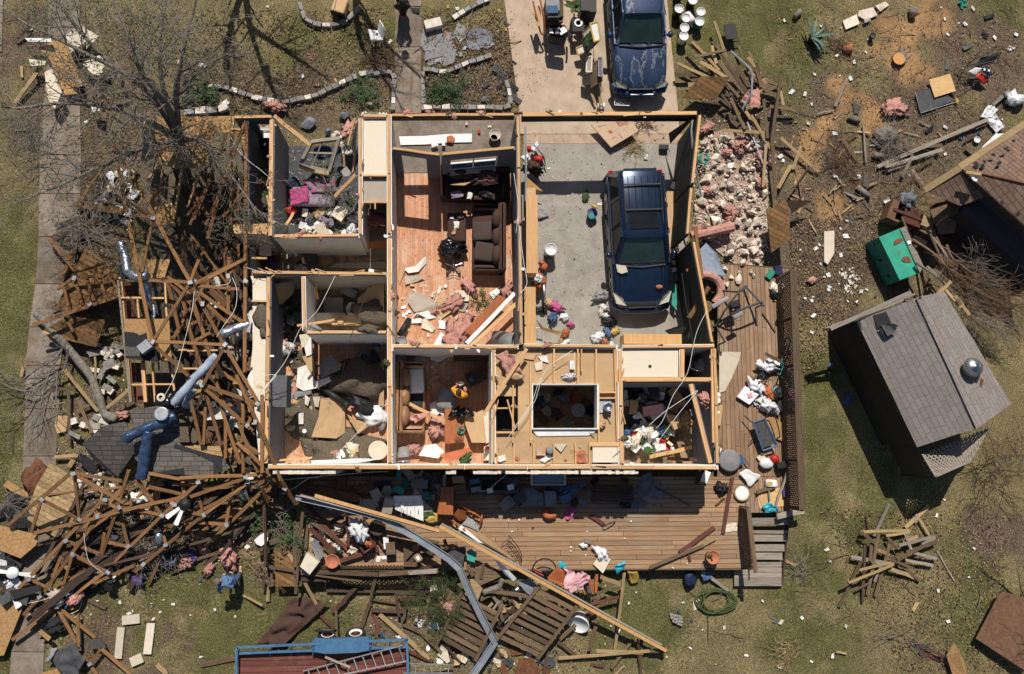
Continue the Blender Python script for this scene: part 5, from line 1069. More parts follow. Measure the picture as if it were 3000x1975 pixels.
k('E');tag(MB('galv').box(W(1015,895,2.2),(.34,.28,.3),.7).bd_('metal_vent_box'),'grey metal vent box on the torn shingles','vent');tag(MB('galv').box(W(1735,760,2.3),(.12,.3,.25),-.1).bd_('metal_vent_box'),'grey duct boot at the ceiling strip edge','vent')
tag(MB('galv').lt_(W(1130,1360,2.2),[(.2,-.1),(.2,.12),(.18,.13)],14).bd_('duct_collar'),'round grey duct collar joining the blue wrapped ducts','vent')
tag(MB('blackbag').blob(W(1160,1270,2.1),(.28,.2,.15),6,.5,3).bd_('torn_black_plastic'),'torn black plastic by the upper end of the ducts','plastic');tag(MB('cream').lt_(W(1125,1245,2.2),[(.1,0),(.12,.03),(.12,.09),(.06,.1),(.06,.02)],14).bd_('pipe_ring'),'small cream ring beside the torn black plastic','pipe')
k('I');tag(MB('foil').tube([W(1075,600,.9),W(1085,650,.8),W(1090,690,.6)],[.12,.13,.11],12).bd_('foil_duct',None,True),'short upright foil duct stub in the brush tangle','duct');
def fan(c,x,y,z,blades,lab,m='white',hub='black',r=.62):
 k(c);ct=W(x,y,z);t=thing('ceiling_fan',lab,'ceiling fan',ct);MB(hub).lt_(ct,[(.06,-.12),(.16,-.08),(.18,0),(.16,.05),(.08,.07),(.03,.12)],18).bd_('motor',t,True)
 for a in blades:
  d=V3((cos(a),sin(a),-.05));n=V3((-d.y,d.x,.1)).normalized();up=d.cross(n)
  mb=MB(m);p=[ct+d*.16-n*.045,ct+d*r-n*.075,ct+d*(r+.03),ct+d*r+n*.075,ct+d*.16+n*.045];mb.add(p+[q-UP*.012 for q in p],[(0,1,2,3,4),(9,8,7,6,5)]+[(i+5,(i+1)%5+5,(i+1)%5,i)for i in range(5)]);mb.bd_('blade',t)
fan('S',630,460,1.7,(-2.5,-1.95),'black ceiling fan with two pale blades among the fallen trusses');fan('I',85,880,.6,(3.,-.12),'white ceiling fan on the ground at the left edge','white','white')
# ================= LOOSE TIMBER =================
k('C')
planks('''1525 150 1610 405 .5 .35 .12;1270 440 1530 560 .3 .4 .12;1350 300 1600 530 .4 .5 .1;1370 290 1560 490 .5 .5 .1;1385 395 1610 350 .6 .6 .1;1510 320 1540 440 .4 .5;1560 420 1660 570 .5 .6 .14;1510 290 1740 560 .4 .5;1440 420 1500 500 .3 .3;1620 450 1760 650 .6 .6 .12;1690 320 1720 380 .3 .3;
1760 400 1870 560 .4 .5 .11;1720 420 1890 620 .5 .5;1730 540 1880 590 .6 .5;1640 680 1740 900 .5 .6;1740 770 1890 990 .4 .5 .12;1570 650 1720 850 .5 .3;1720 690 1780 640 .6 .6;1250 520 1560 520 .3 .3 .16;1340 590 1560 580 .2 .2 .16;1600 660 1700 640 .5 .5;1830 560 1890 480 .6 .6;1880 620 1760 500 .7 .5 .09;1500 450 1560 560 .45 .5;1590 560 1700 680 .6 .5;1760 360 1800 430 .3 .4;1430 430 1640 560 .55 .55 .12;1680 460 1760 600 .7 .6;1810 470 1850 610 .6 .7;1540 320 1680 490 .6 .5;1460 370 1530 470 .5 .4''',['weathered','weathered','tanboard'],'weathered_plank','weathered brown plank in the tangled pile','plank','planks in the pile beside the driveway',.1,.03)
planks('1580 905 1900 925 .5 .5 .1','tanboard','long_board','pale straight board crossing the rubble heap','board',None,.1,.04)
k('D')
planks('''0 510 110 580 .6 .5;40 440 75 620 .6 .5;0 800 175 1100 .6 .4 .1;90 690 115 960 .6 .6 .1;205 550 150 960 .7 .6 .11;110 900 85 1300 .5 .4 .09;150 960 170 1370 .6 .4 .11;60 650 240 580 .6 .5;10 580 200 640 .5 .4;130 740 310 770 .4 .3 .12;200 600 225 730 .4 .3;100 560 180 590 .5 .5;180 960 300 970 .3 .3;210 960 470 1195 .3 .15 .11;190 1310 280 1150 .3 .2 .12;250 1380 400 1160 .3 .1 .05;330 1250 350 1370 .1 .1 .06;290 1180 350 1010 .1 .3;60 540 190 600 .5 .4 .12''',['weathered','weathered','tanboard'],'weathered_plank','weathered plank above the limestone rubble','plank','planks fallen above the rubble heap',.1,.03)
planks('585 740 670 550 .1 .2 .08;465 790 575 765 .08 .08 .04;645 975 735 1110 .1 .1 .14;665 980 740 925 .12 .12 .12;780 870 800 1130 .1 .12 .06;880 1160 1650 830 .12 .2 .13;1040 1040 1330 1010 .15 .15 .12;930 1160 1330 1040 .2 .2 .12;1050 1230 1125 1080 .15 .2 .1;1150 1180 1270 1100 .15 .2 .1;1480 990 1560 940 .1 .1 .05;1495 1030 1550 1080 .1 .1 .13;1190 1350 1290 1260 .1 .1 .05;1120 1180 1200 1290 .15 .15 .1;950 1190 1230 1080 .1 .1 .08;1680 730 1800 630 .15 .15 .12;1560 890 1640 850 .1 .1 .14;545 1350 595 1290 .06 .06 .05',['greywood','weathered','tanboard'],'loose_plank','weathered board lying in the right yard','plank','boards strewn across the right yard',.1,.035)
k('L')
planks('''835 630 940 410 .2 .2 .1;750 600 1080 590 .25 .2 .09;920 625 1080 600 .2 .2 .08;750 600 1150 935 .4 .1 .1;870 610 790 1030 .4 .1 .1;775 690 760 1075 .4 .1 .08;940 690 845 1040 .35 .1 .1;1050 615 1090 720 .3 .3 .09;1270 660 990 780 .3 .4 .09;1250 630 1010 690 .2 .3 .1;680 770 960 820 .2 .3 .12;1100 740 1260 780 .3 .2 .1;735 860 1000 800 .3 .3 .08;970 820 665 945 .45 .35 .08;665 950 615 975 .3 .3 .09;840 940 890 820 .3 .3 .08;750 800 600 1110 .2 .05 .1;930 640 1010 720 .25 .3 .09;860 720 940 760 .3 .3;1050 790 1240 830 .25 .15 .09;950 850 1110 910 .25 .1 .12;710 1000 800 950 .15 .25 .06;1120 480 1210 620 .1 .15 .08;1160 690 1250 640 .3 .2 .1;960 790 1110 850 .35 .2 .09;1040 670 1130 630 .2 .2;820 680 810 800 .25 .3;1120 540 1130 480 .1 .1''',['weathered','weathered','tanboard','greywood'],'weathered_plank','brown plank in the board heap on the right lawn','plank','planks heaped on the lower right lawn',.1,.035)
planks('1050 570 1205 425 .08 .08 .13;785 490 795 580 .05 .05 .06;580 1415 650 1425 .05 .05 .07;1265 730 1380 930 .03 .03 .05;1130 1360 1320 1450 .05 .3 .08;1150 1420 1300 1470 .05 .05 .12;215 785 310 830 .1 .3 .08;1100 1135 1135 1080 .04 .04 .1',['tanboard','greywood','redboard'],'loose_plank','loose board on the right lawn','plank',None,.1,.035)
k('J')
bm=thing('eave_beam','long pale eave beam slanting from the house corner over the deck','beam',W(750,450,.5));tm_('face_board',W(400,352,1.75),W(1245,592,1.5),.1,.06,'cabwood',bm,.02);tm_('edge_board',W(300,350,1.72),W(1250,606,1.46),.06,.06,'greywood',bm,.02)
bm=thing('eave_beam','longest pale eave beam slanting across the deck onto the lower lawn','beam',W(1600,780,.5));a,b=W(1250,560,1.5),WC('K',1165,1408,.45);tm_('face_board',a,b,.1,.07,'cabwood',bm,.02);tm_('edge_board',a+V3((.06,.07,.02)),b.lerp(a,.03)+V3((.06,.07,.02)),.05,.07,'greywood',bm,.02)
gp=[W(270,365,1.5),W(560,430,1.5),W(870,510,1.4),W(1080,630,1.3),W(1310,780,1.2),W(1385,850,1.15),W(1430,960,1.),W(1530,1170,.7),W(1625,1345,.4),W(1590,1400,.35),W(1530,1490,.3),W(1460,1590,.3)]
mb=MB('gutter')
for i in range(len(gp)-1):
 a,b=gp[i],gp[i+1];w=.13 if i<2 else .19;mb.beam(a,b+(b-a).normalized()*.03,w,.02+.005*(i%2));n=UP.cross((b-a).normalized()).normalized();mb.beam(a+n*w*.5+UP*.04,b+n*w*.5+UP*.04,.02,.08);mb.beam(a-n*w*.5+UP*.03,b-n*w*.5+UP*.03,.025,.07)
tag(mb.bd_('bent_gutter'),'long bent blue grey metal gutter draped from deck to lawn','gutter')
planks('300 345 860 500 1.4 1.35 .08;330 375 900 530 1.3 1.25 .06','greywood','gutter_strip','pale strip lying beside the bent gutter','strip',None,.06,.03)
planks('''380 530 540 640 .7 .6 .14;365 575 545 740 .8 .6 .13;430 520 620 720 .7 .6 .1;500 540 610 480 .8 .8 .12;540 650 640 720 .6 .6;730 510 910 770 .7 .6 .06;770 600 830 740 .6 .6 .08;570 800 760 740 .65 .65 .12;470 590 590 610 .6 .6;880 600 1240 680 .8 .7 .14;900 640 1250 720 .6 .6 .1;1010 800 1200 740 .6 .6 .14;1200 710 1370 690 .7 .7 .13;620 490 625 700 .9 .8 .09;1280 650 1300 720 .8 .8 .1;350 420 440 520 .6 .6 .12;345 540 330 760 .6 .6 .13;460 700 520 760 .6 .6''',['weathered','darkboard','redboard','weathered'],'deck_board','broken brown board on the left part of the deck','board','boards strewn on the left deck',.11,.035)
planks('''325 390 270 1020 1.1 .9 .09;60 400 65 830 1.1 .9 .07;0 820 270 870 .6 .6 .07;270 920 480 920 .6 .5 .13;330 940 440 1140 .5 .1 .1;260 880 720 935 .7 .6 .05;545 1140 550 1330 .3 .5 .08;610 1060 520 1140 .2 .2 .14;820 890 780 1060 .6 .2 .1;780 1070 715 1255 .2 .05 .11;780 1130 1000 1140 .15 .15 .12;1000 1200 1025 1090 .3 .3 .08;840 1160 1180 1470 .1 .1 .13;1100 1260 1260 1420 .1 .15 .09;1000 1230 1110 1280 .1 .1 .1;950 1020 975 1180 .3 .3 .08;975 1055 1160 1045 .3 .3 .12;960 1020 1150 1020 .35 .35 .09;100 900 80 1070 .2 .1 .1;330 1040 350 1170 .1 .1 .1;440 1170 540 1270 .1 .1 .08;680 980 540 1130 .25 .2 .12;1000 1390 1200 1480 .1 .1 .1;790 1060 960 1090 .1 .1 .05;800 1160 840 1300 .05 .1;210 730 280 830 .5 .5;1260 1350 1390 1490 .1 .1 .08''',['darkboard','weathered','weathered','redboard','tanboard'],'fallen_board','broken board below the lower deck edge','board','boards strewn below the deck',.1,.035)
planks('''1590 1000 1857 1040 .6 .6 .13;1650 1090 1680 1210 .5 .5 .09;1405 1030 1620 1180 .6 .5 .05;1700 1140 1857 1140 .4 .4 .12;1450 1050 1540 960 .5 .5 .1;1440 830 1480 900 .9 .8 .12;1545 820 1530 920 .8 .7 .08;1380 920 1480 850 .7 .8 .12;1650 1230 1780 1080 .3 .4 .1;1640 1240 1720 1290 .2 .2 .1;1520 1060 1640 1000 .4 .4 .14;1500 960 1650 910 .5 .5 .18;1780 1230 1700 1160 .3 .3 .06''',['weathered','darkboard'],'fallen_board','dark board between the two slatted panels','board','boards between the slatted panels',.1,.035)
k('K')
planks('''720 905 860 960 .6 .6 .12;640 1060 770 985 .5 .5 .11;650 1090 860 1040 .4 .4 .1;620 1170 700 1130 .3 .3 .12;880 880 815 1400 .9 .1 .09;430 1460 1160 1400 .15 .25 .1;690 1410 1010 1420 .2 .2 .12;970 1330 985 1510 .3 .1 .06;1000 1310 990 1567 .2 .1 .08;440 1330 550 1230 .2 .3 .12;430 1350 550 1440 .15 .15 .1;640 1410 690 1230 .15 .2 .11;790 1530 940 1330 .1 .1 .1;330 1567 370 1360 .1 .2 .08;650 1500 740 1515 .05 .05 .07;820 1567 880 1510 .05 .05 .06;1060 1410 1160 1410 .3 .3 .1;690 890 680 970 .7 .7 .08;1050 845 1420 690 .6 .55 .1;1255 740 1490 570 .55 .5 .13;1280 750 1500 640 .55 .55 .12;1615 230 1550 610 .55 .5 .12;1370 270 1420 170 .55 .6 .11;650 490 740 550 .5 .5 .12;1500 420 1560 370 .5 .5 .05;1320 760 1330 800 .55 .5 .08''',['weathered','weathered','redboard','tanboard'],'fallen_board','loose board on or below the deck','board','loose boards around the right deck',.1,.035)
k('I')
planks('600 1065 720 1120 .05 .05 .1;1650 1030 1785 1100 .04 .2 .07;1370 1505 1610 1455 .05 .08 .14;1070 1500 1130 1567 .05 .05 .13;700 320 640 590 .3 .3 .05;1390 830 1480 760 .1 .1 .13;1300 800 1660 680 .1 .1 .1;1160 880 1240 850 .1 .1 .08;370 90 530 80 .2 .2 .1;470 160 500 110 .15 .15 .14;1320 20 1500 40 1.5 1.5 .1;1800 900 1790 980 .3 .3;980 1210 1060 1205 .03 .03 .03',['weathered','tanboard','darkboard'],'loose_plank','loose board on the lower left lawn','plank',None,.1,.035)
k('E')
planks('455 1055 680 1340 .4 .3 .1;550 1275 640 1490 .3 .3 .09;725 1330 895 1190 .3 .6 .1;345 1200 520 1175 .3 .3 .09;475 1180 485 1567 .3 .2 .08;150 1100 160 1030 .1 .1 .1;660 950 670 1150 .2 .2 .06;540 110 510 310 .4 .3 .1;530 1340 640 1290 .2 .2 .09;1600 990 1730 1240 2.3 2.3 .08;300 790 400 835 .5 .5 .08',['tanboard','weathered'],'loose_plank','loose timber left of the wrecked wing','plank',None,.1,.04)
k('A')
planks('105 720 280 470 .15 .3 .14;480 520 570 595 .7 .6 .1;680 670 890 620 .4 .4 .12;100 260 210 190 .2 .2 .12;755 735 815 785 .3 .3 .06;110 905 205 895 .05 .05 .08;150 460 155 540 .05 .05 .08',['weathered','tanboard','greywood'],'loose_plank','loose board under the bare tree','plank',None,.1,.04)
for i,(pts,m)in enumerate(((X_('450 250 570 165 600 190 620 270 490 370'),'cream'),(X_('600 200 690 250 640 300 600 340'),'cream'),(X_('310 500 360 480 430 640 440 700 380 760 330 680'),'cream'),(X_('170 265 350 265 360 290 200 290'),'white'),(X_('570 440 720 370 740 420 700 530 640 510'),'cream'),(X_('630 720 700 715 690 770 640 780'),'white'),(X_('200 410 320 425 310 450 215 460'),'cream'),(X_('790 430 820 430 850 540 820 540'),'greywood'))):
 k('A');pn_(pts,[.45+.1*(j%3)for j in range(len(pts))],.02,m,'siding_piece','torn pale siding under the bare tree','siding','torn pale siding under the tree',True)
k('A');pn_(X_('270 330 380 280 460 300 570 560 570 600 430 620 350 420'),[.3,.35,.4,.4,.35,.3,.3],.02,'osb','chipboard_sheet','chipboard sheet lying under the bare tree','board');pn_(X_('430 600 500 590 560 650 450 660'),.3,.02,'osb','chipboard_sheet','small chipboard piece below the bare tree sheet','board')
def slatpanel(c,q,n,lab,z):
 k(c);p=[W(x,y,zz)for(x,y),zz in zip(q,z)];t=thing('slatted_pallet',lab,'slatted panel',sum(p,V3())/4)
 for a,b in((p[0],p[3]),(p[1],p[2])):tm_('side_rail',a+UP*.05,b+UP*.05,.1,.06,'weathered',t,.01)
 for i in range(n):u=(i+.4)/n;tm_('slat',p[0].lerp(p[3],u*.97+.03),p[1].lerp(p[2],u*.97+.03),.135,.03,'weathered',t,.01)
slatpanel('J',X_('1400 1005 1655 1130 1490 1475 1245 1335'),8,'left brown slatted wood panel below the bent gutter',[.7,.6,.25,.3])
slatpanel('K',X_('303 962 556 1100 290 1460 10 1330'),9,'right brown slatted wood panel under the eave beam',[.8,.75,.3,.25])
# ================= FURNITURE AND BELONGINGS =================
def rbox(mb,c,d,rz=0,b=.06):
 c=V3(c);x,y,z=d[0]/2,d[1]/2,d[2]/2;M3=Matrix.Rotation(rz,3,'Z');vs=[]
 lev=[(-z,b),(-z+b,0),(z-b,0),(z-.3*b,.35*b),(z,b)]
 for zz,q in lev:
  for sx,sy,ox,oy in((-1,-1,0,1),(-1,-1,1,0),(1,-1,-1,0),(1,-1,0,1),(1,1,0,-1),(1,1,-1,0),(-1,1,1,0),(-1,1,0,-1)):
   vs.append(c+M3@V3((sx*(x-q)+ox*b*.6,sy*(y-q)+oy*b*.6,zz)))
 n=8;fs=[(i*n+j,i*n+(j+1)%n,(i+1)*n+(j+1)%n,(i+1)*n+j)for i in range(4)for j in range(n)]+[tuple(range(n))[::-1],tuple(range(4*n,5*n))]
 return mb.add(vs,fs)
FZ=.05
def sofa(c,x0,y0,x1,y1,back,m,cm,lab,n=3):
 k(c);a=W(x0,y0,.6);b=W(x1,y1,.6);cx,cy=(a.x+b.x)/2,(a.y+b.y)/2;w,d=abs(a.x-b.x),abs(a.y-b.y)
 t=thing('sofa',lab,'sofa',V3((cx,cy,FZ)))
 rbox(MB(m),(cx,cy,FZ+.22),(w-.02,d-.02,.36)).bd_('base',t,True)
 bd={'N':(0,1),'S':(0,-1),'E':(1,0),'W':(-1,0)}[back];L=w if bd[1]else d;D=d if bd[1]else w
 rbox(MB(m),(cx+bd[0]*(D/2-.13),cy+bd[1]*(D/2-.13),FZ+.46),((L,.25,.8)if bd[1]else(.25,L,.8)),0,.09).bd_('backrest',t,True)
 for s in(-1,1):
  p=(cx+(s*(w/2-.12)if bd[1]else 0),cy+(0 if bd[1]else s*(d/2-.12)),FZ+.32);rbox(MB(m),p,((.24,d-.05,.6)if bd[1]else(w-.05,.24,.6)),0,.09).bd_('armrest',t,True)
 for i in range(n):
  o=((i+.5)/n-.5)*(L-.5);p=(cx+(o if bd[1]else bd[0]*(D/2-.3)),cy+(bd[1]*(D/2-.3)if bd[1]else o),FZ+.66)
  mb=MB(m);mb.blob(p,((L-.5)/n*.55,.17,.27)if bd[1]else(.17,(L-.5)/n*.55,.27),i+3,.06,1.2,14,10);mb.bd_('back_cushion',t,True)
 return t,V3((cx,cy,0)),w,d
s1,c1,w1,d1=sofa('B',1285,1150,1760,1390,'N','sofabrown','cushion','dark brown sofa under the front living room window',2)
s2,c2,w2,d2=sofa('Y',285,600,620,1290,'E','sofabrown','cushion','dark brown sofa along the right living room wall',3)
k('Y')
for x,y,r,nm in((385,880,.05,'upper'),(405,1085,-.12,'lower')):
 p=W(x,y,.66);mb=MB('cushion');rbox(mb,p,(.62,.62,.2),r,.07);tag(mb.bd_('seat_cushion',None,True),nm+' loose grey brown seat cushion lying on the right sofa','cushion')
mb=MB('sofabrown');rbox(mb,W(130,850,.25),(.62,.98,.4),0,.07);tag(mb.bd_('ottoman',None,True),'dark brown ottoman with papers on it in the living room','ottoman')
for x,y,s,m_,l in((130,810,.34,'paper','white sheets of paper on the brown ottoman'),(105,880,.26,'tancard','tan envelope on the brown ottoman'),(80,745,.14,'white','small white bottle on the ottoman edge'),(170,735,.25,'darkgrey','black plastic scrap on the ottoman corner')):inst('scrap',W(x,y,.5),s,m_,'paper_scrap',l,'paper')
tag(MB('blackbag').blob(W(75,1050,.3),(.42,.3,.28),12,.4,2.6,22,14).bd_('bin_bag'),'black bin bag slumped below the brown ottoman','bin bag')
k('Y');OC=thing('chair_base','silver five-legged office chair base upside down on the floor','chair',W(97,1220,FZ));ct=W(97,1225,.12)
MB('steel').lt_(ct,[(.06,-.04),(.07,.04),(.03,.06),(.03,.2)],12).bd_('hub',OC,True)
for i in range(5):a=1.57+i*1.2566;e=ct+V3((cos(a),sin(a),0))*.33;MB('steel').tube([ct,e],[.03,.018],6).bd_('leg',OC);MB('black').blob(e+UP*.01,(.035,.035,.03),2,.05).bd_('caster',OC)
MB('blackmetal').tube(sm_([ct+V3(q)for q in((-.03,-.05,.02),(-.22,-.15,.02),(-.2,-.36,.02),(-.05,-.32,.02),(.05,-.32,.02),(.2,-.36,.02),(.22,-.15,.02),(.03,-.05,.02))],3),.012,5).bd_('wire_loop',OC)
s3,c3,w3,d3=sofa('F',975,990,1175,1495,'W','brownleather','brownleather','tan leather sofa against the left wall of the lower room',3)
k('F');mb=MB('white');rbox(mb,W(1115,1130,.55),(.46,.78,.16),.06,.08);tag(mb.bd_('pillow',None,True),'white pillow on the tan leather sofa','pillow')
tag(MB('blackmetal').box(W(1115,1250,.42),(.42,.6,.08)).box(W(1115,1060,.42),(.44,.2,.1)).box(W(1090,1160,.40),(.3,.9,.06)).bd_('sofa_bed_frame'),'exposed dark sofa bed frame in front of the tan sofa','sofa frame')
planks('1040 1275 1330 1420 .7 .5 .1','lumber','fallen_stud','pale stud lying across the tan leather sofa','stud',None,.09,.04,auto=False)
def pot(c,x,y,z,r,h,m,lab,name,cat,inner='black',rimm=None,taper=.85,tilt=None,n=20,fill=None):
 k(c);ct=W(x,y,z);Mx=tilt or Matrix.Identity(3);t=thing(name,lab,cat,ct)
 MB(m).lt_(ct,[(r*taper,0),(r,h*.96),(r*1.04,h),(r*.95,h),(r*.9,h*.9),(r*taper*.92,.04)],n,Mx).bd_('body',t,True)
 MB(rimm or m).lt_(ct+Mx@V3((0,0,h)),[(r*1.05,-.03),(r*1.07,0),(r*.98,.012),(r*.95,-.02)],n,Mx).bd_('rim',t,True)
 MB(fill or inner).lt_(ct+Mx@V3((0,0,h*(.75 if fill else .12))),[(r*.9*(taper if not fill else 1),0),(r*.85*taper,.02)],n,Mx).bd_('contents',t)
 return t
RX=lambda a,b=0:Matrix.Rotation(rad(a),3,'X')@Matrix.Rotation(rad(b),3,'Y')
pot('G',375,245,.04,.19,.62,'steel','tall stainless steel bin standing on the garage floor','steel_bin','bin','darkgrey','white',.95)
pot('C',668,1500,.04,.17,.3,'blue','blue bucket with tools on the garage floor','bucket','bucket','navy')
k('C');tag(MB('yellow').box(W(695,1440,.45),(.1,.06,.3),M=RX(30,20)).bd_('spray_can'),'yellow handled tool sticking from the blue bucket','tool');tag(MB('teal').lt_(W(672,1505,.33),[(.1,0),(.1,.02),(.05,.03)],12).bd_('tape_roll'),'pale green disc on the blue bucket','lid')
for x,y,m_,top,r,h in((1265,0,'darkgrey','paneblue',.16,.5),(1355,40,'black','black',.16,.4),(1258,105,'black',None,.155,.45),(1308,165,'grey',None,.155,.42),(1400,190,'teal','white',.155,.42),(1297,232,'whitebag','white',.155,.42),(1292,290,'white',None,.155,.42),(1410,120,'white','cream',.15,.4)):
 lab={1265:'dark bucket with a pale blue lid beside the driveway car',1355:'small black tub at the right end of the bucket row',1258:'empty black bucket with pale rim beside the driveway car',1308:'grey open bucket in the middle of the bucket cluster',1400:'green bucket with a dirty white lid',1297:'white bucket with a scribbled white lid',1292:'open bucket with something yellow in the bottom',1410:'white and yellow tub at the right of the buckets'}[x]
 t=pot('C',x,y,.02,r,h,m_,lab,'bucket','bucket','black','white',.9,None,18,top)
k('C');tag(MB('white').lt_(W(1335,100,.2),[(.13,0),(.155,.4)],16,RX(70,20)).bd_('bucket',None,True),'white bucket tipped on its side among the buckets','bucket')
pot('K',1460,765,DZ,.2,.36,'terracotta','pinkish plant pot with a green toy on the deck','plant_pot','plant pot','soil',None,.75,None,20,'greystone');k('K');tag(MB('leafgreen').blob(W(1455,765,.8),(.1,.05,.06),3,.4).box(W(1470,780,.8),(.05,.16,.03),.4).bd_('green_toy'),'bright green toy in the pinkish pot','toy')
pot('J',525,795,.65,.2,.22,'terracotta','terracotta pot of dry stems on the left deck','plant_pot','plant pot','soil',None,.75,None,18,'drygrass');pot('J',1085,705,.7,.1,.1,'terracotta','small terracotta pot on the brown sheet','plant_pot','plant pot','soil');
pot('J',830,565,.7,.24,.2,'darkboard','dark half barrel behind the long gutter','barrel','barrel','black')
pot('K',1675,335,DZ,.25,.1,'tanboard','wicker ring table with a white round top on the deck','round_stool','stool','cream',None,1,None,22,'paper')
pot('D',640,345,.02,.18,.28,'terracotta','terracotta pot lying on its side beside the agave','plant_pot','plant pot','soil',None,.75,RX(0,75));pot('D',1562,978,.02,.11,.1,'white','small white dish right of the boards','dish','dish','grey');pot('D',832,265,.02,.1,.2,'darkgrey','small dark jar beside the sawdust','jar','jar','black')
pot('G',775,1315,2.28,.12,.3,'galv','round steel duct standing on the kitchen ceiling','steel_duct','duct','black','steel',1);k('G');tag(MB('galv').box(W(768,1305,2.3),(.36,.4,.03)).bd_('duct_plate'),'square grey metal plate under the steel duct','metal plate')
pot('F',1655,830,.1,.24,.7,'galv','grey corrugated pipe section lying in the living room corner','duct_pipe','pipe','black','grey',1,RX(20,65));pot('F',1015,865,.5,.17,.25,'black','black round pot against the wall end in the living room','black_pot','pot','black','grey');pot('F',1015,975,.3,.17,.25,'black','black round pot above the tan leather sofa','black_pot','pot','black','grey')
pot('J',1005,40,.1,.2,.55,'grey','grey metal drum tipped at the lower end of the tan sofa','metal_drum','drum','black','steel',1,RX(62));
k('F');tag(MB('black').tube([W(1065,700,.15),W(1000,810,.4)],[.09,.1],14).bd_('black_tube',None,True),'black rolled tube on the living room floor','tube')
tag(MB('black').tube([W(450,1170,.3),W(620,1290,.45)],[.09,.1],12).tube([W(610,1285,.45),W(645,1310,.45)],[.11,.13],12).bd_('black_pipe',None,True),'long black pipe with flared end in the lower left bedroom','pipe')
k('D');AG=thing('potted_agave','grey green agave leaning out of a dark pot in the right yard','potted plant',W(440,260,0));ct=W(425,260,.35)
MB('black').lt_(W(420,300,0),[(.14,0),(.2,.3),(.21,.34),(.18,.34),(.16,.2)],16,RX(-15)).bd_('pot',AG,True)
for i in range(17):
 a=rad(rg.uniform(-80,110));L=rg.uniform(.45,.85);d=V3((cos(a),sin(a),rg.uniform(.15,.7)));p=[ct+d*(L*q)+V3((0,0,-.35*q*q*L))for q in(0,.25,.5,.75,1)];n=UP.cross(d).normalized();w=(.03,.05,.045,.028,.003);mb=MB('agave')
 vs=[q+n*ww for q,ww in zip(p,w)]+[q-UP*.012 for q in p]+[q-n*ww for q,ww in zip(p,w)];mb.add(vs,[(j,j+1,j+6,j+5)for j in range(4)]+[(5+j,6+j,11+j,10+j)for j in range(4)]);mb.bd_('leaf',AG)
k('D');st=thing('tree_stump','fresh cut round stump in the orange sawdust','stump',W(1030,410,0));MB('bark').lt_(W(1030,410,0),[(.27,0),(.235,.08),(.225,.16)],22,None,1,1).bd_('bark',st);MB('logend').lt_(W(1030,410,.155),[(.222,0),(.215,.012)],22).bd_('cut_face',st)
def log(c,x1,y1,x2,y2,r,lab,z=None):
 k(c);z=r if z is None else z;a,b=W(x1,y1,z),W(x2,y2,z);t=thing('log',lab,'log',(a+b)/2);MB('bark').tube([a,b],r,12).bd_('bark',t,True);d=(b-a).normalized()
 for p,s in((a,-1),(b,1)):MB('logend').tube([p-d*s*.01,p+d*s*.006],r*.93,12).bd_('cut_end',t)
log('D',675,815,755,845,.09,'short cut log with orange ends in the middle of the sawdust');log('D',305,120,345,75,.1,'short grey log near the top of the right lawn');log('D',850,1075,915,1090,.11,'cut log beside the long boards');log('D',740,1300,825,1370,.1,'two foot log in the litter above the green locker');log('D',850,980,905,1035,.06,'thin dark log below the sawdust');log('D',1125,60,1130,110,.14,'dark stump log at the top of the sawdust')
tag(MB('bark').blob(W(935,935,.05),(.42,.32,.2),4,.3).bd_('root_mound'),'grey weathered stump mound below the sawdust','stump')
pn_(X_('1237 555 1385 513 1425 632 1278 678'),.18,.015,'plywood','plywood_square','pale square of plywood on the black mat','plywood');pn_(X_('1145 645 1290 600 1418 700 1180 785'),.1,.03,'darkgrey','black_mat','black rectangular pad under the plywood square','mat')
tag(MB('alum').tube([W(1145,645,.14),W(1180,787,.14),W(1418,712,.14)],.012,5).bd_('metal_edge'),'thin metal edge on the black mat','metal strip')
for pts in(X_('640 145 735 100 755 165 660 205'),X_('750 75 850 50 880 105 800 140 745 110'),X_('865 40 935 10 960 35 900 80')):pn_(pts,.07,.06,'stone','flat_stone','flat pale stone slab in the upper right yard','stone','flat pale stones in the right yard',True)
k('H');pn_(X_('510 90 580 85 580 240 535 320 510 300'),.12,.1,'cream','broken_slab','broken pale concrete slab left of the green locker','slab')
k('D');CH=thing('camp_chair','tipped black camp chair with red white and blue star cloth','chair',W(1580,520,0))
mb=MB('blackmetal')
for s in('1430 470 1600 440 .2 .5','1600 390 1740 360 .7 .75','1510 440 1600 390 .4 .7','1700 460 1740 360 .5 .75','1440 560 1640 540 .1 .1','1650 600 1640 460 .1 .5','1510 440 1440 560 .4 .1','1540 460 1700 420 .5 .6'):
 r=nums(s)[0];mb.tube([W(r[0],r[1],r[4]),W(r[2],r[3],r[5])],.014,5)
mb.bd_('frame',CH);MB('white').sheet([W(1510,500,.4),W(1560,470,.45),W(1610,475,.45),W(1560,530,.3)],6,6,.05,5,3).bd_('white_cloth',CH);MB('red').sheet([W(1560,530,.38),W(1600,500,.4),W(1650,560,.3),(W(1620,590,.2))],6,6,.05,5,2).bd_('red_cloth',CH);MB('navy').sheet([W(1600,480,.46),W(1640,455,.5),W(1690,520,.45),W(1640,530,.42)],6,6,.03,5,5).bd_('blue_cloth',CH)
for x,y in((1625,483),(1655,490)):
 p=W(x,y,.54);v=[p+V3((cos(1.57+i*.6283),sin(1.57+i*.6283),0))*(.06 if i%2==0 else .025)for i in range(10)];MB('white').pr_(v,.012).bd_('star',CH)
MB('darkgrey').sheet([W(1530,490,.35),W(1600,400,.65),W(1730,370,.72),W(1690,430,.5)],6,6,.04,4,6).bd_('seat',CH)
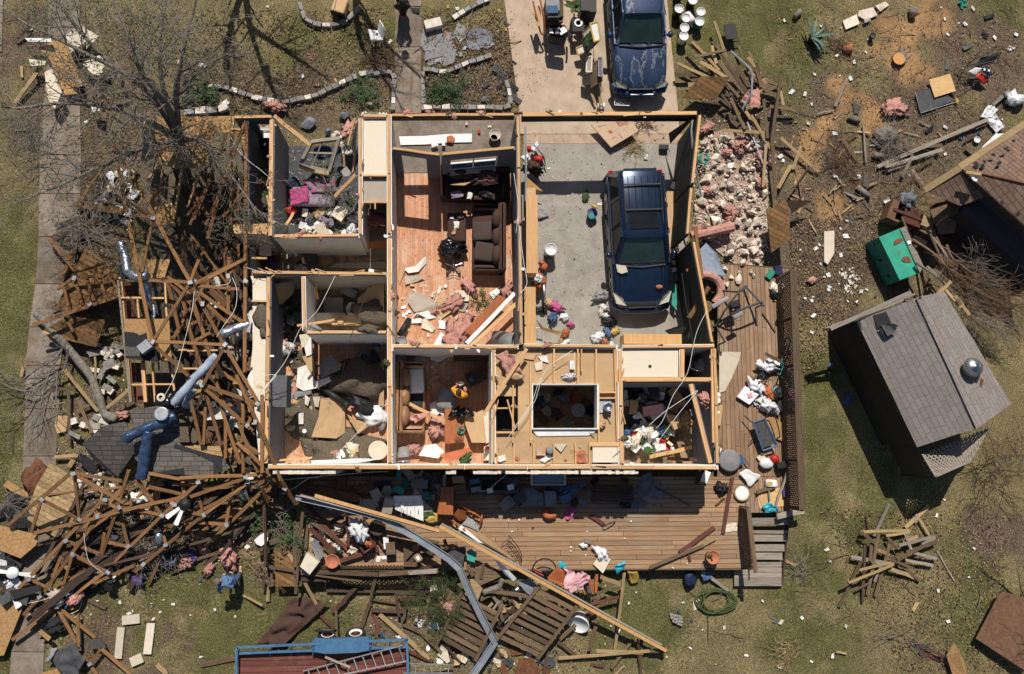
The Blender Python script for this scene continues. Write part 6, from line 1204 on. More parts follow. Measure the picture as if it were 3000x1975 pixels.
k('B');WC_=thing('plastic_chair','white moulded plastic chair seat on the upper lawn','chair',W(850,240,0));mb=MB('white')
c0=W(845,235,.42);mb.sheet([c0+V3((-.3,.1,.1)),c0+V3((-.2,-.3,.04)),c0+V3((.2,-.25,.05)),c0+V3((.02,.1,0))],6,6,.02,2,1);mb.bd_('seat',WC_,True)
MB('white').sheet([c0+V3((-.02,.08,.0)),c0+V3((.2,-.26,.03)),c0+V3((.3,-.05,.4)),c0+V3((.1,.3,.4))],6,6,.02,2,2).bd_('backrest',WC_,True)
MB('white').tube([c0+V3((-.1,-.05,0)),c0+V3((-.1,-.05,-.42))],.03,6).bd_('leg',WC_);MB('white').tube([c0+V3((.1,-.1,0)),c0+V3((.1,-.1,-.42))],.03,6).bd_('leg',WC_);inst('scrap',c0+V3((-.02,-.05,.06)),.16,'grey','leaf_scrap','small grey scrap in the white plastic chair','scrap')
mb=MB('tancard');rbox(mb,W(585,55,.28),(.46,.52,.42),-.28,.05);o=mb.bd_('square_stool');tag(o,'square tan topped stool inside the stone ring','stool')
mb=MB('black');rbox(mb,W(570,100,.3),(.5,.1,.3),-.28,.04);tag(mb.bd_('black_cushion'),'black backrest lying against the tan stool','chair back')
k('B');ST2=thing('garden_statue','dark figure statue on the front walk at the top edge','statue',W(1020,20,0));MB('black').blob(W(1020,20,.75),(.2,.17,.75),4,.22,1.5).bd_('robe',ST2,True);MB('black').blob(W(1020,15,1.52),(.13,.13,.16),2,.1).bd_('head',ST2,True);MB('black').tube([W(1000,30,1.2),W(970,45,1.),W(985,60,.7)],[.07,.06,.05],8).bd_('arm',ST2,True);MB('black').tube([W(1040,30,1.2),W(1065,45,1.),W(1045,60,.7)],[.07,.06,.05],8).bd_('arm',ST2,True)
k('C');tag(MB('redwood').tube(sm_([W(x,y,z)for x,y,z in((265,10,1.),(290,120,.9),(320,230,.6),(345,220,.6),(335,100,.95),(310,-20,1.1))],4),.035,6).bd_('curved_trim'),'curved dark wood mirror frame leaning at the driveway edge','mirror frame')
MR=[W(300+22*cos(i*.5236),110+75*sin(i*.5236),.85)for i in range(12)];tag(MB('tancard').pr_(MR,.02).bd_('mirror_board'),'tan oval backing board in the dark wood frame','mirror')
PR=thing('office_printer','pale grey printer on a wooden crate on the driveway','printer',W(400,60,.5));rbox(MB('grey'),W(400,55,.95),(.46,.42,.35),.05,.05).bd_('body',PR,True);MB('paneblue').box(W(400,65,1.14),(.36,.26,.02),.05).bd_('scanner_lid',PR);MB('black').box(W(405,125,.95),(.4,.08,.22),.05).bd_('paper_tray',PR)
tag(MB('weathered').box(W(405,90,.4),(.6,.65,.76)).box(W(405,150,.7),(.66,.06,.06)).bd_('wooden_crate'),'brown wooden stand under the grey printer','stand')
BC=thing('office_chair','black leather office chair holding papers on the driveway','chair',W(440,270,0));rbox(MB('black'),W(440,225,.5),(.55,.5,.14),.1,.06).bd_('seat',BC,True);rbox(MB('black'),W(430,275,.72),(.6,.16,.55),-.15,.07).bd_('backrest',BC,True)
for s in(-1,1):MB('black').tube([W(440+s*70,215,.5),W(440+s*75,240,.72),W(440+s*70,280,.7)],.035,6).bd_('armrest',BC)
for i in range(5):a=i*1.2566;MB('blackmetal').tube([W(440,245,.3),W(440,245,.06)+V3((cos(a),sin(a),0))*.3],.025,6).bd_('leg',BC)
MB('blackmetal').tube([W(440,245,.06),W(440,245,.5)],.03,8).bd_('post',BC)
for x,y,m_,l in((430,215,'lilac','lilac folder on the black office chair'),(470,215,'paper','white papers on the black office chair'),(400,225,'paper','small white sheet on the office chair arm')):tag(MB(m_).box(W(x,y,.64),(.26,.2,.02),ru(0,2)).bd_('paper_stack'),l,'paper')
NT=thing('side_table','dark square table with a disc on the driveway','table',W(575,180,0));MB('darkgrey').box(W(578,175,.7),(.4,.46,.05),.05).bd_('top',NT)
for sx in(-1,1):
 for sy in(-1,1):MB('black').box(W(578,175,.34)+V3((sx*.17,sy*.2,0)),(.04,.04,.68)).bd_('leg',NT)
tag(MB('white').lt_(W(580,160,.74),[(.14,0),(.14,.02),(.1,.02),(.08,.0)],20).bd_('round_clock'),'white ring with green centre on the dark table','clock');
PP=thing('potted_plant','green leafy houseplant in a pot at the top of the driveway','potted plant',W(565,40,.4));MB('terracotta').lt_(W(565,55,.4),[(.14,0),(.2,.3),(.17,.3),(.1,.1)],16).bd_('pot',PP,True);MB('soil').lt_(W(565,55,.66),[(.17,0),(.1,.02)],14).bd_('soil',PP)
for i in range(16):
 a=rg.uniform(0,6.28);L=rg.uniform(.2,.45);b=W(565,50,.8);d=V3((cos(a),sin(a),.3));p=b+d*L;n=UP.cross(d).normalized();MB('leafgreen').pr_([b+d*.05,p-d*.12-n*.07,p+d*.02,p-d*.12+n*.07],.008).bd_('leaf',PP)
tag(MB('black').box(W(640,60,.5),(.5,.7,.9)).box(W(625,40,1.),(.3,.4,.12)).bd_('black_cabinet'),'black cabinet beside the houseplant on the driveway','cabinet')
def frame(c,q,z,m,lab,inner='drygrass',name='picture_frame',cat='picture frame',w=.05):
 k(c);p=[W(x,y,zz)for(x,y),zz in zip(q,z)];t=thing(name,lab,cat,sum(p,V3())/4)
 mb=MB(m)
 for i in range(4):mb.beam(p[i],p[(i+1)%4],w,.03)
 mb.bd_('frame',t);MB(inner).pr_([v-UP*.006 for v in p],.01).bd_('panel',t);return t
frame('C',X_('610 230 690 150 735 270 640 370'),[.7,.95,.95,.6],'weathered','large brown framed print leaning on the driveway car','walltan');frame('C',X_('660 165 715 150 735 275 690 290'),[1.1,1.15,1.05,1.],'yellow','gold framed picture leaning behind the brown framed print','paper');frame('C',X_('565 335 620 310 635 365 575 380'),[.45,.5,.5,.42],'tanboard','small cream framed picture on the driveway','cream')
frame('C',X_('610 520 660 515 665 585 612 590'),[.4,.5,.5,.4],'darkboard','small dark frame leaning on the truck side boards','walldark');frame('C',X_('650 470 740 400 745 560 660 610'),[.45,.75,.75,.4],'weathered','weathered board sheet leaning on the driveway car wheel','weathered');frame('C',X_('720 400 745 400 745 530 722 530'),[.8,.95,.95,.8],'lilac','narrow lilac edged board leaning by the car wheel','grey');frame('C',X_('640 400 675 390 670 500 635 500'),[.5,.6,.55,.45],'cream','narrow framed picture left of the car front wheel','walltan')
k('C');planks('715 570 735 720 .4 .3 .1;650 600 700 720 .3 .2 .08;735 560 745 640 .4 .35 .08',['tanboard','weathered'],'leaning_board','board leaning by the driveway car bumper','board',None,.09,.03,auto=False)
k('C');inst('scrap',W(650,270,.95),.6,'leafgreen','green_cloth','crumpled green cloth over the framed prints','cloth',None,flat=1.2)
k('C');TB=thing('clear_tub','clear plastic tub of bulbs below the driveway car','tub',W(885,715,.05));MB('grey').box(W(882,710,.17),(.44,.24,.24)).bd_('body',TB);MB('alum').beam(W(832,682,.3),W(935,690,.3),.02,.02).beam(W(832,730,.3),W(935,735,.3),.02,.02).beam(W(832,682,.3),W(832,730,.3),.02,.02).beam(W(935,690,.3),W(935,735,.3),.02,.02).bd_('rim',TB)
for x,y in((860,705),(875,715),(900,700),(910,712),(890,722)):MB('cream').blob(W(x,y,.3),(.03,.025,.025),2,.2).bd_('bulb',TB)
DB=thing('dumbbell','silver dumbbell standing in the car shadow on the driveway','dumbbell',W(736,738,.1));MB('steel').tube([W(712,738,.15),W(762,738,.15)],.03,8).bd_('bar',DB)
for x in(718,756):MB('white').lt_(W(x,738,.15),[(.09,-.03),(.1,-.02),(.1,.02),(.09,.03)],12,Matrix.Rotation(rad(90),3,'Y')).bd_('weight',DB)
tag(MB('white').box(W(955,670,.06),(.14,.1,.02),.5).bd_('wall_plate'),'white electrical plate on the driveway below the car','plate')
tag(MB('black').box(W(1640,220,.35),(.42,.55,.04),.12).box(W(1660,290,.2),(.4,.03,.03),.1).bd_('folding_chair',None),'black folding chair lying on the lawn beside the pile','chair')
k('C');CB=thing('cardboard_box','flattened cardboard moving box with orange print behind the garage car','cardboard box',W(835,930,.1));q=[W(672,868,1.),W(838,835,1.),W(1000,915,.95),W(808,1025,.85)]
q=[W(670,868,.35),W(940,815,.45),W(998,912,.4),W(808,1025,.3)];MB('pinkcard').pr_(q,.05).bd_('box',CB)
def onq(u,v,e=.004):a=q[0].lerp(q[1],u);b=q[3].lerp(q[2],u);return a.lerp(b,v)+UP*e
def mark(u0,v0,u1,v1,m,nm):MB(m).pr_([onq(u0,v0),onq(u1,v0),onq(u1,v1),onq(u0,v1)],.003).bd_(nm,CB)
mark(.60,.1,.86,.38,'orange','printed_square');mark(.24,.40,.34,.54,'orange','printed_square');mark(.1,.12,.32,.155,'greycloth','printed_line');mark(.2,.72,.32,.75,'greycloth','printed_line');mark(.35,.48,.5,.5,'greycloth','printed_line');mark(.62,.58,.72,.6,'greycloth','printed_line');mark(.45,.62,.465,.92,'black','box_slot');mark(.75,.5,.8,.56,'greycloth','printed_line')
for(u,v,s,txt,m)in((.62,.22,.19,'THE','pinkcard'),(.62,.30,.19,'HOME','pinkcard'),(.62,.375,.16,'DEPOT','pinkcard')):
 cu=bpy.data.curves.new('lettering','FONT');cu.body=txt;cu.size=s;cu.extrude=.002;cu.materials.append(MT[m]);oc=bpy.data.objects.new('lettering_curve',cu);o=bpy.data.objects.new('lettering',bpy.data.meshes.new_from_object(oc));bpy.data.objects.remove(oc);COL.objects.link(o);pl_=onq(u,v,.008);d=(q[1]-q[0]).normalized();nn=d.cross(q[3]-q[0]).normalized();nn=nn if nn.z>0 else-nn;yv=nn.cross(d)
 o.scale=(.62,.5,1);o.parent=CB;o.location=pl_-WL[CB.name];o.rotation_euler=Matrix((d,yv,nn)).transposed().to_euler()
k('C');TL=thing('string_trimmer','red garden engine on the garage floor beside the left wall','garden tool',W(305,1105,.05));MB('red').blob(W(305,1105,.2),(.17,.13,.13),3,.2).bd_('engine',TL);MB('blackmetal').tube([W(290,1070,.3),W(330,1120,.2),W(355,1200,.05)],.016,6).bd_('shaft',TL);MB('white').blob(W(265,1040,.3),(.1,.1,.1),2,.2).bd_('tank',TL);MB('darkgrey').tube([W(300,1040,.3),W(340,1090,.3),W(350,1140,.1)],.02,6).bd_('handle',TL)
for x,y,s,m_,l in((235,1040,.22,'red','red helmet shaped piece by the garage left wall'),(215,1105,.3,'whitebag','white plastic bag by the garage left wall'),(290,1015,.18,'whitebag','small white jug by the garage left wall'),(275,1180,.45,'sofabrown','dark brown flap at the garage left wall')):inst('bag',W(x,y,.3),s,m_,'bag',l,'bag')
pn_(X_('225 1235 335 1330 300 1350 215 1300'),[.7,.5,.4,.6],.02,'cabwood','loose_board','tan panel leaning on the garage left wall','panel')
def cab(c,x1,y1,x2,y2,z,m,lab,h=.7,name='wall_cabinet'):
 k(c);a,b=W(x1,y1,z),W(x2,y2,z);t=thing(name,lab,'cabinet',V3(((a.x+b.x)/2,(a.y+b.y)/2,z-h)));w,d=abs(a.x-b.x),abs(a.y-b.y);MB(m).box(((a.x+b.x)/2,(a.y+b.y)/2,z-h/2),(w,d,h)).bd_('carcass',t);MB(m).box(((a.x+b.x)/2,(a.y+b.y)/2,z+.01),(w+.03,d+.03,.025)).bd_('top',t)
 for s in(-1,1):MB('walltan').box(V3((((a.x+b.x)/2)+(s*w*.25 if w>d else w*.5+.008),((a.y+b.y)/2)+(s*d*.25 if d>=w else-d*.5-.008),z-h/2)),(w*.46,.015,h*.92)if w>d else(.015,d*.46,h*.92)).bd_('door',t)
cab('C',212,1310,280,1475,1.6,'tancard','small brown cabinet on the garage left wall');cab('G',220,-160,295,378,2.,'cabwood','long wooden wall cabinet on the garage left wall');cab('G',208,480,280,880,2.,'cabwood','lower wooden wall cabinet on the garage left wall');cab('G',898,805,1295,872,1.7,'cabwood','wooden cabinet against the garage back wall')
k('G');pn_(X_('1180 780 1310 735 1455 858 1300 870'),[.9,1.1,1.,.6],.03,'walldark','dark_wallboard','dark triangular wallboard beside the garage back cabinet','panel')
tag(MB('steel').tube([W(355,395,.3),W(340,470,.5),W(345,580,.6)],[.04,.045,.04],8).bd_('hose_tube',None,True),'grey vacuum hose by the garage left wall','hose');tag(MB('orange').blob(W(340,335,.25),(.13,.16,.14),3,.3).blob(W(325,310,.3),(.1,.1,.1),5,.3).bd_('leaf_blower'),'orange and black power tool by the garage left wall','power tool');inst('bag',W(300,440,.3),.55,'redwood','red_cloth_bag','dark red cloth bag below the leaf blower','bag');inst('bag',W(295,420,.5),.35,'whitebag','white_bag','white rag beside the vacuum hose','bag')
for x,y,s,m_,l in((420,620,.55,'magenta','bright pink bag in the garage corner heap'),(400,700,.6,'blue','blue patterned bag in the garage corner heap'),(480,690,.4,'whitebag','white bottle pack in the garage corner heap'),(525,740,.35,'magenta','pink and white wrapper in the garage corner heap'),(490,800,.4,'orange','orange packet by the garage corner heap'),(320,640,.4,'black','black bag behind the pink bag'),(370,590,.4,'tancard','tan box end above the pink bag'),(735,540,.6,'grey','grey cushion beside the garage car front wheel'),(755,620,.35,'whitebag','white box below the grey cushion'),(770,680,.34,'whitebag','white and red carton beside the car bumper'),(735,655,.3,'cream','yellowish bottle beside the car bumper'),(790,720,.5,'black','black bag beside the car bumper'),(715,830,.55,'whitebag','white carrier bag below the garage car'),(780,795,.4,'blue','blue bottle pile below the garage car'),(830,790,.35,'yellow','yellow bottle below the garage car'),(490,860,.3,'paper','white paper by the garage back wall'),(455,860,.3,'drygrass','tan packet by the garage back wall'),(760,855,.35,'terracotta','mixed packets at the garage back wall')):
 inst('bag',W(x,y,.06),s*.75,m_,'household_item',l,'bag','heaped household items in the garage',False,flat=.9)
tag(MB('alum').beam(W(285,760,.5),W(335,760,.5),.03,.03).beam(W(335,760,.5),W(335,860,.4),.03,.03).beam(W(285,862,.4),W(335,862,.4),.03,.03).beam(W(285,760,.5),W(285,862,.4),.03,.03).bd_('metal_rack'),'open silver metal frame in the garage corner','frame')
pn_(X_('285 700 340 760 470 790 440 810 320 770'),[.7,.6,.5,.4,.5],.02,'cabwood','curved_board','tan curved board under the pink bag heap','board')
k('C');tag(MB('greycloth').sheet([W(285,1455,.12),W(345,1440,.12),W(378,1500,.12),W(295,1530,.12)],10,10,.12,5,4).bd_('grey_rag'),'crumpled grey rag on the garage floor','rag');inst('fluff',W(630,1365,.05),.32,'leafgreen','leaf_sprig','green leafy sprig on the garage floor','leaves',None,flat=.4);inst('scrap',W(1050,1090,.1),.28,'paper','paper_towel','white paper towel on the garage leaf drift','paper');tag(MB('black').box(W(1175,1025,.2),(.3,.16,.12)).bd_('dark_toolbox'),'small black toolbox near the garage right wall','toolbox');inst('scrap',W(735,1420,.06),.2,'paper','paper_sheet','white sheet beside the car rear wheel','paper')
pn_(X_('1195 1330 1240 1330 1240 1760 1205 1760'),.6,.03,'tancard','tall_board','tan board standing between the car and the wall','board')
for i in range(14):y=1300+i*48;k('C');inst('bag' if i%2 else 'carton',W(1255+ru(-15,12),y,.25),ru(.2,.34),rc(['whitebag','paper','red','darkgrey','blue','cream','tancard']),'shelf_item','small packet between the garage car and right wall','packet','packets along the garage right wall')
k('C');tag(MB('teal').tube(sm_([W(1440+30*cos(i*.9)+i,1105+35*sin(i*.9),.2+.02*i)for i in range(22)],3),.02,6).bd_('hose_coil',None,True),'coiled green cable at the limestone rubble','hose')
k('B');BD=thing('collapsed_dresser','broken wooden dresser frame with a blue seat in the bedroom','furniture',W(430,1080,.3))
q=[W(385,990,1.),W(580,965,1.),W(510,1195,.8),W(305,1150,.8)]
for i in range(4):tm_('frame_rail',q[i],q[(i+1)%4],.1,.16,'greywood',BD,.01)
tm_('frame_rail',q[0].lerp(q[3],.45),q[1].lerp(q[2],.45),.05,.06,'greywood',BD);tm_('frame_rail',q[0].lerp(q[1],.4),q[3].lerp(q[2],.4),.04,.06,'greywood',BD);tm_('front_edge',q[3]+V3((0,-.12,.05)),q[2]+V3((0,-.1,.05)),.1,.12,'tanboard',BD)
MB('navy').blob(W(465,1060,.7),(.3,.26,.06),3,.1).bd_('blue_seat',BD)
k('B');MT_=thing('mattress','grey mattress with a bright pink floral blanket in the bedroom','mattress',W(390,1360,.05));rbox(MB('lilac'),W(395,1370,.35),(1.35,.62,.3),0,.08).bd_('pad',MT_,True)
tag(MB('magenta').sheet([W(235,1320,.58),W(365,1290,.6),W(370,1400,.58),W(240,1430,.56)],12,12,.12,5,3).bd_('pink_blanket'),'bright pink blanket on the bedroom mattress','blanket');tag(MB('floral').sheet([W(330,1250,.55),W(550,1230,.6),W(560,1330,.58),W(390,1340,.55)],12,12,.1,5,6).bd_('floral_blanket'),'grey floral bedding across the bedroom mattress','bedding')
tag(MB('red').blob(W(245,1465,.3),(.17,.14,.15),4,.3).bd_('red_helmet'),'red toy helmet at the bedroom left wall','toy');tag(MB('navy').blob(W(255,1275,.4),(.2,.2,.15),4,.3).bd_('blue_cloth'),'blue cloth at the head of the bedroom mattress','cloth')
tag(MB('darkgrey').tube(sm_([W(172,1110,1.2),W(166,1180,1.25),W(185,1250,1.1),W(210,1280,.8)],5),.05,8).bd_('curved_rail',None,True),'pale curved bed rail against the bedroom left wall','rail')
planks('205 1567 260 1480 .9 .7 .08;545 1370 690 1215 .9 1.3 .1;670 1200 690 1060 1.3 1.5 .07;610 1080 615 1160 1.2 1.0 .06','lumber','fallen_stud','pale fallen stud in the pink blanket bedroom','stud',None,.09,.04,auto=False)
for x,y,s in((560,930,.4),(600,960,.45),(630,1000,.4),(660,1060,.35),(590,1000,.3),(620,1060,.45),(650,1020,.3),(540,940,.3)):inst('rock',W(x,y,.6),s,'brickstone','limestone_block','pale limestone block tumbled into the bedroom corner','stone','limestone blocks in the bedroom corner')
inst('chunk',W(630,1205,1.),.5,'greycloth','grey_board','grey broken board on the bedroom right side','board');inst('fluff',W(645,905,1.),.45,'pink','pink_insulation','pink insulation clump at the bedroom front corner','insulation')
k('B');inst('rock',W(370,850,.12),.85,'bluestone','millstone','large round grey stone in front of the bedroom','stone',None,flat=.5,tilt=.05);inst('rock',W(500,910,.15),.5,'bluestone','grey_boulder','grey boulder right of the round stone','stone');inst('rock',W(615,800,.12),.55,'bluestone','grey_boulder','flat grey boulder in front of the closet wall','stone');inst('fluff',W(140,745,.1),.5,'pink','pink_insulation','pink insulation tuft in front of the bedroom window','insulation');inst('rock',W(825,650,.1),.4,'greystone','grey_boulder','grey rock inside the left stone bed','stone');inst('rock',W(795,720,.1),.35,'greystone','grey_boulder','small grey rock near the closet wall top','stone')
inst('rock',W(1585,690,.1),.38,'bluestone','grey_ball','round grey stone in the right stone bed','stone');inst('fluff',W(820,1530,.6),.7,'pink','pink_insulation','pink insulation lump in the narrow closet','insulation')
def heap(c,poly,n,z,label,group,mats,kinds=('scrap','bag','carton','chunk'),s0=.15,s1=.5,name='household_item',cat='household item',flat=.8):
 k(c)
 for i in range(n):
  x,y=rnd(poly);inst(rc(kinds),W(x,y,z if not isinstance(z,tuple)else ru(*z)),ru(s0,s1),rc(mats),name,label,cat,group,True,flat=flat,tilt=.4)
MIX=['paper','whitebag','greycloth','darkgrey','lilac','cream','tancard','navy','pinkcloth','black']
heap('B',X_('290 1480 690 1480 690 1567 290 1567'),18,(.06,.3),'household item on the bedroom floor','things strewn over the bedroom floor',MIX)
heap('F',X_('320 20 680 20 690 100 310 100'),18,(.06,.3),'household item at the lower end of the bedroom','things strewn over the bedroom floor',MIX);k('F');inst('scrap',W(505,90,.2),.3,'paper','printed_card','white printed card on the bedroom lower floor','card')
heap('G',X_('895 1150 1330 1150 1330 1450 895 1450'),40,(.06,.35),'book or box in the dark laundry corner room','books and boxes in the corner room',MIX+['darkgrey','navy','paper'],('carton','scrap','chunk','carton'),.3,.75,'box','box');heap('G',X_('900 1450 1230 1450 1230 1560 900 1560'),46,(.2,.6),'bright packet in the sunlit corner room heap','sunlit packets in the corner room',['paper','paper','white','whitebag','cream','leafgreen','red','paneblue','lilac','yellow'],('scrap','carton','scrap','bag'),.18,.42,'packet','packet')
heap('K',X_('900 0 1200 0 1200 40 900 40'),22,(.2,.5),'bright packet at the corner room lower wall','sunlit packets in the corner room',['paper','white','leafgreen','red','cream','whitebag'],('scrap','carton'),.15,.35,'packet','packet')
k('K');tag(MB('leafgreen').lt_(W(1037,45,.6),[(.12,0),(.13,.03),(.09,.05)],18).bd_('green_disc'),'lime green round dish in the corner room','dish');planks('1050 90 1330 25 .9 1.0 .12;1170 100 1440 115 .6 .6 .1',['cabwood','redboard'],'fallen_board','brown board across the corner room lower end','board',None,.12,.04,auto=False)
k('G');pn_(X_('1200 1365 1280 1370 1300 1450 1250 1470'),.9,.3,'tancard','cardboard_carton','brown carton in the corner room','carton');inst('fluff',W(1475,1265,2.),.6,'pink','pink_insulation','pink insulation behind the leaning wall','insulation')
heap('G',X_('280 1180 690 1180 690 1440 280 1440'),16,(.06,.5),'dark thing seen through the kitchen ceiling well','things below the kitchen ceiling well',['darkgrey','grey','walltan','redwood','navy'],('carton','scrap','chunk'),.25,.6);k('G');tag(MB('grey').lt_(W(578,1335,.75),[(.22,0),(.22,.05)],18).bd_('round_plate'),'round grey plate below the ceiling well','plate')
k('G');tag(MB('pink').sheet([W(5,950,2.5),W(90,920,2.55),W(190,1060,2.55),W(90,1110,2.5)],12,12,.22,4,3).bd_('pink_insulation'),'pink insulation batt on the kitchen ceiling corner','insulation');tag(MB('drywallpaper').blob(W(150,1095,2.5),(.2,.14,.1),4,.3).bd_('wallboard_scrap'),'brown torn edge below the pink kitchen batt','debris')
tag(tm_('diagonal_brace',W(222,905,2.75),WC('F',1580,1370,2.5),.1,.05,'lumber'),'pale diagonal brace lying from kitchen wall to lower room','stud');
for pts,m_ in((X_('200 975 230 945 292 940 270 985'),'drywallpaper'),(X_('275 1010 330 990 330 1050 285 1060'),'cream'),(X_('300 960 360 955 375 1005 320 990'),'drywall'),(X_('640 1480 700 1465 690 1525'),'greycloth')):k('G');pn_(pts,2.32,.015,m_,'wallboard_scrap','torn wallboard scrap on the kitchen ceiling','debris',None,True)
k('G');tag(MB('paper').box(W(537,1020,2.36),(.14,.26,.05)).box(W(537,1005,2.39),(.14,.1,.006)).bd_('small_carton'),'small white and blue carton on the kitchen ceiling','carton');inst('fluff',W(520,1100,2.3),.3,'whitebag','white_fluff','white tuft on the kitchen ceiling','scrap');tag(MB('walltan').tube([W(785,1380,2.32),W(805,1420,2.32)],.02,6).bd_('hammer_handle'),'wooden handle below the steel duct','tool');inst('fluff',W(735,1440,2.35),.25,'lumber','wood_crumb','brown crumpled piece below the wooden handle','scrap')
k('K');tag(MB('grey').lt_(W(370,45,2.3),[(.11,0),(.11,.2),(.09,.22)],16).bd_('vent_pipe',None,True),'grey vent cap on the lower kitchen ceiling','vent');inst('scrap',W(350,100,2.32),.3,'white','white_scrap','white scrap by the kitchen vent cap','scrap');inst('scrap',W(45,100,2.32),.35,'drywall','white_scrap','white wallboard piece on the left kitchen ceiling edge','scrap');pn_(X_('405 0 490 0 450 60 410 20'),2.34,.015,'cream','wallboard_scrap','cream wallboard piece near the vent cap','debris');tag(MB('terracotta').sheet([W(540,50,2.4),W(620,40,2.4),W(630,130,2.35),W(560,140,2.35)],6,6,.12,5,3).bd_('brown_paper'),'reddish torn paper on the kitchen ceiling end','paper')
k('G');WH=thing('water_heater','grey water heater with copper wires in the small closet','water heater',W(1385,1045,.1));MB('grey').lt_(W(1380,1045,.1),[(.24,0),(.24,1.4),(.2,1.46),(.06,1.48)],18).bd_('tank',WH,True);MB('orange').tube([W(1350,1030,1.6),W(1370,990,1.8),W(1400,1040,1.7)],.012,5).bd_('pipe',WH);MB('white').tube([W(1360,1000,1.7),W(1360,1040,1.6),W(1410,1060,1.6)],.018,5).bd_('pipe',WH)
k('G');tag(MB('darkgrey').box(W(70,1410,.8),(.45,.55,.3)).box(W(30,1240,.7),(.4,.4,.2)).box(W(60,1330,.65),(.3,1.,.06)).bd_('oven_rack'),'dark oven rack seen between the kitchen studs','rack')
LV=X_('990 480 1430 480 1480 700 1460 870 1000 870')
k('F')
for pts,m_,l in((X_('1060 520 1130 510 1260 590 1250 640 1100 650 1055 580'),'walltan','large torn grey tan wallboard on the living room floor'),(X_('1255 570 1310 545 1370 640 1290 700'),'drywallpaper','brown wallboard piece in the middle of the living room'),(X_('1270 705 1420 735 1395 775 1275 765'),'white','white flat board on the living room floor'),(X_('1285 790 1385 870 1340 900 1230 885'),'white','white wallboard lying by the living room lower wall'),(X_('1075 710 1110 660 1200 640 1250 690 1200 700 1120 660'),'white','curved white drywall strip on the living room floor'),(X_('1085 700 1150 695 1150 725 1080 730'),'drywall','small white drywall tile left of the white board'),(X_('1390 500 1485 500 1480 575 1400 575'),'cream','cracked cream wallboard near the right sofa'),(X_('1380 640 1400 590 1480 590 1450 650'),'walltan','tan wallboard below the cracked cream piece'),(X_('1090 860 1150 820 1200 880'),'drywallpaper','brown triangular wallboard at the living room lower wall'),(X_('1020 345 1110 330 1180 260 1185 310 1130 370 1060 380'),'drywall','long torn white wallboard in the middle left of the living room'),(X_('1030 400 1140 395 1175 410 1120 440 1040 460'),'walltan','tan torn wallboard left of the office chair base'),(X_('1000 460 1040 350 1020 300 985 420'),'drywallpaper','brown shard along the left living room wall'),(X_('1620 520 1700 470 1710 500 1650 560'),'white','white sheet between the right sofa and door slab'),(X_('1160 700 1180 690 1245 760 1230 790 1150 760'),'cream','cream wallboard sliver left of the pink clump')):
 pn_(pts,[.1+.04*((i*7)%3)for i in range(len(pts))],.015,m_,'wallboard_piece',l,'debris')
pn_(X_('1450 780 1690 530 1745 560 1500 820'),[.5,.6,.6,.5],.04,'redwood','door_slab','reddish brown door slab lying in the living room corner','door');planks('1465 870 1800 520 .9 1.0 .13','drywall','white_edge_board','crumbling white edged board beside the door slab','board',None,.14,.06,auto=False);planks('1500 880 1815 590 1.0 1.1 .12','lumber','fallen_plate','pale stud lying right of the door slab','stud',None,.12,.05,auto=False)
for x,y,s,l in((1375,590,.55,'pink insulation clump right of the brown wallboard'),(1480,480,.5,'pink insulation below the right sofa'),(1415,810,.9,'large pink insulation clump beside the door slab'),(1235,650,.25,'small pink tuft on the living room floor'),(1745,510,.5,'grey pink insulation by the right living room wall')):inst('fluff',W(x,y,.1),s,'pink','pink_insulation',l,'insulation')
k('B');tag(MB('pink').sheet([W(1500,1290,.75),W(1600,1220,.85),W(1690,1210,.85),W(1680,1290,.7)],12,12,.18,4,7).bd_('pink_insulation'),'pink insulation batt draped over the front sofa','insulation');tag(MB('lilac').sheet([W(1350,1340,.6),W(1430,1320,.65),W(1440,1370,.6),W(1360,1385,.55)],8,8,.1,6,2).bd_('patterned_cloth'),'pink and grey cloth on the front sofa seat','cloth');inst('scrap',W(1490,1360,.6),.3,'paper','white_scrap','white scrap on the front sofa seat','scrap');inst('scrap',W(1660,1385,.1),.28,'tancard','tan_scrap','tan scrap in front of the front sofa','scrap');inst('scrap',W(1600,1350,.55),.5,'black','dark_clothes','black heap of clothes on the front sofa','clothes')
pn_(X_('1340 1285 1450 1270 1560 1235 1450 1290'),.9,.02,'tancard','tan_strip','tan strip lying across the front sofa','board')
k('B');pot('B',1660,955,.03,.19,.25,'cream','round cream pot with a yellow ring in the porch corner','plant_pot','plant pot','soil','cream',.8,None,20,'soil');k('B');tag(MB('yellow').lt_(W(1655,960,.24),[(.1,0),(.115,.02),(.1,.02)],16).bd_('yellow_ring'),'yellow ring in the porch pot','ring');tag(MB('red').tube([W(1550,905,.06),W(1552,930,.06)],.05,10).bd_('drink_can'),'red drink can on the porch','can');inst('rock',W(1465,860,.08),.25,'cream','pale_stone','pale rock on the porch','stone');inst('scrap',W(1625,880,.06),.16,'paper','paper_scrap','white scrap at the porch right','paper');planks('1310 960 1305 1015 .2 .2 .1;1220 1010 1260 1000 .2 .2 .14;1000 980 1500 960 .06 .06 .3',['tanboard','white','apron'],'porch_board','small board on the porch floor','board',None,.1,.03);inst('chunk',W(1350,965,.15),.4,'orange','orange_shard','orange brown shard on the porch','debris')
k('F');WCB=thing('toilet','pale toilet in the shaded bathroom','toilet',W(675,645,.05));MB('white').lt_(W(675,645,.05),[(.12,0),(.13,.2),(.2,.4),(.19,.42),(.14,.41),(.1,.3)],18,None,.9,1.15).bd_('bowl',WCB,True);MB('white').box(W(690,690,.6),(.42,.2,.36)).bd_('tank',WCB)
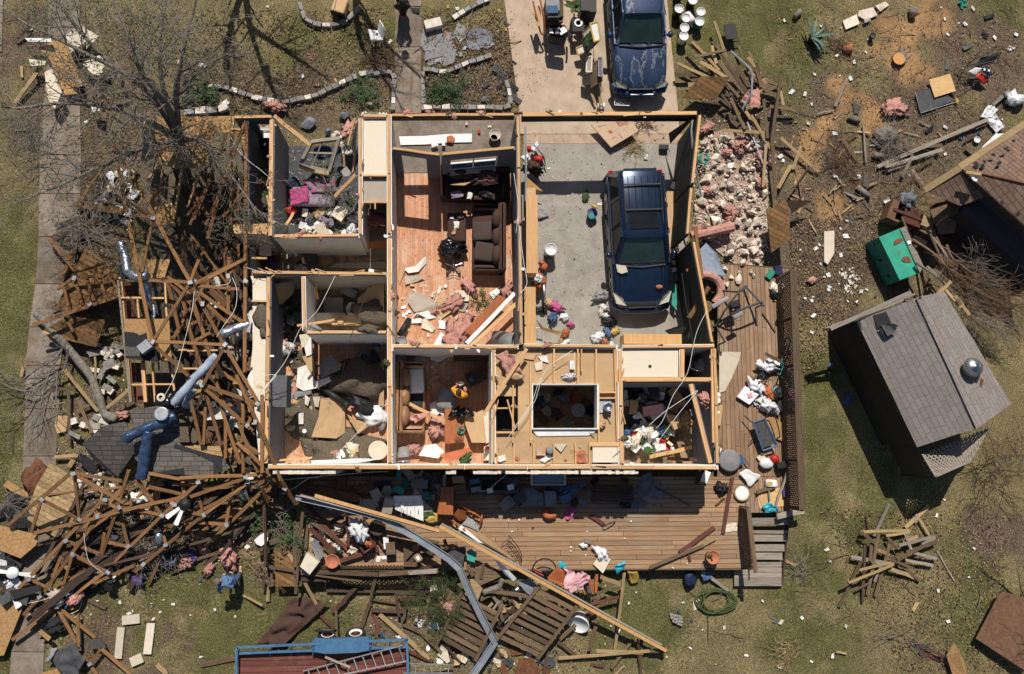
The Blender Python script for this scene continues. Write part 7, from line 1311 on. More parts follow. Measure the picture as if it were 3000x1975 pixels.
tag(MB('cream').box(W(520,695,.65),(.95,.3,.12)).box(W(520,690,.35),(.9,.26,.5)).bd_('vanity_counter'),'cream vanity counter along the bathroom lower wall','counter');tag(MB('tancard').box(W(630,710,.75),(.9,.3,.14)).bd_('bath_shelf'),'marbled shelf with a round bottle in the bathroom','shelf');tag(MB('tancard').lt_(W(588,715,.84),[(.1,0),(.1,.05),(.05,.06)],14).bd_('round_jar'),'round brown jar on the bathroom shelf','jar');tag(MB('greycloth').box(W(650,515,.3),(.5,.25,.4),-.4).bd_('laundry_basket'),'grey basket in the shaded bathroom','basket');tag(MB('walltan').box(W(540,620,.1),(.6,.65,.12)).bd_('bath_mat'),'pale mat on the bathroom floor','mat')
pn_(X_('705 560 890 400 890 690 700 690'),[.7,1.3,1.2,.6],.02,'drywallpaper','fallen_ceiling_sheet','brown fallen wallboard sheet in the bathroom','debris');tag(MB('celluf').blob(W(820,650,1.12),(.55,.35,.12),4,.4,2).bd_('loose_insulation'),'grey loose insulation heap on the bathroom sheet','insulation');tag(MB('celluf').blob(W(780,770,2.5),(.3,.12,.06),5,.4,2).bd_('loose_insulation'),'grey loose insulation on the bathroom wall plate','insulation')
planks('290 745 545 705 2.3 1.5 .07;410 470 425 560 1.5 1.2 .1','lumber','fallen_strip','pale strip leaning in the bathroom','strip',None,.08,.03);tag(MB('grey').tube([W(380,740,2.5),W(455,780,2.45)],.06,10).bd_('grey_pipe',None,True),'grey pipe stub on the bathroom wall corner','pipe')
pn_(X_('125 455 265 450 260 520 160 615 140 590'),[1.9,1.9,1.6,1.1,1.2],.02,'drywallpaper','hanging_board','tan wallboard flap in the narrow bathroom closet','debris');heap('F',X_('110 620 300 620 300 1020 110 1020'),16,(.06,.5),'dark belonging in the narrow closet row','things in the narrow closets',['darkgrey','black','walltan','redwood','grey','white'],('carton','bag','chunk'),.25,.6)
heap('F',X_('100 180 400 180 400 360 100 360'),12,(.06,.3),'dark belonging on the hall floor','things on the hall floor',['black','purple','walltan','pinkcloth','darkgrey','cream'],('bag','carton','chunk'),.25,.7);k('F');tag(MB('cream').box(W(65,210,1.2),(.33,.42,.2),.02).bd_('white_cabinet'),'white box between studs left of the hall','cabinet');pn_(X_('510 340 560 310 900 300 900 345 700 350'),.1,.02,'walltan','hall_floor_board','pale wallboard strip along the hall floor','debris');pn_(X_('770 165 905 150 905 210 800 215'),[1.6,1.7,.8,.8],.02,'redwood','leaning_door','brown door leaning at the right end of the hall','door')
k('F')
tag(MB('celluf').blob(W(730,1120,.2),(1.05,.68,.55),3,.2,2,26,12).bd_('loose_insulation'),'big heap of grey loose insulation in the lower left bedroom','insulation');tag(MB('celluf').blob(W(330,1330,.06),(.75,.9,.14),5,.3,2,22,10).bd_('loose_insulation'),'grey loose insulation spread at the lower left bedroom wall','insulation');tag(MB('celluf').blob(W(600,1610,.06),(1.35,.55,.2),8,.3,2,22,10).bd_('loose_insulation'),'grey loose insulation along the lower bedroom wall','insulation');tag(MB('celluf').blob(W(320,990,.06),(.35,.4,.14),9,.3,2,16,10).bd_('loose_insulation'),'small insulation heap near the narrow closets','insulation')
for pts,m_,l,z in((X_('330 860 385 800 400 940 350 960'),'drywall','spotted white wallboard standing in the lower left bedroom',.5),(X_('290 1040 370 1010 425 1180 330 1200 280 1170'),'drywall','large white wallboard left of the dark shadow',.3),(X_('435 1020 520 945 590 1050 455 1110'),'greycloth','pale grey square board in the bedroom shadow',.7),(X_('520 940 600 1020 560 1070 530 980'),'drywallpaper','brown backing of the pale grey square board',.6),(X_('400 1140 540 1090 530 1130 430 1180'),'white','white strip board below the grey square board',.4),(X_('450 1250 560 1245 620 1330 620 1490 560 1530 385 1520 435 1380'),'drywallpaper','big brown wallboard sheet in the lower left bedroom',.25),(X_('320 960 400 950 410 1100 370 1060'),'drywallpaper','brown wallboard sliver beside the bedroom shadow',.4),(X_('630 1360 700 1400 800 1430 710 1500'),'drywallpaper','brown wallboard under the white duvet',.3),(X_('340 1225 375 1250 360 1305 340 1290'),'drywall','small white shard in the bedroom insulation',.25),(X_('395 1240 445 1240 435 1310 410 1310'),'cream','cream shard in the bedroom insulation',.25),(X_('290 1360 330 1350 330 1430 295 1430'),'drywall','white shard near the lower left bedroom wall',.25),(X_('220 1210 385 1190 385 1220 225 1260'),'grey','grey strip on the lower left bedroom floor',.2),(X_('300 810 370 800 390 860 320 900'),'cream','cream torn wallboard top of the bedroom',.5),(X_('870 960 890 1000 890 1300 850 1310'),'drywallpaper','brown wallboard along the right wall of the bedroom',.4)):
 pn_(pts,[z+.05*((i*5)%3)for i in range(len(pts))],.016,m_,'wallboard_piece',l,'debris')
tag(MB('whitebag').blob(W(810,1370,.3),(.48,.3,.18),6,.3,2,20,12).bd_('white_duvet'),'white crumpled duvet in the lower left bedroom','duvet');tag(MB('black').blob(W(740,1300,.45),(.42,.22,.16),7,.3,2,18,12,Matrix.Rotation(-.65,3,'Z')).bd_('black_coat'),'black coat lying above the white duvet','coat');tag(MB('white').lt_(W(338,1480,.2),[(.05,0),(.07,.04),(.03,.06)],12).bd_('round_fitting'),'white round fitting on the bedroom insulation','fitting');tag(MB('greycloth').blob(W(875,1430,.2),(.12,.25,.1),7,.4).bd_('grey_towel'),'grey towel by the bedroom right wall','towel');heap('F',X_('720 880 860 880 860 1000 730 990'),7,(.1,.5),'dark clothing in the bedroom corner shadow','clothes in the bedroom corner',['navy','darkgrey','greycloth'],('bag','scrap'),.3,.6,'clothing','clothing');heap('F',X_('230 860 330 860 320 1300 230 1300'),8,(.06,.2),'torn scrap along the bedroom closet side','scraps on the bedroom floor',['pink','celluf','cream','tancard'],('scrap','fluff'),.2,.4,'scrap','scrap')
k('J');tag(MB('cream').lt_(W(830,45,.5),[(.3,0),(.3,.04),(.28,.05)],24).bd_('round_tabletop'),'round cream tabletop by the bedroom lower right corner','table top');pn_(X_('370 115 710 100 830 105 700 130 380 135'),1.4,.02,'white','white_shelf','long white shelf along the bedroom lower wall','shelf');planks('150 115 380 95 .9 .9 .06;690 30 660 70 .5 .5 .1','lumber','fallen_strip','pale strip near the bedroom lower wall','strip',None,.06,.03);heap('J',X_('530 20 690 20 690 90 530 90'),7,(.1,.3),'broken scrap by the round tabletop','scraps by the round tabletop',['cream','pink','white','tancard'],('scrap','chunk','fluff'),.2,.45,'scrap','scrap')
k('F');pn_(X_('1312 1325 1450 1325 1445 1560 1312 1567'),.6,.04,'redwood','table_top','reddish wooden table in the lower room','table');pn_(X_('1440 1390 1580 1330 1600 1560 1500 1560'),.5,.02,'drywallpaper','wallboard_piece','large tan wallboard right of the reddish table','debris');pn_(X_('1580 1370 1620 1290 1640 1330 1640 1540 1600 1567'),.6,.02,'cream','wallboard_piece','cream wallboard at the lower room right wall','debris');pn_(X_('1220 930 1330 920 1345 960 1270 1000 1210 980'),.15,.02,'white','wallboard_piece','white wallboard at the top of the lower room','debris');pn_(X_('1300 1000 1370 930 1375 990'),.15,.02,'drywallpaper','wallboard_piece','brown triangular wallboard at the top of the lower room','debris');pn_(X_('1205 1290 1290 1250 1310 1320 1300 1410 1230 1440'),.15,.02,'white','wallboard_piece','white board with a dark hole left of the reddish table','debris');pn_(X_('1180 1150 1240 1090 1280 1100 1200 1160'),.12,.02,'drywallpaper','wallboard_piece','tan shard right of the white pillow','debris');pn_(X_('1170 1220 1215 1170 1210 1300 1175 1300'),.3,.03,'redwood','wood_piece','reddish wood piece beside the sofa bed','wood');pn_(X_('1090 980 1140 950 1190 990 1110 1000'),.12,.02,'drywall','wallboard_piece','white shard above the tan sofa','debris')
rbox(mb_:=MB('grey'),W(1330,1255,.3),(.62,.7,.25),-.25,.12);tag(mb_.bd_('grey_cushion',None,True),'grey and white cushion left of the person in yellow','cushion')
tag(MB('pink').sheet([W(1065,1380,.6),W(1140,1350,.65),W(1215,1360,.6),W(1100,1430,.6)],10,10,.2,4,3).bd_('pink_insulation'),'pink insulation batt on the tan leather sofa','insulation');inst('fluff',W(1265,1460,.1),.7,'pink','pink_insulation','pink insulation left of the reddish table','insulation');tag(MB('blackbag').blob(W(1380,1350,.7),(.22,.1,.08),4,.4,3,M=Matrix.Rotation(.8,3,'Z')).blob(W(1430,1370,.7),(.12,.18,.08),6,.4,3).blob(W(1475,1350,.7),(.2,.1,.08),8,.4,3,M=Matrix.Rotation(-.5,3,'Z')).bd_('black_plastic'),'black plastic bag draped on the reddish table','plastic bag')
BW=thing('fruit_bowl','green bowl with red and yellow fruit on the table','bowl',W(1425,1470,.62));MB('teal').lt_(W(1425,1470,.62),[(.06,0),(.13,.08),(.12,.08),(.05,.02)],16).bd_('bowl',BW,True)
for x,y,m_ in((1438,1462,'orange'),(1418,1480,'leafgreen'),(1420,1462,'red')):MB(m_).blob(W(x,y,.72),(.045,.045,.04),1,.03).bd_('fruit',BW,True)
SB=thing('starburst_ornament','spiky bronze starburst ornament below the fruit bowl','ornament',W(1410,1540,.62));MB('rust').blob(W(1410,1540,.66),(.05,.05,.03),1,.1).bd_('centre',SB)
for i in range(16):a=i*.3927;d=V3((cos(a),sin(a),.1));MB('rust').tube([W(1410,1540,.66)+d*.04,W(1410,1540,.66)+d*(.2 if i%2 else .15)],[.014,.003],4).bd_('ray',SB)
k('F');tag(MB('darkboard').box(W(1530,1100,.35),(.62,.45,.3),.45).bd_('dark_crate'),'dark open crate in the shaded part of the lower room','crate');inst('scrap',W(1500,1120,.55),.3,'paneblue','blue_packet','blue packet on the dark crate','packet');tag(MB('darkboard').box(W(1500,955,.4),(1.1,.3,.5)).box(W(1500,950,.68),(1.15,.34,.05)).bd_('dark_shelf_unit'),'dark shelf unit along the lower room upper wall','shelf')
k('J');pn_(X_('1245 75 1450 25 1480 70 1300 125'),.7,.05,'orange','orange_shutter','orange brown shutter at the lower room bottom','panel');pn_(X_('1105 80 1150 10 1220 0 1280 50 1240 100'),.3,.02,'white','wallboard_piece','white wallboard heap at the lower room bottom','debris');pn_(X_('1550 20 1600 0 1610 110 1550 115'),.7,.02,'cream','wallboard_piece','cream strip in the lower room bottom right corner','debris');inst('fluff',W(1080,40,.1),.5,'pink','pink_insulation','pink tuft right of the grey metal drum','insulation');inst('fluff',W(1420,115,.8),.35,'leafgreen','leaf_sprig','green leaves at the lower room bottom wall','leaves',None,flat=.5);tag(MB('orange').lt_(W(1570,30,.75),[(.05,0),(.08,.06),(.03,.1)],12).bd_('orange_jar'),'small orange jar in the lower room corner','jar');planks('930 110 1120 95 .8 .8 .09','redboard','dark_board','dark brown board below the grey metal drum','board',None,.1,.04,auto=False)
RB=X_('1445 960 1580 900 1700 930 1890 1000 1900 1300 1895 1700 1840 1850 1700 1860 1560 1760 1400 1600 1390 1400 1430 1250')
k('C')
big=[(1465,990,.38),(1550,1020,.35),(1645,985,.42),(1545,1095,.38),(1575,1165,.38),(1725,1160,.42),(1480,1240,.4),(1640,1290,.46),(1520,1310,.4),(1590,1430,.36),(1700,1450,.34),(1790,1480,.4),(1510,1440,.34),(1530,1530,.44),(1780,1310,.35),(1880,1340,.4),(1450,1400,.38),(1850,1010,.4),(1590,960,.35),(1760,1020,.35),(1430,1340,.35),(1650,1090,.3),(1830,1540,.4),(1690,1540,.36),(1780,1600,.4),(1610,1580,.36),(1700,1660,.44),(1640,1720,.5),(1800,1700,.42),(1740,1750,.35)]
for x,y,s in big:inst('rock',W(x,y,.18),s*1.35,'stone','limestone_block','large pale limestone block in the rubble heap','stone','limestone blocks in the rubble heap',flat=.9)
for i in range(225):
 x,y=rnd(RB);inst('rock',W(x,y,ru(.03,.16)),rc((.1,.14,.18,.24,.3,.36)),'stone','limestone_block','small pale limestone chunk in the rubble heap','stone','limestone blocks in the rubble heap')
o=MB('stone');vs=[W(x,y,.03+.02*R.random())for x,y in RB];struct(MB('rubbledust').pr_(vs,.05).bd_('mortar_dust'),'stuff')
for x,y,s in((1700,1000,.7),(1690,1040,.5),(1645,1470,.6),(1640,1520,.5),(1850,1140,.6),(1480,1330,.5),(1850,1280,.5),(1460,900,.5),(1620,1060,.4),(1830,1090,.5),(1500,870,.4)):inst('fluff',W(x,y,.15),s*.7,'pink','pink_insulation','pink insulation tuft in the rubble heap','insulation','pink insulation in the rubble')
tag(MB('white').lt_(W(1637,1152,.35),[(.1,0),(.1,.02)],16).bd_('white_disc'),'bright white disc on the rubble heap','disc');tag(MB('galv').beam(W(1755,850,.4),W(1885,1190,.35),.05,.03).bd_('metal_pole'),'thin blue grey metal pole across the rubble','pole');tag(MB('galv').tube([W(1640,355,.7),W(1775,480,.8),W(1790,520,.8),W(1785,650,.8),(W(1720,760,.6))],.035,6).bd_('bent_pole'),'bent grey metal pole on the plank pile','pole');tag(MB('pink').sheet([W(1700,720,.5),W(1760,630,.6),W(1860,610,.6),W(1830,760,.5)],12,12,.2,4,3).bd_('pink_insulation'),'pink insulation batt in the plank pile','insulation')
k('G');tag(MB('pink').tube(sm_([W(1360,130,.4),W(1480,100,.5),W(1560,80,.5),W(1650,60,.4)],5),[.18]*16,9).bd_('pink_insulation'),'long pink insulation roll at the rubble lower edge','insulation');tag(MB('pink').sheet([W(1370,60,.5),W(1450,40,.6),W(1470,130,.5),W(1390,150,.4)],10,10,.2,4,5).bd_('pink_insulation'),'pink insulation sheet beside the broken garage wall','insulation');tag(MB('pink').tube(sm_([W(1330,400,.7),W(1400,390,.8),W(1500,400,.7),W(1560,450,.6),W(1570,530,.55),W(1530,590,.5)],5),.14,9).bd_('pink_insulation'),'curved pink insulation strip at the deck corner','insulation');pn_(X_('1385 365 1400 240 1470 170 1540 240 1605 400 1540 415'),[.6,.7,.8,.8,.6,.5],.02,'ductgrey','blue_sheet','pale blue metal sheet leaning at the deck corner','sheet');
pn_(X_('1310 210 1400 95 1420 200 1330 300'),[1.2,1.6,1.5,1.],.02,'brownboards','broken_sheathing','orange brown sheathing piece behind the garage wall','panel');planks('1395 60 1440 415 2.0 1.8 .1;1350 690 1485 480 1.6 2.0 .13;1330 365 1420 305 1.7 1.8 .08','truss','fallen_stud','brown stud leaning on the broken garage wall','stud',None,.1,.05);pn_(X_('1340 440 1430 395 1460 640 1350 690'),[1.5,1.7,1.5,1.2],.03,'walldark','dark_wallboard','dark green wallboard fallen at the garage right wall','panel');pn_(X_('1235 470 1270 450 1265 640 1230 600'),.4,.02,'teal','green_board','pale green board right of the garage car','board');pn_(X_('1400 730 1440 690 1450 740 1420 760'),.6,.03,'cream','cream_chunk','cream chunk by the garage right wall','debris')
pn_(X_('1560 925 1710 930 1700 985 1650 1110 1600 1200 1560 1215'),[.7,.6,.55,.5,.5,.5],.02,'cream','wallboard_piece','large cream wallboard sheet on the side deck','debris');pn_(X_('1555 1295 1585 1300 1570 1440 1550 1440'),.6,.03,'tancard','tan_strip','tan strip beside the corner room wall','board')
for x,y,s in((1725,310,.45),(1690,420,.45),(1610,460,.35),(1780,370,.3),(1800,395,.3),(1600,350,.35),(1630,240,.6),(1660,190,.6),(1750,240,.3),(1640,410,.3),(1700,380,.25),(1800,220,.55),(1740,150,.5),(1760,40,.55),(1690,130,.5)):inst('rock',W(x,y,.5 if y>300 else .2),s,'stone','limestone_block','limestone block at the upper end of the side deck','stone','limestone blocks on the side deck')
k('G');WKR=thing('exercise_frame','dark tubular exercise frame standing on the side deck','exercise frame',W(1650,600,DZ));mb=MB('darkgrey')
for s in((1540,740,1640,580,1740,470),(1560,720,1700,640,1860,580),(1640,580,1690,650,1700,680),(1740,470,1870,610),(1570,500,1700,510,1750,470),(1530,740,1600,860)):v=[W(s[i],s[i+1],1.2 if i else .6)for i in range(0,len(s),2)];MB('darkgrey').tube(sm_(v,3),.035,6).bd_('tube',WKR)
for x,y in((1590,570),(1690,675),(1540,600)):rbox(MB('grey'),W(x,y,1.25),(.36,.15,.1),.5,.04).bd_('pad',WKR,True)
rbox(MB('black'),W(1665,600,1.1),(.35,.25,.2),.3,.05).bd_('control_box',WKR)
for x,y in((1560,740),(1740,480),(1860,600),(1600,860)):MB('darkgrey').tube([W(x,y,1.1),V3((W(x,y,1.1).x,W(x,y,1.1).y,DZ))],.025,6).bd_('leg',WKR)
k('H');BK=thing('bicycle','teal bicycle fallen among bags on the side deck','bicycle',W(240,980,DZ))
for x,y,s in((243,890,(55,60)),(285,1160,(30,30))):
 c=W(x,y,.75);Mx=Matrix.Rotation(rad(50),3,'Y')@Matrix.Rotation(rad(20),3,'X');t=MB('rubber').tube([c+Mx@V3((.31*cos(i*.2618),.31*sin(i*.2618),0))for i in range(25)],.022,6).bd_('wheel',BK,True);sp=MB('alum')
 for i in range(14):sp.tube([c,c+Mx@V3((.3*cos(i*.449),.3*sin(i*.449),0))],.003,3)
 sp.bd_('spokes',t)
for s in('245 890 210 1010 .75 .9','210 1010 250 1050 .9 .8','250 960 200 1090 1.0 .8','200 1090 285 1160 .8 .75','250 960 290 1060 1 .85','210 1000 290 1050 .95 .9'):r=nums(s)[0];MB('teal').tube([W(r[0],r[1],r[4]),W(r[2],r[3],r[5])],.02,6).bd_('frame_tube',BK)
MB('black').tube(sm_([W(190,1090,.95),W(215,1060,1.),W(260,1070,1.),W(300,1050,.95)],3),.016,5).bd_('handlebar',BK);MB('black').blob(W(262,935,1.),(.07,.11,.04),2,.1).bd_('saddle',BK)
for x,y,s,m_,l,kd in((115,1030,.62,'whitebag','white carrier bag with red print above the side deck heap','bag'),(30,1170,.62,'whitebag','white bin bag at the left of the side deck heap','bag'),(110,1210,.5,'orange','orange cloth in the side deck heap','bag'),(105,1300,.55,'whitebag','knotted white bag at the bottom of the side deck heap','bag'),(90,1240,.3,'whitebag','small white tin in the side deck heap','bag'),(165,1200,.24,'cyan','light blue cup in the side deck heap','bag'),(265,1235,.5,'floral','red and white patterned cloth by the lattice screen','bag'),(200,1220,.5,'black','black bag beside the patterned cloth','bag'),(70,1110,.45,'black','black bag under the bicycle','bag'),(240,1060,.4,'grey','grey tank under the bicycle','bag'),(235,1290,.45,'black','black and blue box by the lattice screen','carton'),(165,1330,.3,'whitebag','white can beside the knotted bag','bag'),(285,1150,.35,'teal','grey green bell shaped pot by the lattice screen','bag'),(180,365,.34,'navy','dark blue book at the top of the side deck','carton'),(130,390,.3,'teal','green and white packet at the top of the side deck','carton'),(185,495,.4,'cream','cream cushion by the top of the lattice screen','bag'),(180,560,.35,'yellow','yellow gloves by the lattice screen','scrap'),(145,475,.25,'white','white can by the cream cushion','bag'),(155,530,.3,'black','black tin above the yellow gloves','bag'),(205,635,.2,'white','small white jar by the lattice screen','bag'),(210,745,.34,'pinkcloth','pink patterned rag by the lattice screen','scrap'),(190,740,.3,'black','black shard beside the pink rag','scrap'),(225,715,.22,'paper','white paper above the pink rag','scrap'),(60,1000,.3,'white','white plate at the top of the bag heap','scrap'),(40,1240,.5,'whitebag','flat white cushion at the left of the knotted bag','scrap')):
 inst(kd,W(x,y,DZ+.02),s,m_,'household_item',l,'household item','belongings heaped on the side deck',False,flat=.9)
tag(MB('whitebag').pr_([W(-95,1240,.62),W(-40,1165,.66),W(55,1225,.66),W(-10,1295,.62)],.1).bd_('white_carton'),'white square box with a pink label on the side deck','box');tag(MB('pinkcloth').pr_([W(-25,1220,.67),W(5,1210,.67),W(15,1240,.67),W(-15,1250,.67)],.01).bd_('pink_label'),'pink label on the white square box','label')
planks('100 940 215 1000 .9 .95 .1;50 1140 140 1120 .8 .8 .06;170 790 80 660 .5 .5 .03;10 1120 40 1100 .7 .7 .05',['tanboard','weathered'],'loose_board','board in the side deck heap','board',None,.1,.03)
LC=thing('folding_lounger','blue mesh folding lounger lying on the side deck','lounger',W(90,1480,DZ));MB('darkgrey').pr_([W(15,1420,.8),W(95,1395,.85),W(180,1560,.8),W(80,1600,.75)],.02).bd_('mesh_seat',LC)
q=[W(15,1420,.81),W(95,1395,.86),W(185,1580,.81),W(85,1615,.76)]
for i in range(4):MB('blue').tube([q[i],q[(i+1)%4]],.03,6).bd_('frame_rail',LC)
MB('black').tube(sm_([W(95,1395,.9),W(150,1340,.95),W(200,1500,.9),(W(180,1530,.8))],4),.02,6).bd_('armrest',LC);MB('black').tube([W(-50,1370,.7),W(20,1430,.8),W(60,1560,.7)],.018,6).bd_('leg',LC);MB('black').tube([W(-10,1560,.6),W(60,1480,.8)],.018,6).bd_('leg',LC)
k('H');pn_(X_('95 1400 150 1380 250 1440 250 1560 170 1530'),.55,.015,'osb','chipboard_sheet','chipboard sheet under the blue lounger','board')
k('L');pn_(X_('65 300 260 305 275 420 60 440 45 370'),DZ+.03,.015,'plywood','plywood_sheet','plywood sheet at the lower end of the side deck','board');tag(MB('purple').box(W(238,322,.55),(.24,.36,.14),.06).bd_('purple_box'),'purple box by the lower lattice screen','box');JG=thing('white_jug','white jug with a yellow label on the side deck','jug',W(135,270,DZ));rbox(MB('white'),W(135,270,.58),(.34,.24,.24),-.05,.05).bd_('body',JG,True);MB('yellow').box(W(130,270,.71),(.16,.12,.01)).bd_('label',JG);MB('white').box(W(170,275,.62),(.06,.1,.08)).bd_('cap',JG)
tag(MB('cyan').sheet([W(75,420,.6),W(130,395,.65),W(200,455,.55),W(90,475,.5)],12,12,.14,5,4).bd_('cyan_cloth'),'bright cyan cloth at the lower end of the side deck','cloth');BG=thing('charcoal_bag','white and red paper sack on the side deck','sack',W(125,125,DZ));MB('whitebag').blob(W(105,135,.6),(.24,.18,.13),4,.12,1.5).bd_('sack',BG,True);MB('red').blob(W(160,105,.6),(.16,.16,.125),5,.1,1.5).bd_('red_end',BG,True);tag(MB('cream').pr_([W(40,95,.56),(W(75,65,.56)),W(105,95,.56),W(70,130,.56)],.1).bd_('cream_box'),'cream square box above the red sack','box');tag(MB('black').box(W(215,140,.7),(.4,.16,.14),.4).box(W(235,150,.85),(.35,.06,.06),.4).box(W(215,140,.55),(.06,.06,.2)).bd_('black_stool'),'black tool stool by the lower lattice screen','stool')
planks('170 425 250 180 .6 .8 .07;180 495 360 455 .7 .6 .18;40 330 160 290 .6 .6 .12;125 300 130 390 .6 .6 .05',['redboard','greywood','weathered'],'loose_board','board at the lower end of the side deck','board',None,.1,.035)
k('K');tag(MB('grey').lt_(W(1595,115,.6),[(.36,0),(.36,.05),(.3,.09),(.06,.1)],24).bd_('round_pad',None,True),'round grey woven pad on the side deck','pad');tag(MB('white').sheet([W(1660,200,.6),W(1710,170,.65),W(1805,220,.6),W(1730,300,.55)],8,8,.1,3,5).bd_('grey_pillow'),'pale grey pillow case on the side deck corner','pillow');pn_(X_('1420 180 1470 195 1440 270 1398 255'),.6,.012,'paper','white_card','white card at the house corner','card');pn_(X_('1500 5 1545 35 1520 80 1495 70'),.8,.012,'paper','white_card','white card standing by the corner brick stub','card');inst('bag',W(1535,300,DZ),.42,'black','black_handbag','black bag on the deck below the house corner','bag');inst('scrap',W(1605,570,DZ+.04),.45,'cream','cream_shard','cream oblong shard beside the leaning lattice','debris',None,flat=.3);pn_(X_('1790 350 1857 320 1857 440 1820 445'),.5,.02,'tancard','tan_sheet','tan paper sheet by the cyan cloth','paper');tag(MB('paneblue').box(W(1672,110,.65),(.16,.3,.03),.3).beam(W(1690,95,.62),W(1735,155,.62),.03,.03).bd_('striped_toy'),'small striped toy on the round grey pad','toy')
# ================= STONE BEDS, LITTER, WIRES, THE DECK HEAP =================
def edging(c,s,n,label,z=.06,w=.13):
 k(c);v=[float(q)for q in s.split()];p=sm_([W(v[2*i],v[2*i+1],z)for i in range(len(v)//2)],6);L=[0]
 for a,b in zip(p,p[1:]):L.append(L[-1]+(b-a).length)
 def at(d):
  for i in range(1,len(L)):
   if L[i]>=d:return p[i-1].lerp(p[i],(d-L[i-1])/max(1e-6,L[i]-L[i-1]))
  return p[-1]
 for i in range(n):
  a,b=at(L[-1]*(i+.06)/n),at(L[-1]*(i+.94)/n);mb=MB(rc(('brickstone','greystone','grey'))).beam(a,b,w*ru(.85,1.25),.16)
  for q in mb.v:q+=V3((noise.noise(q*5),noise.noise(q*5+UP*3),noise.noise(q*5+UP*6)))*.03
  tag(mb.bd_('edging_stone'),label,'edging stone',label.replace('pale edging stone','pale edging stones'))
edging('B','-30 680 60 695 180 712 300 690 420 665 520 615 660 550 740 515 820 500',17,'pale edging stone in the long curved border above the house');edging('B','820 520 900 500 960 525 958 640 952 770',9,'pale edging stone at the right end of the long border');edging('A','1275 700 1380 635 1470 605 1570 610 1700 655 1830 690',10,'pale edging stone in the left part of the long border')
edging('B','305 20 345 130 440 175 570 170 650 130 720 50',9,'pale edging stone in the ring around the tan stool');edging('B','1165 770 1163 640 1160 500',6,'pale edging stone down the left side of the right bed');edging('B','1160 485 1230 485 1310 505 1420 460 1530 420 1640 388',9,'pale edging stone along the top of the right bed');edging('B','1165 750 1400 748 1600 748 1760 745 1760 640 1740 560',13,'pale edging stone along the lower side of the right bed');edging('B','1370 130 1450 80 1540 30 1620 -10',6,'pale edging stone slanting down from the top edge');edging('A','1280 780 1420 770 1530 760 1590 740',4,'pale stone in the short wall by the wrecked wing',.12,.2)
k('B');tag(MB('brickstone').beam(W(1175,185,.15),W(1288,158,.15),.3,.26).bd_('stone_block'),'big pale stone block above the flagstones','stone');
for x,y,s in((1230,250,.75),(1200,310,.5),(1255,345,.75),(1340,330,.45),(1335,260,.5),(1420,230,.5),(1330,400,.8),(1560,230,.55),(1570,270,.5),(1620,260,.45),(1480,230,.4),(1240,420,.4),(1500,320,.4),(1600,310,.4),(1400,370,.4),(1180,260,.35),(1290,300,.4)):inst('chunk',W(x,y,.0),s*1.35,'bluestone' if x>1450 else 'grey','flagstone','irregular flat flagstone beside the front walk','flagstone','flagstones beside the front walk',flat=.6,tilt=.03)
k('I')
for x,y,rz,w,l in((892,1195,.1,(.52,.27),'upper'),(815,1355,1.53,(.9,.22),'left'),(1016,1325,1.5,(.9,.24),'right'),(930,1470,.4,(.36,.28),'small lower')):tag(MB('cream').box(W(x,y,.04),(*w,.08),rz).bd_('paving_block'),l+' pale paving block on the lower left lawn','paving block')
for i in range(44):x,y=rnd(X_('680 760 850 850 850 1050 860 1240 820 1330 720 1560 500 1560 510 1400 660 1330 640 960'));k('E');tag(MB(rc(['brickstone','greystone','cream','greystone'])).box(W(x,y,.1+R.random()*.12),(ru(.14,.4),ru(.1,.2),.12),R.gauss(.1,.4)).bd_('veneer_block'),'toppled grey veneer block left of the wrecked wing','stone block','veneer blocks fallen outside the left wall')
for i in range(30):k('I');x,y=rnd(X_('520 240 700 130 800 230 780 330 540 350'));inst('rock',W(x,y,.1),ru(.15,.4),'brickstone','limestone_block','pale limestone block left of the fallen shingle slope','stone','limestone blocks by the shingle slope')
for i in range(34):k('A');x,y=rnd(X_('740 1180 900 1180 960 1330 900 1560 700 1560 640 1480'));inst(rc(['rock','chunk','scrap']),W(x,y,.15),ru(.15,.42),rc(['brickstone','drywall','whitebag','cream']),'plaster_chunk','pale plaster chunk under the upper left trusses','debris','plaster chunks under the trusses')
def under(c,poly,n,ang,sd,z,Ls,label,group,mats):
 k(c)
 for i in range(n):
  x,y=rnd(poly);p=W(x,y,ru(*z));a=R.gauss(ang,sd);L=ru(*Ls);d=V3((cos(a),sin(a),ru(-.12,.12)))*L/2;q0,q1=p-d,p+d;q0.z=max(q0.z,.06);q1.z=max(q1.z,.06)
  tag(tm_('broken_rafter',q0,q1,rc((.06,.09,.09,.14,.19)),.04,rc(mats),None,.03,ru(-.6,.6),.25),label,'rafter',group)
under('O',X_('420 420 600 430 610 1050 470 1040 400 700'),44,-1.2,.3,(.2,1.5),(1.2,3.6),'broken rafter buried under the fallen trusses of the wing','broken rafters in the wrecked wing',['truss','darkboard','darkboard','weathered'])
under('O',X_('180 1110 640 1090 640 1200 380 1290 150 1420 60 1380'),44,.62,.3,(.05,.7),(1,3.4),'broken rafter low in the heap below the wing','broken rafters below the wing',['truss','darkboard','darkboard','weathered'])
under('O',X_('370 300 600 300 600 640 420 640'),24,-1.1,.5,(.4,1.9),(.8,2.4),'broken rafter under the bare tree branches','broken rafters under the tree',['truss','darkboard']);under('O',X_('180 420 300 420 300 700 120 720'),16,.6,.9,(.1,.5),(.5,1.8),'broken board left of the wrecked wing','broken boards left of the wing',['weathered','truss','darkboard'])
def junk(c,poly,n,z,label,group,mats,kinds,s0,s1,cat='debris',name='debris_piece',fl=.6):
 k(c)
 for i in range(n):x,y=rnd(poly);inst(rc(kinds),W(x,y,ru(*z)),ru(s0,s1),rc(mats),name,label,cat,group,True,flat=fl,tilt=.4)
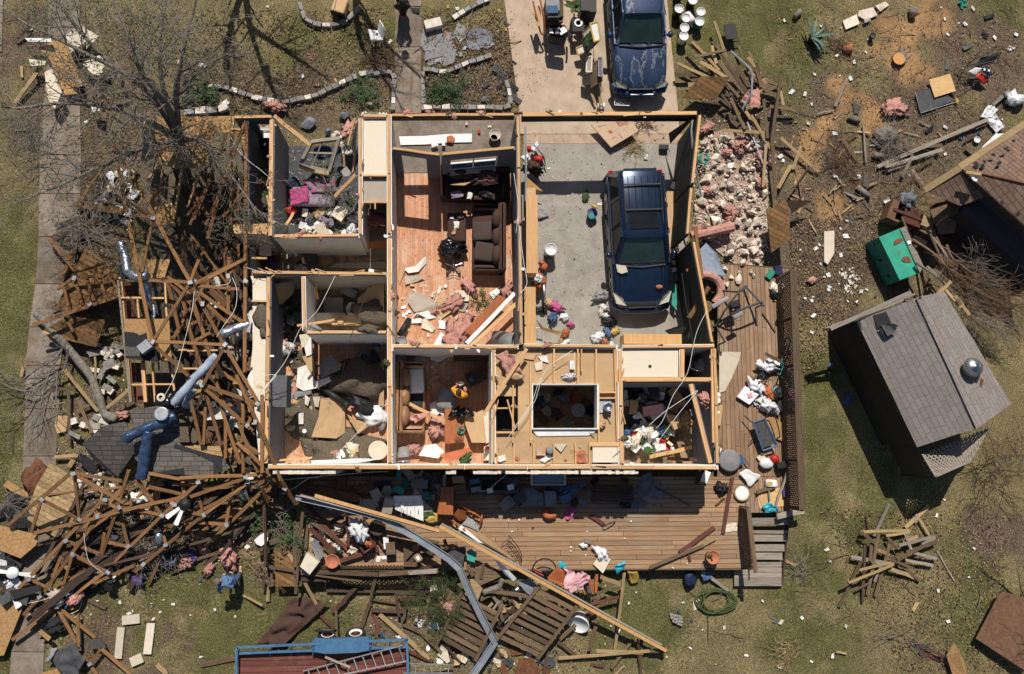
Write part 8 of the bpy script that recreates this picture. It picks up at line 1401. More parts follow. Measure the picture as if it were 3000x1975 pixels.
junk('O',X_('430 640 600 640 610 1060 480 1060'),60,(.1,.9),'wallboard or insulation lump in the wrecked wing','rubbish in the wrecked wing',['walltan','celluf','drywall','darkgrey','osb','black','sheath'],('chunk','chunk','scrap','fluff'),.3,.9);junk('O',X_('200 1120 600 1110 600 1230 330 1330 100 1480'),60,(.05,.5),'lump of debris beneath the lower left trusses','rubbish below the wing',['darkgrey','felt','black','walltan','pink','blue','drywall','sheath','osb','blackfelt'],('chunk','scrap','tab','bag'),.2,.7);junk('O',X_('570 290 625 290 625 535 570 535'),26,(.05,.6),'dark clutter left of the pink blanket bedroom','clutter left of the bedroom',['sheath','celluf','drywallpaper','greycloth','leafgreen','cream'],('chunk','scrap','bag'),.25,.6)
junk('I',X_('0 740 120 800 100 960 260 1000 260 1080 0 1100'),26,(.05,.4),'black shingle piece at the bottom left edge','shingle pieces at the left edge',['blackfelt','felt','darkgrey','blackfelt','whitebag'],('tab','tab','scrap'),.35,.9,'shingle','shingle_piece');junk('I',X_('10 400 190 420 190 560 30 540'),8,(.05,.2),'black shingle piece beside the tan fence panel','shingle pieces by the fence panel',['blackfelt','felt'],('tab',),.4,.9,'shingle','shingle_piece');k('I');tag(MB('blackfelt').pr_([W(60,1000,.5),W(270,960,.7),W(280,1000,.7),W(90,1060,.5)],.03).bd_('shingle_sheet'),'long black shingle strip at the left edge','shingle');tag(MB('felt').pr_([W(590,1330,.3),W(690,1325,.35),W(725,1390,.3),W(620,1400,.25)],.03).bd_('shingle_sheet'),'grey folded shingle piece above the grey sheet','shingle');tag(MB('rust').blob(W(235,225,.06),(.3,.5,.03),4,.4).bd_('rusty_patch_sheet'),'rust brown crumpled piece on the side path','debris')
tag(MB('purple').sheet([W(905,900,.25),W(975,900,.3),W(980,965,.25),W(915,965,.2)],8,8,.16,5,3).bd_('purple_bag'),'purple bag on the lawn below the brush tangle','bag');tag(MB('black').box(W(625,650,.5),(.4,.34,.25),.2).box(W(640,650,.64),(.3,.3,.02),.2).bd_('black_case'),'small black case under the lower left trusses','case')
for c,x,y,s,l in(('S',1150,1050,.62,'pink insulation batt above the stooping person'),('S',1190,1165,.3,'lower end of pink insulation above the stooping person'),('S',650,1080,.45,'pink insulation with purple wrapper in the heap edge'),('S',620,1165,.3,'pink insulation lump beside the purple wrapper'),('S',860,980,.35,'pink tuft under the truss end'),('E',850,1370,.4,'pink tuft above the shingle slope'),('S',910,1215,.35,'flat pink tuft on the lawn left of the person'),('D',985,760,.7,'pink insulation clump beside the black mat'),('D',940,780,.35,'dark pink insulation left of the large clump'),('J',1300,1120,.45,'pink flowery clump in the cedar bough'),('H',425,430,.28,'pink tuft on the grass beside the lattice screen')):k(c);inst('fluff',W(x,y,.06),s,'pink','pink_insulation',l,'insulation')
k('S');inst('scrap',W(705,1050,.15),.5,'purple','purple_wrapper','purple wrapper on the pink insulation','wrapper');inst('chunk',W(1520,860,.9),.5,'white','white_board','white board upright at the left deck end','board');inst('scrap',W(1350,950,.1),.2,'paper','paper_scrap','white scrap right of the pink batt','paper')
k('a');FT=thing('wooden_planter','red wooden trough full of rubbish on the left deck','trough',W(1480,900,.5));q=[W(1330,830,.85),W(1440,740,.9),W(1640,1010,.85),W(1510,1100,.8)]
for i in range(4):tm_('side_board',q[i],q[(i+1)%4],.05,.2,'redboard',FT)
MB('black').pr_([v-UP*.1 for v in q],.1).bd_('bottom',FT)
for x,y,s,m_,l,kd in((1440,800,.6,'whitebag','clear plastic bag in the red trough','bag'),(1555,980,.28,'orange','orange ball in the red trough','bag'),(1545,915,.22,'cyan','pale blue scrap in the red trough','scrap'),(1490,945,.25,'white','white card in the red trough','scrap')):inst(kd,W(x,y,.88),s,m_,'trash_item',l,'rubbish')
LB=thing('plastic_tub','pale grey plastic tub overturned on the left deck','tub',W(770,1250,.5));MB('cream').pr_([W(640,1290,1.),W(730,1100,1.),W(900,1230,1.),W(770,1400,1.)],.32).bd_('body',LB);MB('grey').pr_([W(625,1350,.7),W(640,1310,.75),W(770,1410,.75),W(740,1420,.7)],.05).bd_('rim',LB)
tag(MB('grey').pr_([W(780,980,.8),W(830,920,.9),(W(880,950,.9)),W(965,1140,.85),W(905,1210,.8),W(850,1160,.8)],.08).bd_('marbled_slab'),'marbled grey slab beside the overturned tub','slab');tag(MB('cream').sheet([W(1270,1100,.65),W(1330,1000,.7),W(1430,1060,.7),W(1330,1130,.6)],8,8,.12,5,3).bd_('cream_paper'),'cream crumpled paper left of the red trough','paper');tag(MB('white').box(W(1805,970,.75),(.16,.35,.12),.1).bd_('white_box'),'white box right of the red trough','box');tag(MB('weathered').box(W(1865,1040,.7),(.28,.36,.3),.1).bd_('brown_crate'),'brown box beside the white box','box');inst('scrap',W(1700,1185,DZ+.03),.24,'paper','paper_scrap','white scrap on the left deck boards','paper');inst('scrap',W(1775,1165,DZ+.03),.2,'paper','paper_scrap','white scrap beside another on the left deck boards','paper');inst('bag',W(1170,1060,.6),.22,'steel','steel_cup','silver cup on the left deck','cup');pn_(X_('2040 960 2270 990 2060 1220 2035 1210'),.75,.02,'weathered','brown_sheet','brown board sheet under the small framed card','board');tag(MB('sheath').beam(W(2040,1255,.75),W(2220,1260,.75),.14,.1).bd_('copper_trim'),'shiny copper trim piece on the left deck','trim');frame('a',X_('2180 1150 2240 1115 2290 1190 2225 1225'),[.85]*4,'tanboard','small wood framed card by the gutter','paper')
pn_(X_('290 990 560 1030 580 1560 310 1560'),.5,.03,'brownboards','deck_gate','brown plank gate section at the left end of the deck','gate');planks('60 1010 540 880 .6 .6 .16;600 640 590 1300 .7 .7 .2;150 430 170 1250 1.0 .8 .06;240 1280 240 1560 .4 .3 .16;180 420 430 500 .9 .9 .12',['redboard','weathered'],'fallen_board','board at the left end of the deck','board',None,.1,.03)
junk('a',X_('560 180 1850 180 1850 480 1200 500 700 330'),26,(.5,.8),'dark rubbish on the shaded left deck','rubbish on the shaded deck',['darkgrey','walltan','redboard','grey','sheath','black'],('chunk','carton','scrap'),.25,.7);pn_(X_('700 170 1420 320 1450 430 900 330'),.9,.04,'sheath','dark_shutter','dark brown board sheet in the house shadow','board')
junk('a',X_('760 720 1300 620 1320 900 1000 1080 760 900'),18,(.5,.7),'plaster or tile piece on the left deck','plaster pieces on the left deck',['cream','grey','drywall','walltan','darkboard'],('chunk','scrap'),.15,.4)
k('T');WD=thing('louvred_door','white panelled cabinet door lying below the house wall','door',W(150,600,.6));MB('white').pr_([W(-30,530,.85),W(350,520,.9),W(355,780,.85),W(250,740,.85),W(-10,630,.8)],.05).bd_('door_panel',WD);MB('white').pr_([W(-30,455,.9),W(330,450,.9),W(335,525,.92),W(-30,528,.9)],.05).bd_('top_rail',WD)
for x in(60,140,235):MB('grey').beam(W(x,535,.905),W(x+10,720,.9),.012,.006).bd_('panel_groove',WD)
for x,y in((190,665),(288,660),(95,660)):MB('black').beam(W(x,y-22,.91),W(x+2,y+22,.91),.02,.02).bd_('slot_handle',WD)
CBN=thing('wooden_cabinet','reddish wooden cabinet lying in the house shadow','cabinet',W(640,520,.5));MB('redwood').pr_([W(590,345,1.1),W(750,345,1.1),W(735,700,1.),W(530,690,1.)],.45).bd_('carcass',CBN);MB('redwood').pr_([W(585,335,1.13),W(755,335,1.13),W(752,400,1.13),W(590,400,1.13)],.03).bd_('top',CBN)
for pts,m_,l in((X_('720 200 870 195 900 290 735 290'),'tancard','upper brown drawer box by the shaded cabinet'),(X_('750 320 890 300 920 400 780 450'),'weathered','lower brown drawer box by the shaded cabinet'),(X_('600 180 650 180 640 335 600 330'),'grey','grey strip box above the shaded cabinet')):pn_(pts,.9,.3,m_,'drawer_box',l,'drawer')
UT=thing('hot_tub_shell','dark grey tub shell below the house wall with small boxes on its rim','tub',W(1280,300,DZ));MB('darkgrey').pr_([W(940,210,.9),W(1460,205,.9),W(1460,240,.9),W(940,245,.9)],.4).bd_('tub_side',UT);MB('darkgrey').pr_([W(950,390,.9),W(1600,370,.9),W(1640,345,.9),W(1640,380,.9),W(1560,425,.9),W(960,430,.9)],.4).bd_('tub_side',UT);MB('black').pr_([W(1110,245,.6),W(1460,240,.6),W(1600,370,.6),W(1110,390,.6)],.1).bd_('tub_bottom',UT);MB('darkgrey').pr_([W(940,245,.88),W(1110,245,.88),W(1110,395,.88),W(945,395,.88)],.3).bd_('tub_seat',UT)
for x,y,m_,l,s in((1020,285,'paneblue','blue framed block on the tub rim',.3),(1030,350,'grey','pale box on the tub rim',.3),(1215,385,'white','small white adaptor box on the tub edge',.18),(1480,340,'white','narrow white box in the tub',.2)):tag(MB(m_).box(W(x,y,.95),(s,s*.8,.1),.2).bd_('small_box'),l,'box')
RC=thing('rocking_chair','orange wooden rocking chair lying on its side on the deck','chair',W(900,680,DZ));mb=0
for s in('650 740 800 840','790 860 720 790','900 640 1110 750','1110 680 1080 830','740 650 900 720','780 600 960 640'):r=[float(q)for q in s.split()];MB('orange' if 0 else 'redwood').tube(sm_([W(r[0],r[1],.6),W((r[0]+r[2])/2+12,(r[1]+r[3])/2-14,.75),W(r[2],r[3],.65)],4),.03,6).bd_('rocker_rail',RC)
MB('redwood').pr_([W(740,700,.7),W(800,620,.85),W(900,650,.9),W(900,760,.7),W(820,780,.6)],.04).bd_('seat',RC)
for i in range(5):MB('redwood').tube([W(920+i*38,640+i*20,.75),W(900+i*36,700+i*22,.6)],.014,5).bd_('spindle',RC)
tag(MB('yellow').blob(W(475,745,.6),(.24,.16,.12),4,.3).bd_('seed_bag'),'yellow and green bag beside the white cabinet door','bag');inst('scrap',W(425,700,.7),.35,'leafgreen','green_bag_top','green top of the yellow bag','bag')
k('T');pn_(X_('830 860 930 740 1060 860 1070 910 1600 1330 1130 1070'),[.7,.75,.75,.75,.6,.6],.02,'tancard','cardboard_sheet','long brown cardboard sheet beside the eave beam','cardboard');pn_(X_('805 875 845 830 1130 1072 1060 1050'),.78,.015,'white','printed_board','white printed panel on the brown cardboard sheet','panel');pn_(X_('850 820 930 735 1000 760 1075 860 1060 910 960 860'),.79,.015,'grey','grey_sheet','grey paper folded over the cardboard sheet','paper');k('T');tag(MB('orange').box(W(880,888,.8),(.07,.1,.004),.5).bd_('orange_label'),'orange printed label on the white panel','label')
BR=thing('wire_trellis','dark wrought wire trellis lying on the sunlit deck','trellis',W(1500,1130,DZ));q=X_('1455 965 1560 1090 1620 1220 1620 1320');MB('blackmetal').tube(sm_([W(x,y,.65)for x,y in q],4),.014,5).bd_('rail',BR);MB('blackmetal').tube(sm_([W(x,y,.6)for x,y in((1440,1040),(1520,1140),(1580,1230),(1610,1320))],4),.012,5).bd_('rail',BR)
for a,b in(((1360,1080),(1470,1000)),((1400,1110),(1500,1060)),((1440,1160),(1540,1110)),((1480,1210),(1580,1170)),((1530,1270),(1600,1240)),((1360,1080),(1390,1120)),((1440,1160),(1560,1300))):MB('blackmetal').tube([W(*a,.58),W(*b,.64)],.009,5).bd_('cross_bar',BR)
k('K');WN=thing('window_sash','wooden window sash with blue glass leaning below the house wall','window',W(360,240,.8));q=[W(250,195,1.6),W(475,195,1.6),W(475,278,1.3),W(250,278,1.3)];MB('paneblue').pr_([v-UP*.02 for v in q],.015).bd_('pane',WN)
for i in range(4):MB('walltan').beam(q[i],q[(i+1)%4],.06,.05).bd_('frame',WN)
BE=thing('slatted_bench','dark slatted bench in the house shadow on the deck','bench',W(790,340,DZ))
for i in range(6):tm_('slat',W(660,285+i*20,.9),W(930,290+i*20,.9),.07,.03,'darkboard',BE)
for x in(670,920):tm_('leg_frame',W(x,280,.7),W(x,395,.7),.06,.4,'darkboard',BE)
for x,y,s in((1030,255,.75),(1000,310,.7),(1050,330,.6),(975,320,.5),(1100,335,.4),(1130,350,.35),(980,410,.5),(1080,410,.2),(1090,300,.4),(940,440,.15),(1130,420,.15)):inst('chunk',W(x,y,DZ),s,'bluestone','slate_slab','grey stone slab in the deck shadow near the corner','stone','stone slabs in the deck shadow',flat=1.5)
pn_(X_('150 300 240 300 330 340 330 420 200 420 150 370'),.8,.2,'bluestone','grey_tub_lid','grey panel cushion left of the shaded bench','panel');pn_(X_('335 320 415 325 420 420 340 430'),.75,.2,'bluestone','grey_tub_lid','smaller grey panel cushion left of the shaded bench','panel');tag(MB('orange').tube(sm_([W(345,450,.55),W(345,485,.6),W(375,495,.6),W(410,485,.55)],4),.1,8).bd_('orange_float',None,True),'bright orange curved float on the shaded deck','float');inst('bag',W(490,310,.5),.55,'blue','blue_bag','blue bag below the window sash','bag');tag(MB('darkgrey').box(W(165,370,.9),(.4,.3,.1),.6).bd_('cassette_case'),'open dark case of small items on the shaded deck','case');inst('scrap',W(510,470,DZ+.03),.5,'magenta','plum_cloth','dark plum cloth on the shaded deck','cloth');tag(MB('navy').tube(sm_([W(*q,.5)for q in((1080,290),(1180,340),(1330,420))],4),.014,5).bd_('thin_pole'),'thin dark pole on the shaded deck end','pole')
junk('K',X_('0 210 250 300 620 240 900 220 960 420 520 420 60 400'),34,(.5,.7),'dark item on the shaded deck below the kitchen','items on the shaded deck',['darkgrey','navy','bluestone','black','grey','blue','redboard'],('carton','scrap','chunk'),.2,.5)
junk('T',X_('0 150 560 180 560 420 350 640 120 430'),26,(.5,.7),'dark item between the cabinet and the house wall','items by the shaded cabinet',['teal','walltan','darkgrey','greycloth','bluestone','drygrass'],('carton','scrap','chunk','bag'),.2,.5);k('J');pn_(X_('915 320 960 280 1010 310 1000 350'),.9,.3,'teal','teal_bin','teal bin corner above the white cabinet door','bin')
for x,y,s,l in((605,690,.24,'white scrap left of centre on the sunlit deck'),(720,745,.42,'white crumpled cup heap on the deck edge')):k('K');inst('bag',W(x,y,DZ),s,'white','white_scrap',l,'scrap')
for x,y in((515,703),(630,600),(617,757),(883,645),(925,528),(90,525),(115,598),(165,520),(515,730),(1305,815),(1210,845),(260,575)):k('K');inst('rock',W(x,y,DZ+.02),.11,'white' if x!=260 else 'black','plaster_crumb','small white crumb on the sunlit deck','crumb','white crumbs on the deck')
k('K');pn_(X_('668 820 705 765 790 785 735 882'),.55,.03,'cream','cream_square','cream square slab at the deck edge','slab');tag(MB('greywood').box(W(630,665,.55),(.2,.12,.12),-.2).bd_('wood_block'),'small grey wood block on the deck','block');tag(MB('cyan').sheet([W(810,825,.6),W(880,800,.65),W(885,850,.55),W(820,890,.4)],10,10,.14,5,3).bd_('cyan_cloth'),'bright cyan cloth over the lower deck edge','cloth');tag(MB('yellow').sheet([W(895,870,.4),W(975,865,.4),W(975,945,.1),W(925,950,.1)],8,8,.1,4,2).bd_('yellow_cloth'),'yellow cloth hanging below the deck edge','cloth');wire('735 560 780 540 820 530 790 560 740 585 735 560',.5,'black','thin black cord loop on the sunlit deck',.01,'cord','cord',None)
k('b');B2=thing('slatted_chair','orange slatted wooden chair under the pink cloth','chair',W(990,290,.4))
for i in range(8):u=i/8;tm_('slat',W(985-60*u*0+i*7,225+i*8,.9),W(925+i*12,290+i*5,.8),.05,.03,'redwood',B2)
for s in('980 222 1045 275','920 292 1030 335','1040 270 1030 335','980 222 920 292'):r=[float(q)for q in s.split()];tm_('frame_rail',W(r[0],r[1],.88),W(r[2],r[3],.84),.08,.05,'redwood',B2)
for i in range(6):tm_('slat',W(1150+i*11,300,.7),W(1150+i*11,390,.65),.05,.03,'redwood',B2)
tm_('frame_rail',W(1228,265,.75),W(1222,375,.7),.08,.05,'redwood',B2)
tag(MB('pinkcloth').sheet([W(1025,220,1.),W(1060,230,1.05),W(1150,370,.9),W(1020,350,.95)],16,16,.2,3,4).bd_('pink_robe'),'pale pink cloth draped over the orange chair','cloth');inst('scrap',W(1110,310,1.),.9,'pinkcloth','pink_robe','pale pink cloth end lying over the chair slats','cloth');tag(MB('darkgrey').sheet([W(1140,280,.9),W(1165,280,.9),W(1200,395,.8),W(1180,400,.8)],8,8,.1,5,4).bd_('grey_cloth'),'dark grey cloth beside the pink cloth','cloth');tag(MB('cyan').sheet([W(975,190,.7),W(1020,180,.75),W(1040,220,.7),W(985,225,.65)],8,8,.14,6,3).bd_('pale_blue_cloth'),'pale blue and white cloth above the orange chair','cloth')
BW2=thing('bicycle','bicycle wheel and orange frame under the eave beam','bicycle',W(890,230,DZ));c=W(895,235,.75);Mx=Matrix.Rotation(.35,3,'X');o=MB('rubber').tube([c+Mx@V3((.36*cos(i*.2618),.36*sin(i*.2618),0))for i in range(25)],.022,6).bd_('wheel',BW2,True);sp=MB('alum')
for i in range(16):sp.tube([c,c+Mx@V3((.35*cos(i*.3927),.35*sin(i*.3927),0))],.003,3)
sp.bd_('spokes',o);MB('orange').tube([W(815,222,.7),W(880,250,.8)],.02,6).bd_('frame_tube',BW2);MB('red').tube([W(820,235,.65),W(890,275,.75)],.02,6).bd_('frame_tube',BW2)
pot('b',1128,535,.0,.32,.35,'white','blue and white tub tipped on the lawn by the eave beam','plastic_tub','tub','blue','white',.8,RX(35,-20));k('b')
pn_(X_('575 170 620 190 720 290 700 310 650 270'),[.9,1.,1.,.9,.8],.02,'whitebag','white_metal_strip','white curved strip under the eave beam','strip');pn_(X_('725 310 800 290 840 330 810 400 780 380'),.7,.02,'bluestone','grey_sheet','grey sheet between beam and slatted panel','sheet');pn_(X_('425 300 440 290 505 355 475 430 430 330'),.7,.5,'tanboard','wooden_box','tan wooden box beside the bent gutter','box');pn_(X_('430 240 530 190 620 280 470 345'),.65,.03,'weathered','plank_panel','plank panel above the tan wooden box','panel');pn_(X_('405 120 430 105 470 130 455 190 405 175'),.9,.02,'teal','green_tray','green tray by the bend of the gutter','tray');pn_(X_('240 160 340 100 400 90 380 210 330 230'),.8,.3,'darkgrey','grey_case','dark grey case under the gutter bend','case');tag(MB('steel').blob(W(725,360,.4),(.2,.1,.1),3,.3).bd_('chrome_lamp'),'chrome lamp piece in the dark below the eave beam','lamp')
tag(MB('bark').tube([W(510,380,.5),W(610,345,.6),W(630,300,.7)],[.09,.1,.08],8).bd_('wood_stump'),'short round log under the slatted panels','log');inst('scrap',W(195,350,.6),.35,'cream','cream_scrap','cream scrap on the cedar bough','scrap');inst('scrap',W(195,590,.1),.35,'paneblue','striped_paper','pale blue paper below the cedar bough','paper')
junk('b',X_('560 380 830 400 760 500 640 620 560 520'),22,(.1,.5),'splinter between the slatted panels','splinters between the slatted panels',['tanboard','weathered','greywood'],('splinter',),.3,.8,'splinter','wood_splinter');junk('b',X_('240 700 560 720 1000 740 1000 880 540 880 340 800'),30,(.02,.08),'pale scrap on the lawn below the slatted panels','scraps below the slatted panels',['paper','cream','drywallpaper','rust','tancard','darkgrey'],('chunk','scrap','chunk'),.15,.5,'scrap','scrap')
k('K');tag(MB('needle').tube(sm_([W(1500+(115+18*sin(i*.7))*cos(i*.62)+20*sin(i*1.3),1070+(75+12*cos(i*.5))*sin(i*.62),.05+.012*(i%9))for i in range(80)],3),.019,5).bd_('garden_hose',None,True),'dark green garden hose in a loose coil on the lower lawn','hose');tag(MB('needle').tube(sm_([W(1310,970,.05),W(1340,1020,.05),W(1400,1060,.05),W(1445,1150,.05),W(1450,1340,.04)],5),.012,5).bd_('garden_hose',None,True),'end of green hose trailing off the coil','hose');inst('chunk',W(1370,1080,.0),.5,'cream','flat_stone','pale round flat stone by the hose coil','stone');tag(MB('navy').blob(W(1328,915,.15),(.2,.3,.14),4,.3).bd_('plum_bag'),'dark bag in the deck edge shadow','bag');planks('1410 870 1590 1000 .2 .1 .1;1440 890 1600 1005 .15 .08 .06','greywood','loose_board','grey board by the hose coil','board',None,.1,.03);inst('scrap',W(1235,1190,.06),.5,'greycloth','grey_rag','grey rag on the lower lawn left of the hose','rag');inst('scrap',W(1440,900,.2),.4,'blue','blue_rag','blue rag in the deck edge shadow','rag')
for c,s,z,l in(('N','855 350 830 560 760 850 640 1280 500 1540',[2.9,2.95,2.9,2.7,2.5],'white cable hanging down across the tallest truss'),('N','1430 90 1560 130 1690 160',[2.6],'white cable from ceiling strip to the hall plate'),('N','1270 200 1320 340 1300 540 1180 720 1100 850',[2.8],'white cable looping beside the ceiling strip'),('N','1250 220 1220 270 1080 290',[2.7],'short white cable near the twin chords'),('N','1790 1200 1640 1400 1550 1510',[2.7],'white cable over the grey hanging panel'),('Q','1540 0 1680 0 1550 140 1470 240',[2.7],'thin pale cable near the bent truss'),('M','1465 305 1560 470 1700 610 1820 700 1975 830',[2.6],'white cable across the pink blanket bedroom corner'),('F','550 400 440 620 380 690 300 780 200 1000 20 1220',[2.6],'long white cable over the lower left bedroom wall'),('F','785 480 700 700 640 900 575 1190',[2.6,2.6,2.2,.5],'dark cable hanging into the lower left bedroom'),('F','920 1275 800 1390 640 1560',[2.5],'pale cable at the right corner of that bedroom'),('G','540 920 440 980 340 1080 300 1200 260 1300 80 1540',[2.6],'white cable bundle over the kitchen ceiling'),('G','520 940 400 1010 310 1130 250 1290 130 1460',[2.62],'second white cable over the kitchen ceiling'),('G','555 930 545 1000 530 1040',[2.5],'short white cable near the small carton'),('G','1475 640 1400 800 1340 1070 1240 1230 1170 1400 1120 1460',[2.7],'long white cable across the corner room'),('G','1300 380 1330 600 1370 800 1385 960',[2.4,2.5,2.5,2.4],'grey cable from the garage wall to the water heater'),('G','1410 1195 1200 1330 1070 1440',[2.6],'straight white conduit over the corner room'),('G','1410 1200 1300 1330 1150 1530',[2.6],'second straight white conduit over the corner room'),('J','620 0 530 100 440 220 360 235 260 300 170 345',[2.6,2.5,2.,1.8,1.5,1.4],'pale cable dropping off the lower house wall'),('J','90 255 360 230 760 195 900 190',[1.9],'thin white cable along the lower house wall'),('T','1480 60 1420 180 1300 280 1200 370 1080 400',[2.5,2.,1.6,1.4,1.2],'white cable falling over the tub shell'),('T','620 690 740 570 830 520 1000 490 1160 490',[1.],'grey cable over the shaded cabinet'),('R','875 720 890 860 940 1030 1100 1150',[1.4,1.3,1.2,1.],'white cable over the lower left trusses'),('R','560 1380 400 1430 300 1450',[.5],'pale bent cable at the bottom left trusses'),('R','770 1240 760 1320 640 1460',[.4],'white cable end near the bottom left trusses'),('R','860 1420 820 1520 720 1567',[.2],'white cable on the lawn below the trusses'),('K','900 0 760 130 640 230 500 310 380 400',[2.5,2.3,1.8,1.4,1.],'dark and white cable over the window sash'),('Y','740 740 760 900 800 1200 830 1400 760 1500',[2.5],'white cables along the right living room wall'),('Y','700 300 745 640 720 900',[2.5],'pale cable on the right living room wall plate')):
 k(c);wire(s,z,'darkgrey' if l[:4]in('dark','grey')else 'white',l,.0075)
def litter(c,s,mats,kind,name,label,cat,group,s0=.12,s1=.3,z=.03):
 k(c);v=X_(s)if isinstance(s,str)else[rnd(s[0])for _ in range(s[1])]
 for x,y in v:inst(kind,W(x,y,z),ru(s0,s1),rc(mats),name,label,cat,group)
PW=['paper','white','whitebag','paper','paneblue','cream']
litter('D',(X_('10 40 1890 20 1880 900 800 1560 200 1550'),46),PW,'scrap','paper_scrap','small white scrap in the right yard','scrap','white scraps in the right yard',.08,.24)
k('D');tag(MB('whitebag').blob(W(1830,690,.15),(.35,.25,.18),4,.5,3).bd_('white_bag'),'large white bag at the right edge by the neighbour roof','bag');inst('scrap',W(1700,860,.1),.7,'whitebag','white_bag','white torn plastic above the neighbour roof','plastic');inst('scrap',W(1650,780,.1),.6,'whitebag','white_bag','white rag above the torn plastic','plastic');tag(MB('whitebag').sheet([W(1600,1030,.2),W(1700,930,.3),W(1780,930,.3),W(1640,1040,.2)],8,8,.1,4,3).bd_('clear_plastic'),'greyish clear plastic beside the neighbour roof','plastic');inst('scrap',W(1475,20,.05),.45,'teal','teal_cloth','teal cloth scrap at the top right','cloth');inst('scrap',W(1430,700,.08),.28,'yellow','yellow_toy','yellow scrap beside the black mat','scrap');inst('scrap',W(950,1410,.1),.45,'whitebag','snack_bag','white and yellow packet above the green locker','packet');tag(MB('steel').box(W(805,145,.08),(.22,.1,.06),.5).bd_('steel_plate'),'shiny metal piece beside the flat stones','metal')
k('X');tag(MB('redboard').box(W(370,690,.4),(.9,.6,.5),-.35).box(W(380,670,.67),(1.,.1,.04),-.35).bd_('wooden_chest'),'dark red broken chest above the green locker','chest');tag(MB('sheath').box(W(280,660,.4),(.5,.7,.5),-.4).bd_('wooden_chest'),'brown upended drawer left of the red chest','chest');tag(MB('tanboard').box(W(500,730,.5),(.5,.35,.3),-.4).bd_('broken_box'),'pale splintered box end beside the red chest','box');inst('bag',W(360,585,.4),.7,'bluestone','grey_bundle','grey bundle on top of the red chest','bundle');planks('430 830 520 880 .6 .7 .14;470 850 560 900 .5 .6 .1;500 930 580 960 .4 .5 .1;340 690 420 850 .8 .7 .06;640 1180 560 1280 2.6 2.5 .13;580 1260 690 1140 2.7 2.8 .09;540 1150 700 1210 2.3 2.6 .09;640 1190 760 1330 2.7 2.8 .1;720 1250 820 1380 2.8 2.7 .1;800 1360 960 1500 2.7 2.6 .1;730 1270 760 1310 2.9 2.8 .12',['tanboard','weathered'],'loose_board','loose board in the brush heap by the shed','board',None,.1,.04)
litter('H',(X_('340 0 760 0 760 420 900 560 520 760 380 900 330 340'),34),PW,'scrap','paper_scrap','small white scrap beside the green locker','scrap','white scraps by the locker',.08,.24);k('H');inst('scrap',W(555,1025,.05),.3,'blue','blue_scrap','blue scrap in the upper part of the shed shadow','scrap');inst('scrap',W(675,1260,.05),.5,'blue','blue_scrap','blue torn cloth in the shed shadow','scrap')
for i in range(34):k('H');x,y=rnd(X_('610 370 700 330 760 430 700 530 600 470'));inst('chunk',W(x,y,.0),ru(.08,.2),rc(['drywall','cream']),'plaster_crumb','pale plaster crumb below the green locker','crumb','plaster crumbs left of the locker')
litter('L',(X_('300 320 1640 330 1700 900 1480 1560 60 1560 60 1000 380 900'),18),PW,'scrap','paper_scrap','small white scrap on the lower right lawn','scrap','white scraps on the right lawn',.07,.2)
litter('I',(X_('620 900 1700 880 1780 1200 1500 1500 580 1560'),16),PW,'scrap','paper_scrap','small white scrap on the lower left lawn','scrap','white scraps on the left lawn',.07,.18);litter('K','960 1010 910 1085 1410 1265 1280 1080 790 1240 865 1330 840 1270 640 1400 1340 1200 1820 1070 1250 1140 1170 1450 1330 1390 1500 1500 1560 1250 1710 1440',PW,'scrap','paper_scrap','small scrap on the lower lawn','scrap','scraps on the lower lawn',.07,.18);litter('J','1120 1220 985 1310 1210 1240 960 1250 1170 1390 270 1250 1250 1480 1090 1190 1840 1400 860 1300 1370 1460 1640 1480',PW,'scrap','paper_scrap','white scrap beside the trailer','scrap','white scraps by the trailer',.15,.4)
litter('A','1410 455 600 850 670 750 235 980 880 1210 840 1180 660 1480 1660 1245 1640 1230 200 200 1240 430 1560 720',PW,'scrap','paper_scrap','white scrap under the bare tree','scrap','white scraps under the tree',.15,.45);litter('B','415 590 715 510 80 45 1335 45 1690 75 1480 470 1320 230 1450 335 930 295 1735 205 1640 310 325 530 555 560 800 555 1400 60',['paper','whitebag','yellow','lilac','terracotta'],'scrap','paper_scrap','small scrap in the upper yard','scrap','scraps in the upper yard',.1,.22)
litter('B','1690 500 1720 540 1770 510 1690 600 1750 640 1800 680 1790 600 1740 160 1600 590 1800 440 1100 70',['darkgrey','blackfelt'],'tab','shingle_piece','black shingle piece left of the driveway','shingle','shingle pieces by the driveway',.2,.5);litter('O','1830 280 1990 250 2070 300 2160 300 2250 110 2290 80 2300 40 1880 120 2010 420 2130 390 2200 150',['blackfelt','felt'],'tab','shingle_piece','black shingle piece in the right yard','shingle','shingle pieces in the right yard',.15,.4)
for c,poly,n,lab,grp in(('O',X_('1760 20 2370 10 2370 250 2060 480 1830 560 1820 200'),130,'bare twig in the right yard','twigs in the right yard'),('O',X_('430 20 900 20 900 240 440 230'),50,'bare twig on the upper left lawn','twigs on the upper left lawn'),('O',X_('985 30 1190 20 1200 240 985 240'),60,'bare twig in the bed left of the driveway','twigs in the left driveway bed'),('O',X_('1880 1180 2340 1200 2340 1560 1700 1560 1600 1420'),40,'bare twig on the lower right lawn','twigs on the lower right lawn')):
 k(c)
 for i in range(n):x,y=rnd(poly);inst('stick',W(x,y,.02),ru(.3,1.1),rc(['twig','twigbrown','twigbrown']),'twig',lab,'twig',grp)
junk('O',X_('1830 280 2070 250 2240 300 2080 470 1900 560 1830 500'),70,(.01,.04),'wood splinter in the right yard litter','splinters in the right yard',['tanboard','weathered','greywood','tanboard'],('splinter',),.2,.7,'splinter','wood_splinter')
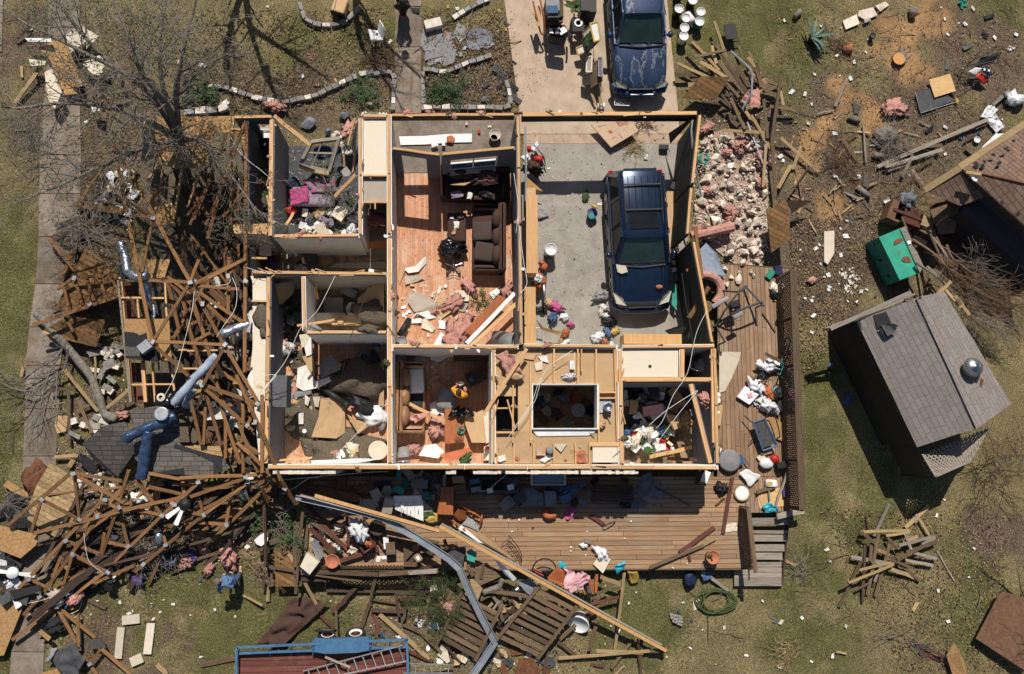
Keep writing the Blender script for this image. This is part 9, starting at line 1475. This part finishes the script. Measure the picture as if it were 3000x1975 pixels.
junk('F',X_('1010 460 1480 470 1460 870 990 870'),90,(.06,.12),'white plaster crumb on the living room floor','plaster crumbs on the living room floor',['drywall','cream','white','drywallpaper'],('rock','chunk','chunk'),.04,.22,'crumb','plaster_crumb',.4);junk('F',X_('990 920 1370 920 1370 1300 1180 1300'),36,(.06,.1),'plaster crumb in the lower room','plaster crumbs in the lower room',['drywall','cream','drywallpaper'],('rock','chunk'),.05,.22,'crumb','plaster_crumb',.4);junk('F',X_('220 860 440 950 440 1560 220 1560'),50,(.08,.2),'plaster crumb in the lower left bedroom','plaster crumbs in the lower left bedroom',['drywall','cream','celluf','pink','drywallpaper'],('rock','chunk','fluff'),.06,.3,'crumb','plaster_crumb',.4);junk('C',X_('230 950 1200 950 760 1150 740 1860 300 1860'),40,(.05,.06),'tiny scrap on the garage floor','tiny scraps on the garage floor',['black','drygrass','tancard','darkgrey','leafgreen','paper'],('chunk','scrap','splinter'),.04,.12,'scrap','scrap',.4)
for c,s in(('B','1000 60 1020 120 985 30'),('K','20 30 150 100 300 60 480 110 580 20')):
 litter(c,s,['walltan','terracotta'],'chunk','debris_chip','small chip of rubble near the house','chip','rubble chips',.1,.25,2.3 if c=='K' else .03)
def speck(name,n,polys,cols,s0,s1,z=.012,wd=.5):
 mb=MB(*cols);k('O')
 for i in range(n):
  x,y=rnd(rc(polys));p=W(x,y,z+R.random()*.02);a=ru(0,6.28);s=ru(s0,s1);u=V3((cos(a),sin(a),ru(-.5,.5)))*s;v=V3((-u.y,u.x,ru(-.3,.3)*s))*wd;mb.c=R.randrange(len(cols));mb.add([p-u,p+v,p+u,p-v],[(0,1,2,3)])
 struct(mb.bd_(name),'stuff')
ALL=X_('-20 -20 2400 -20 2400 1590 -20 1590')
speck('leaf_litter',9000,[ALL],['drygrass','tanboard','drygrass','twigbrown','soil'],.012,.032)
speck('leaf_litter',16000,[X_('60 20 440 20 430 270 330 420 250 780 140 820 100 400'),X_('440 20 900 20 900 250 440 260'),X_('985 20 1195 20 1205 250 985 250'),X_('1790 20 2370 10 2370 250 2060 480 1830 620 1820 200'),X_('1830 520 2050 480 2000 700 1870 900'),X_('1900 1180 2340 1200 2340 1560 2100 1560')],['twigbrown','drygrass','soil','tanboard','twigbrown','weathered','soil'],.018,.05)
speck('chip_litter',5000,[X_('200 420 300 420 300 1100 40 1560 140 1000'),X_('200 1110 660 1100 640 1260 300 1450 40 1540'),X_('620 1330 1440 1330 1400 1560 950 1560'),X_('1230 20 1380 20 1390 60 1210 250'),X_('1590 160 1830 260 1800 640 1630 620')],['cream','tanboard','greystone','truss','soil','weathered'],.02,.055)
speck('rubble_grit',1500,[X_('1605 320 1690 300 1790 330 1795 610 1690 640 1610 560')],['brickstone','stone','stone','rubbledust','rubbledust','soil'],.015,.045,.06,.8)
speck('plaster_dust',5200,[X_('912 420 1190 420 1200 800 912 800'),X_('640 790 740 790 720 1075 640 1075'),X_('915 820 1060 820 1060 1000 940 1075'),X_('640 285 830 420 830 545 650 545'),X_('1155 820 1430 820 1430 890 1155 890'),X_('1225 300 1580 300 1400 780 1240 780')],['drywall','cream','walltan','twigbrown','celluf'],.008,.028,.068)
k('O');wl_=[(632,277,629,550),(638,549,836,547),(838,275,838,545),(905,264,906,1078),(911,267,1196,266),(1204,268,1212,800),(1214,267,1622,263),(912,805,1436,806),(1147,812,1148,1078),(622,1085,1664,1086),(585,634,900,637),(625,642,619,1078),(1660,810,1667,1078),(1441,812,1444,1078)]
for i in range(120):
 x1,y1,x2,y2=rc(wl_);u=R.random();p=T(x1+(x2-x1)*u,y1+(y2-y1)*u,2.49);L=ru(.1,.5);a=math.atan2(-(y2-y1),x2-x1)+R.gauss(0,.25);d=V3((cos(a),sin(a),ru(-.06,.2)))*L/2;off=V3((-sin(a),cos(a),0))*rc((-.07,.07,.03))
 kind=R.random()
 if kind<.5:tm_('wall_splinter',p-d+off,p+d+off,ru(.02,.05),.02,rc(['lumber','lumber','weathered']),HOUSE,.01,ru(-1,1),.08)
 elif kind<.8:inst('chunk',p+off*1.4-UP*.06,ru(.08,.22),rc(['drywall','white','drywallpaper']),'torn_drywall',None,'',parent=HOUSE,flat=.5)
 else:inst('fluff',p+off-UP*.05,ru(.1,.25),rc(['celluf','pink']),'insulation_tuft',None,'',parent=HOUSE)
LAND+=[('big bare tree',330,200),('stone ring',650,70),('front walk',1195,130),('right stone bed',1350,260),('driveway car',1870,130),('bucket cluster',2010,80),('plank pile',2160,260),('agave',2385,110),('sawdust',2620,150),('black mat',2740,290),('neighbour roof',2900,480),('green locker',2590,740),('grey shed',2700,1080),('lattice screen',2330,1130),('deck steps',2230,1630),('heap of boards',2600,1640),('hose coil',2100,1760),('eave beam tip',1940,1890),('slatted panels',1480,1790),('blue trailer',950,1920),('stooping person',665,1700),('ceiling fan',540,1480),('tan fence panel',150,1440),('grey sheet',190,1930),('shingle slope',350,1290),('blue grey duct',560,1170),('central truss plate',560,830),('ladder truss',280,850),('fallen limb',200,1000),('limestone rubble',2130,560),('garage car',1870,720),('long gutter',1340,1640),('left deck end',880,1600),('sunlit deck',1800,1560),('corner room',1950,1200),('skylight well',1660,1190),('person in yellow',1345,1150),('white duvet',1085,1230),('living room door slab',1430,930),('pink blanket',890,590),('chipboard roof',540,420),('narrow closets',830,940),('house shadow bench',1790,1450),('shaded cabinet',1310,1470)]
finish_labels()
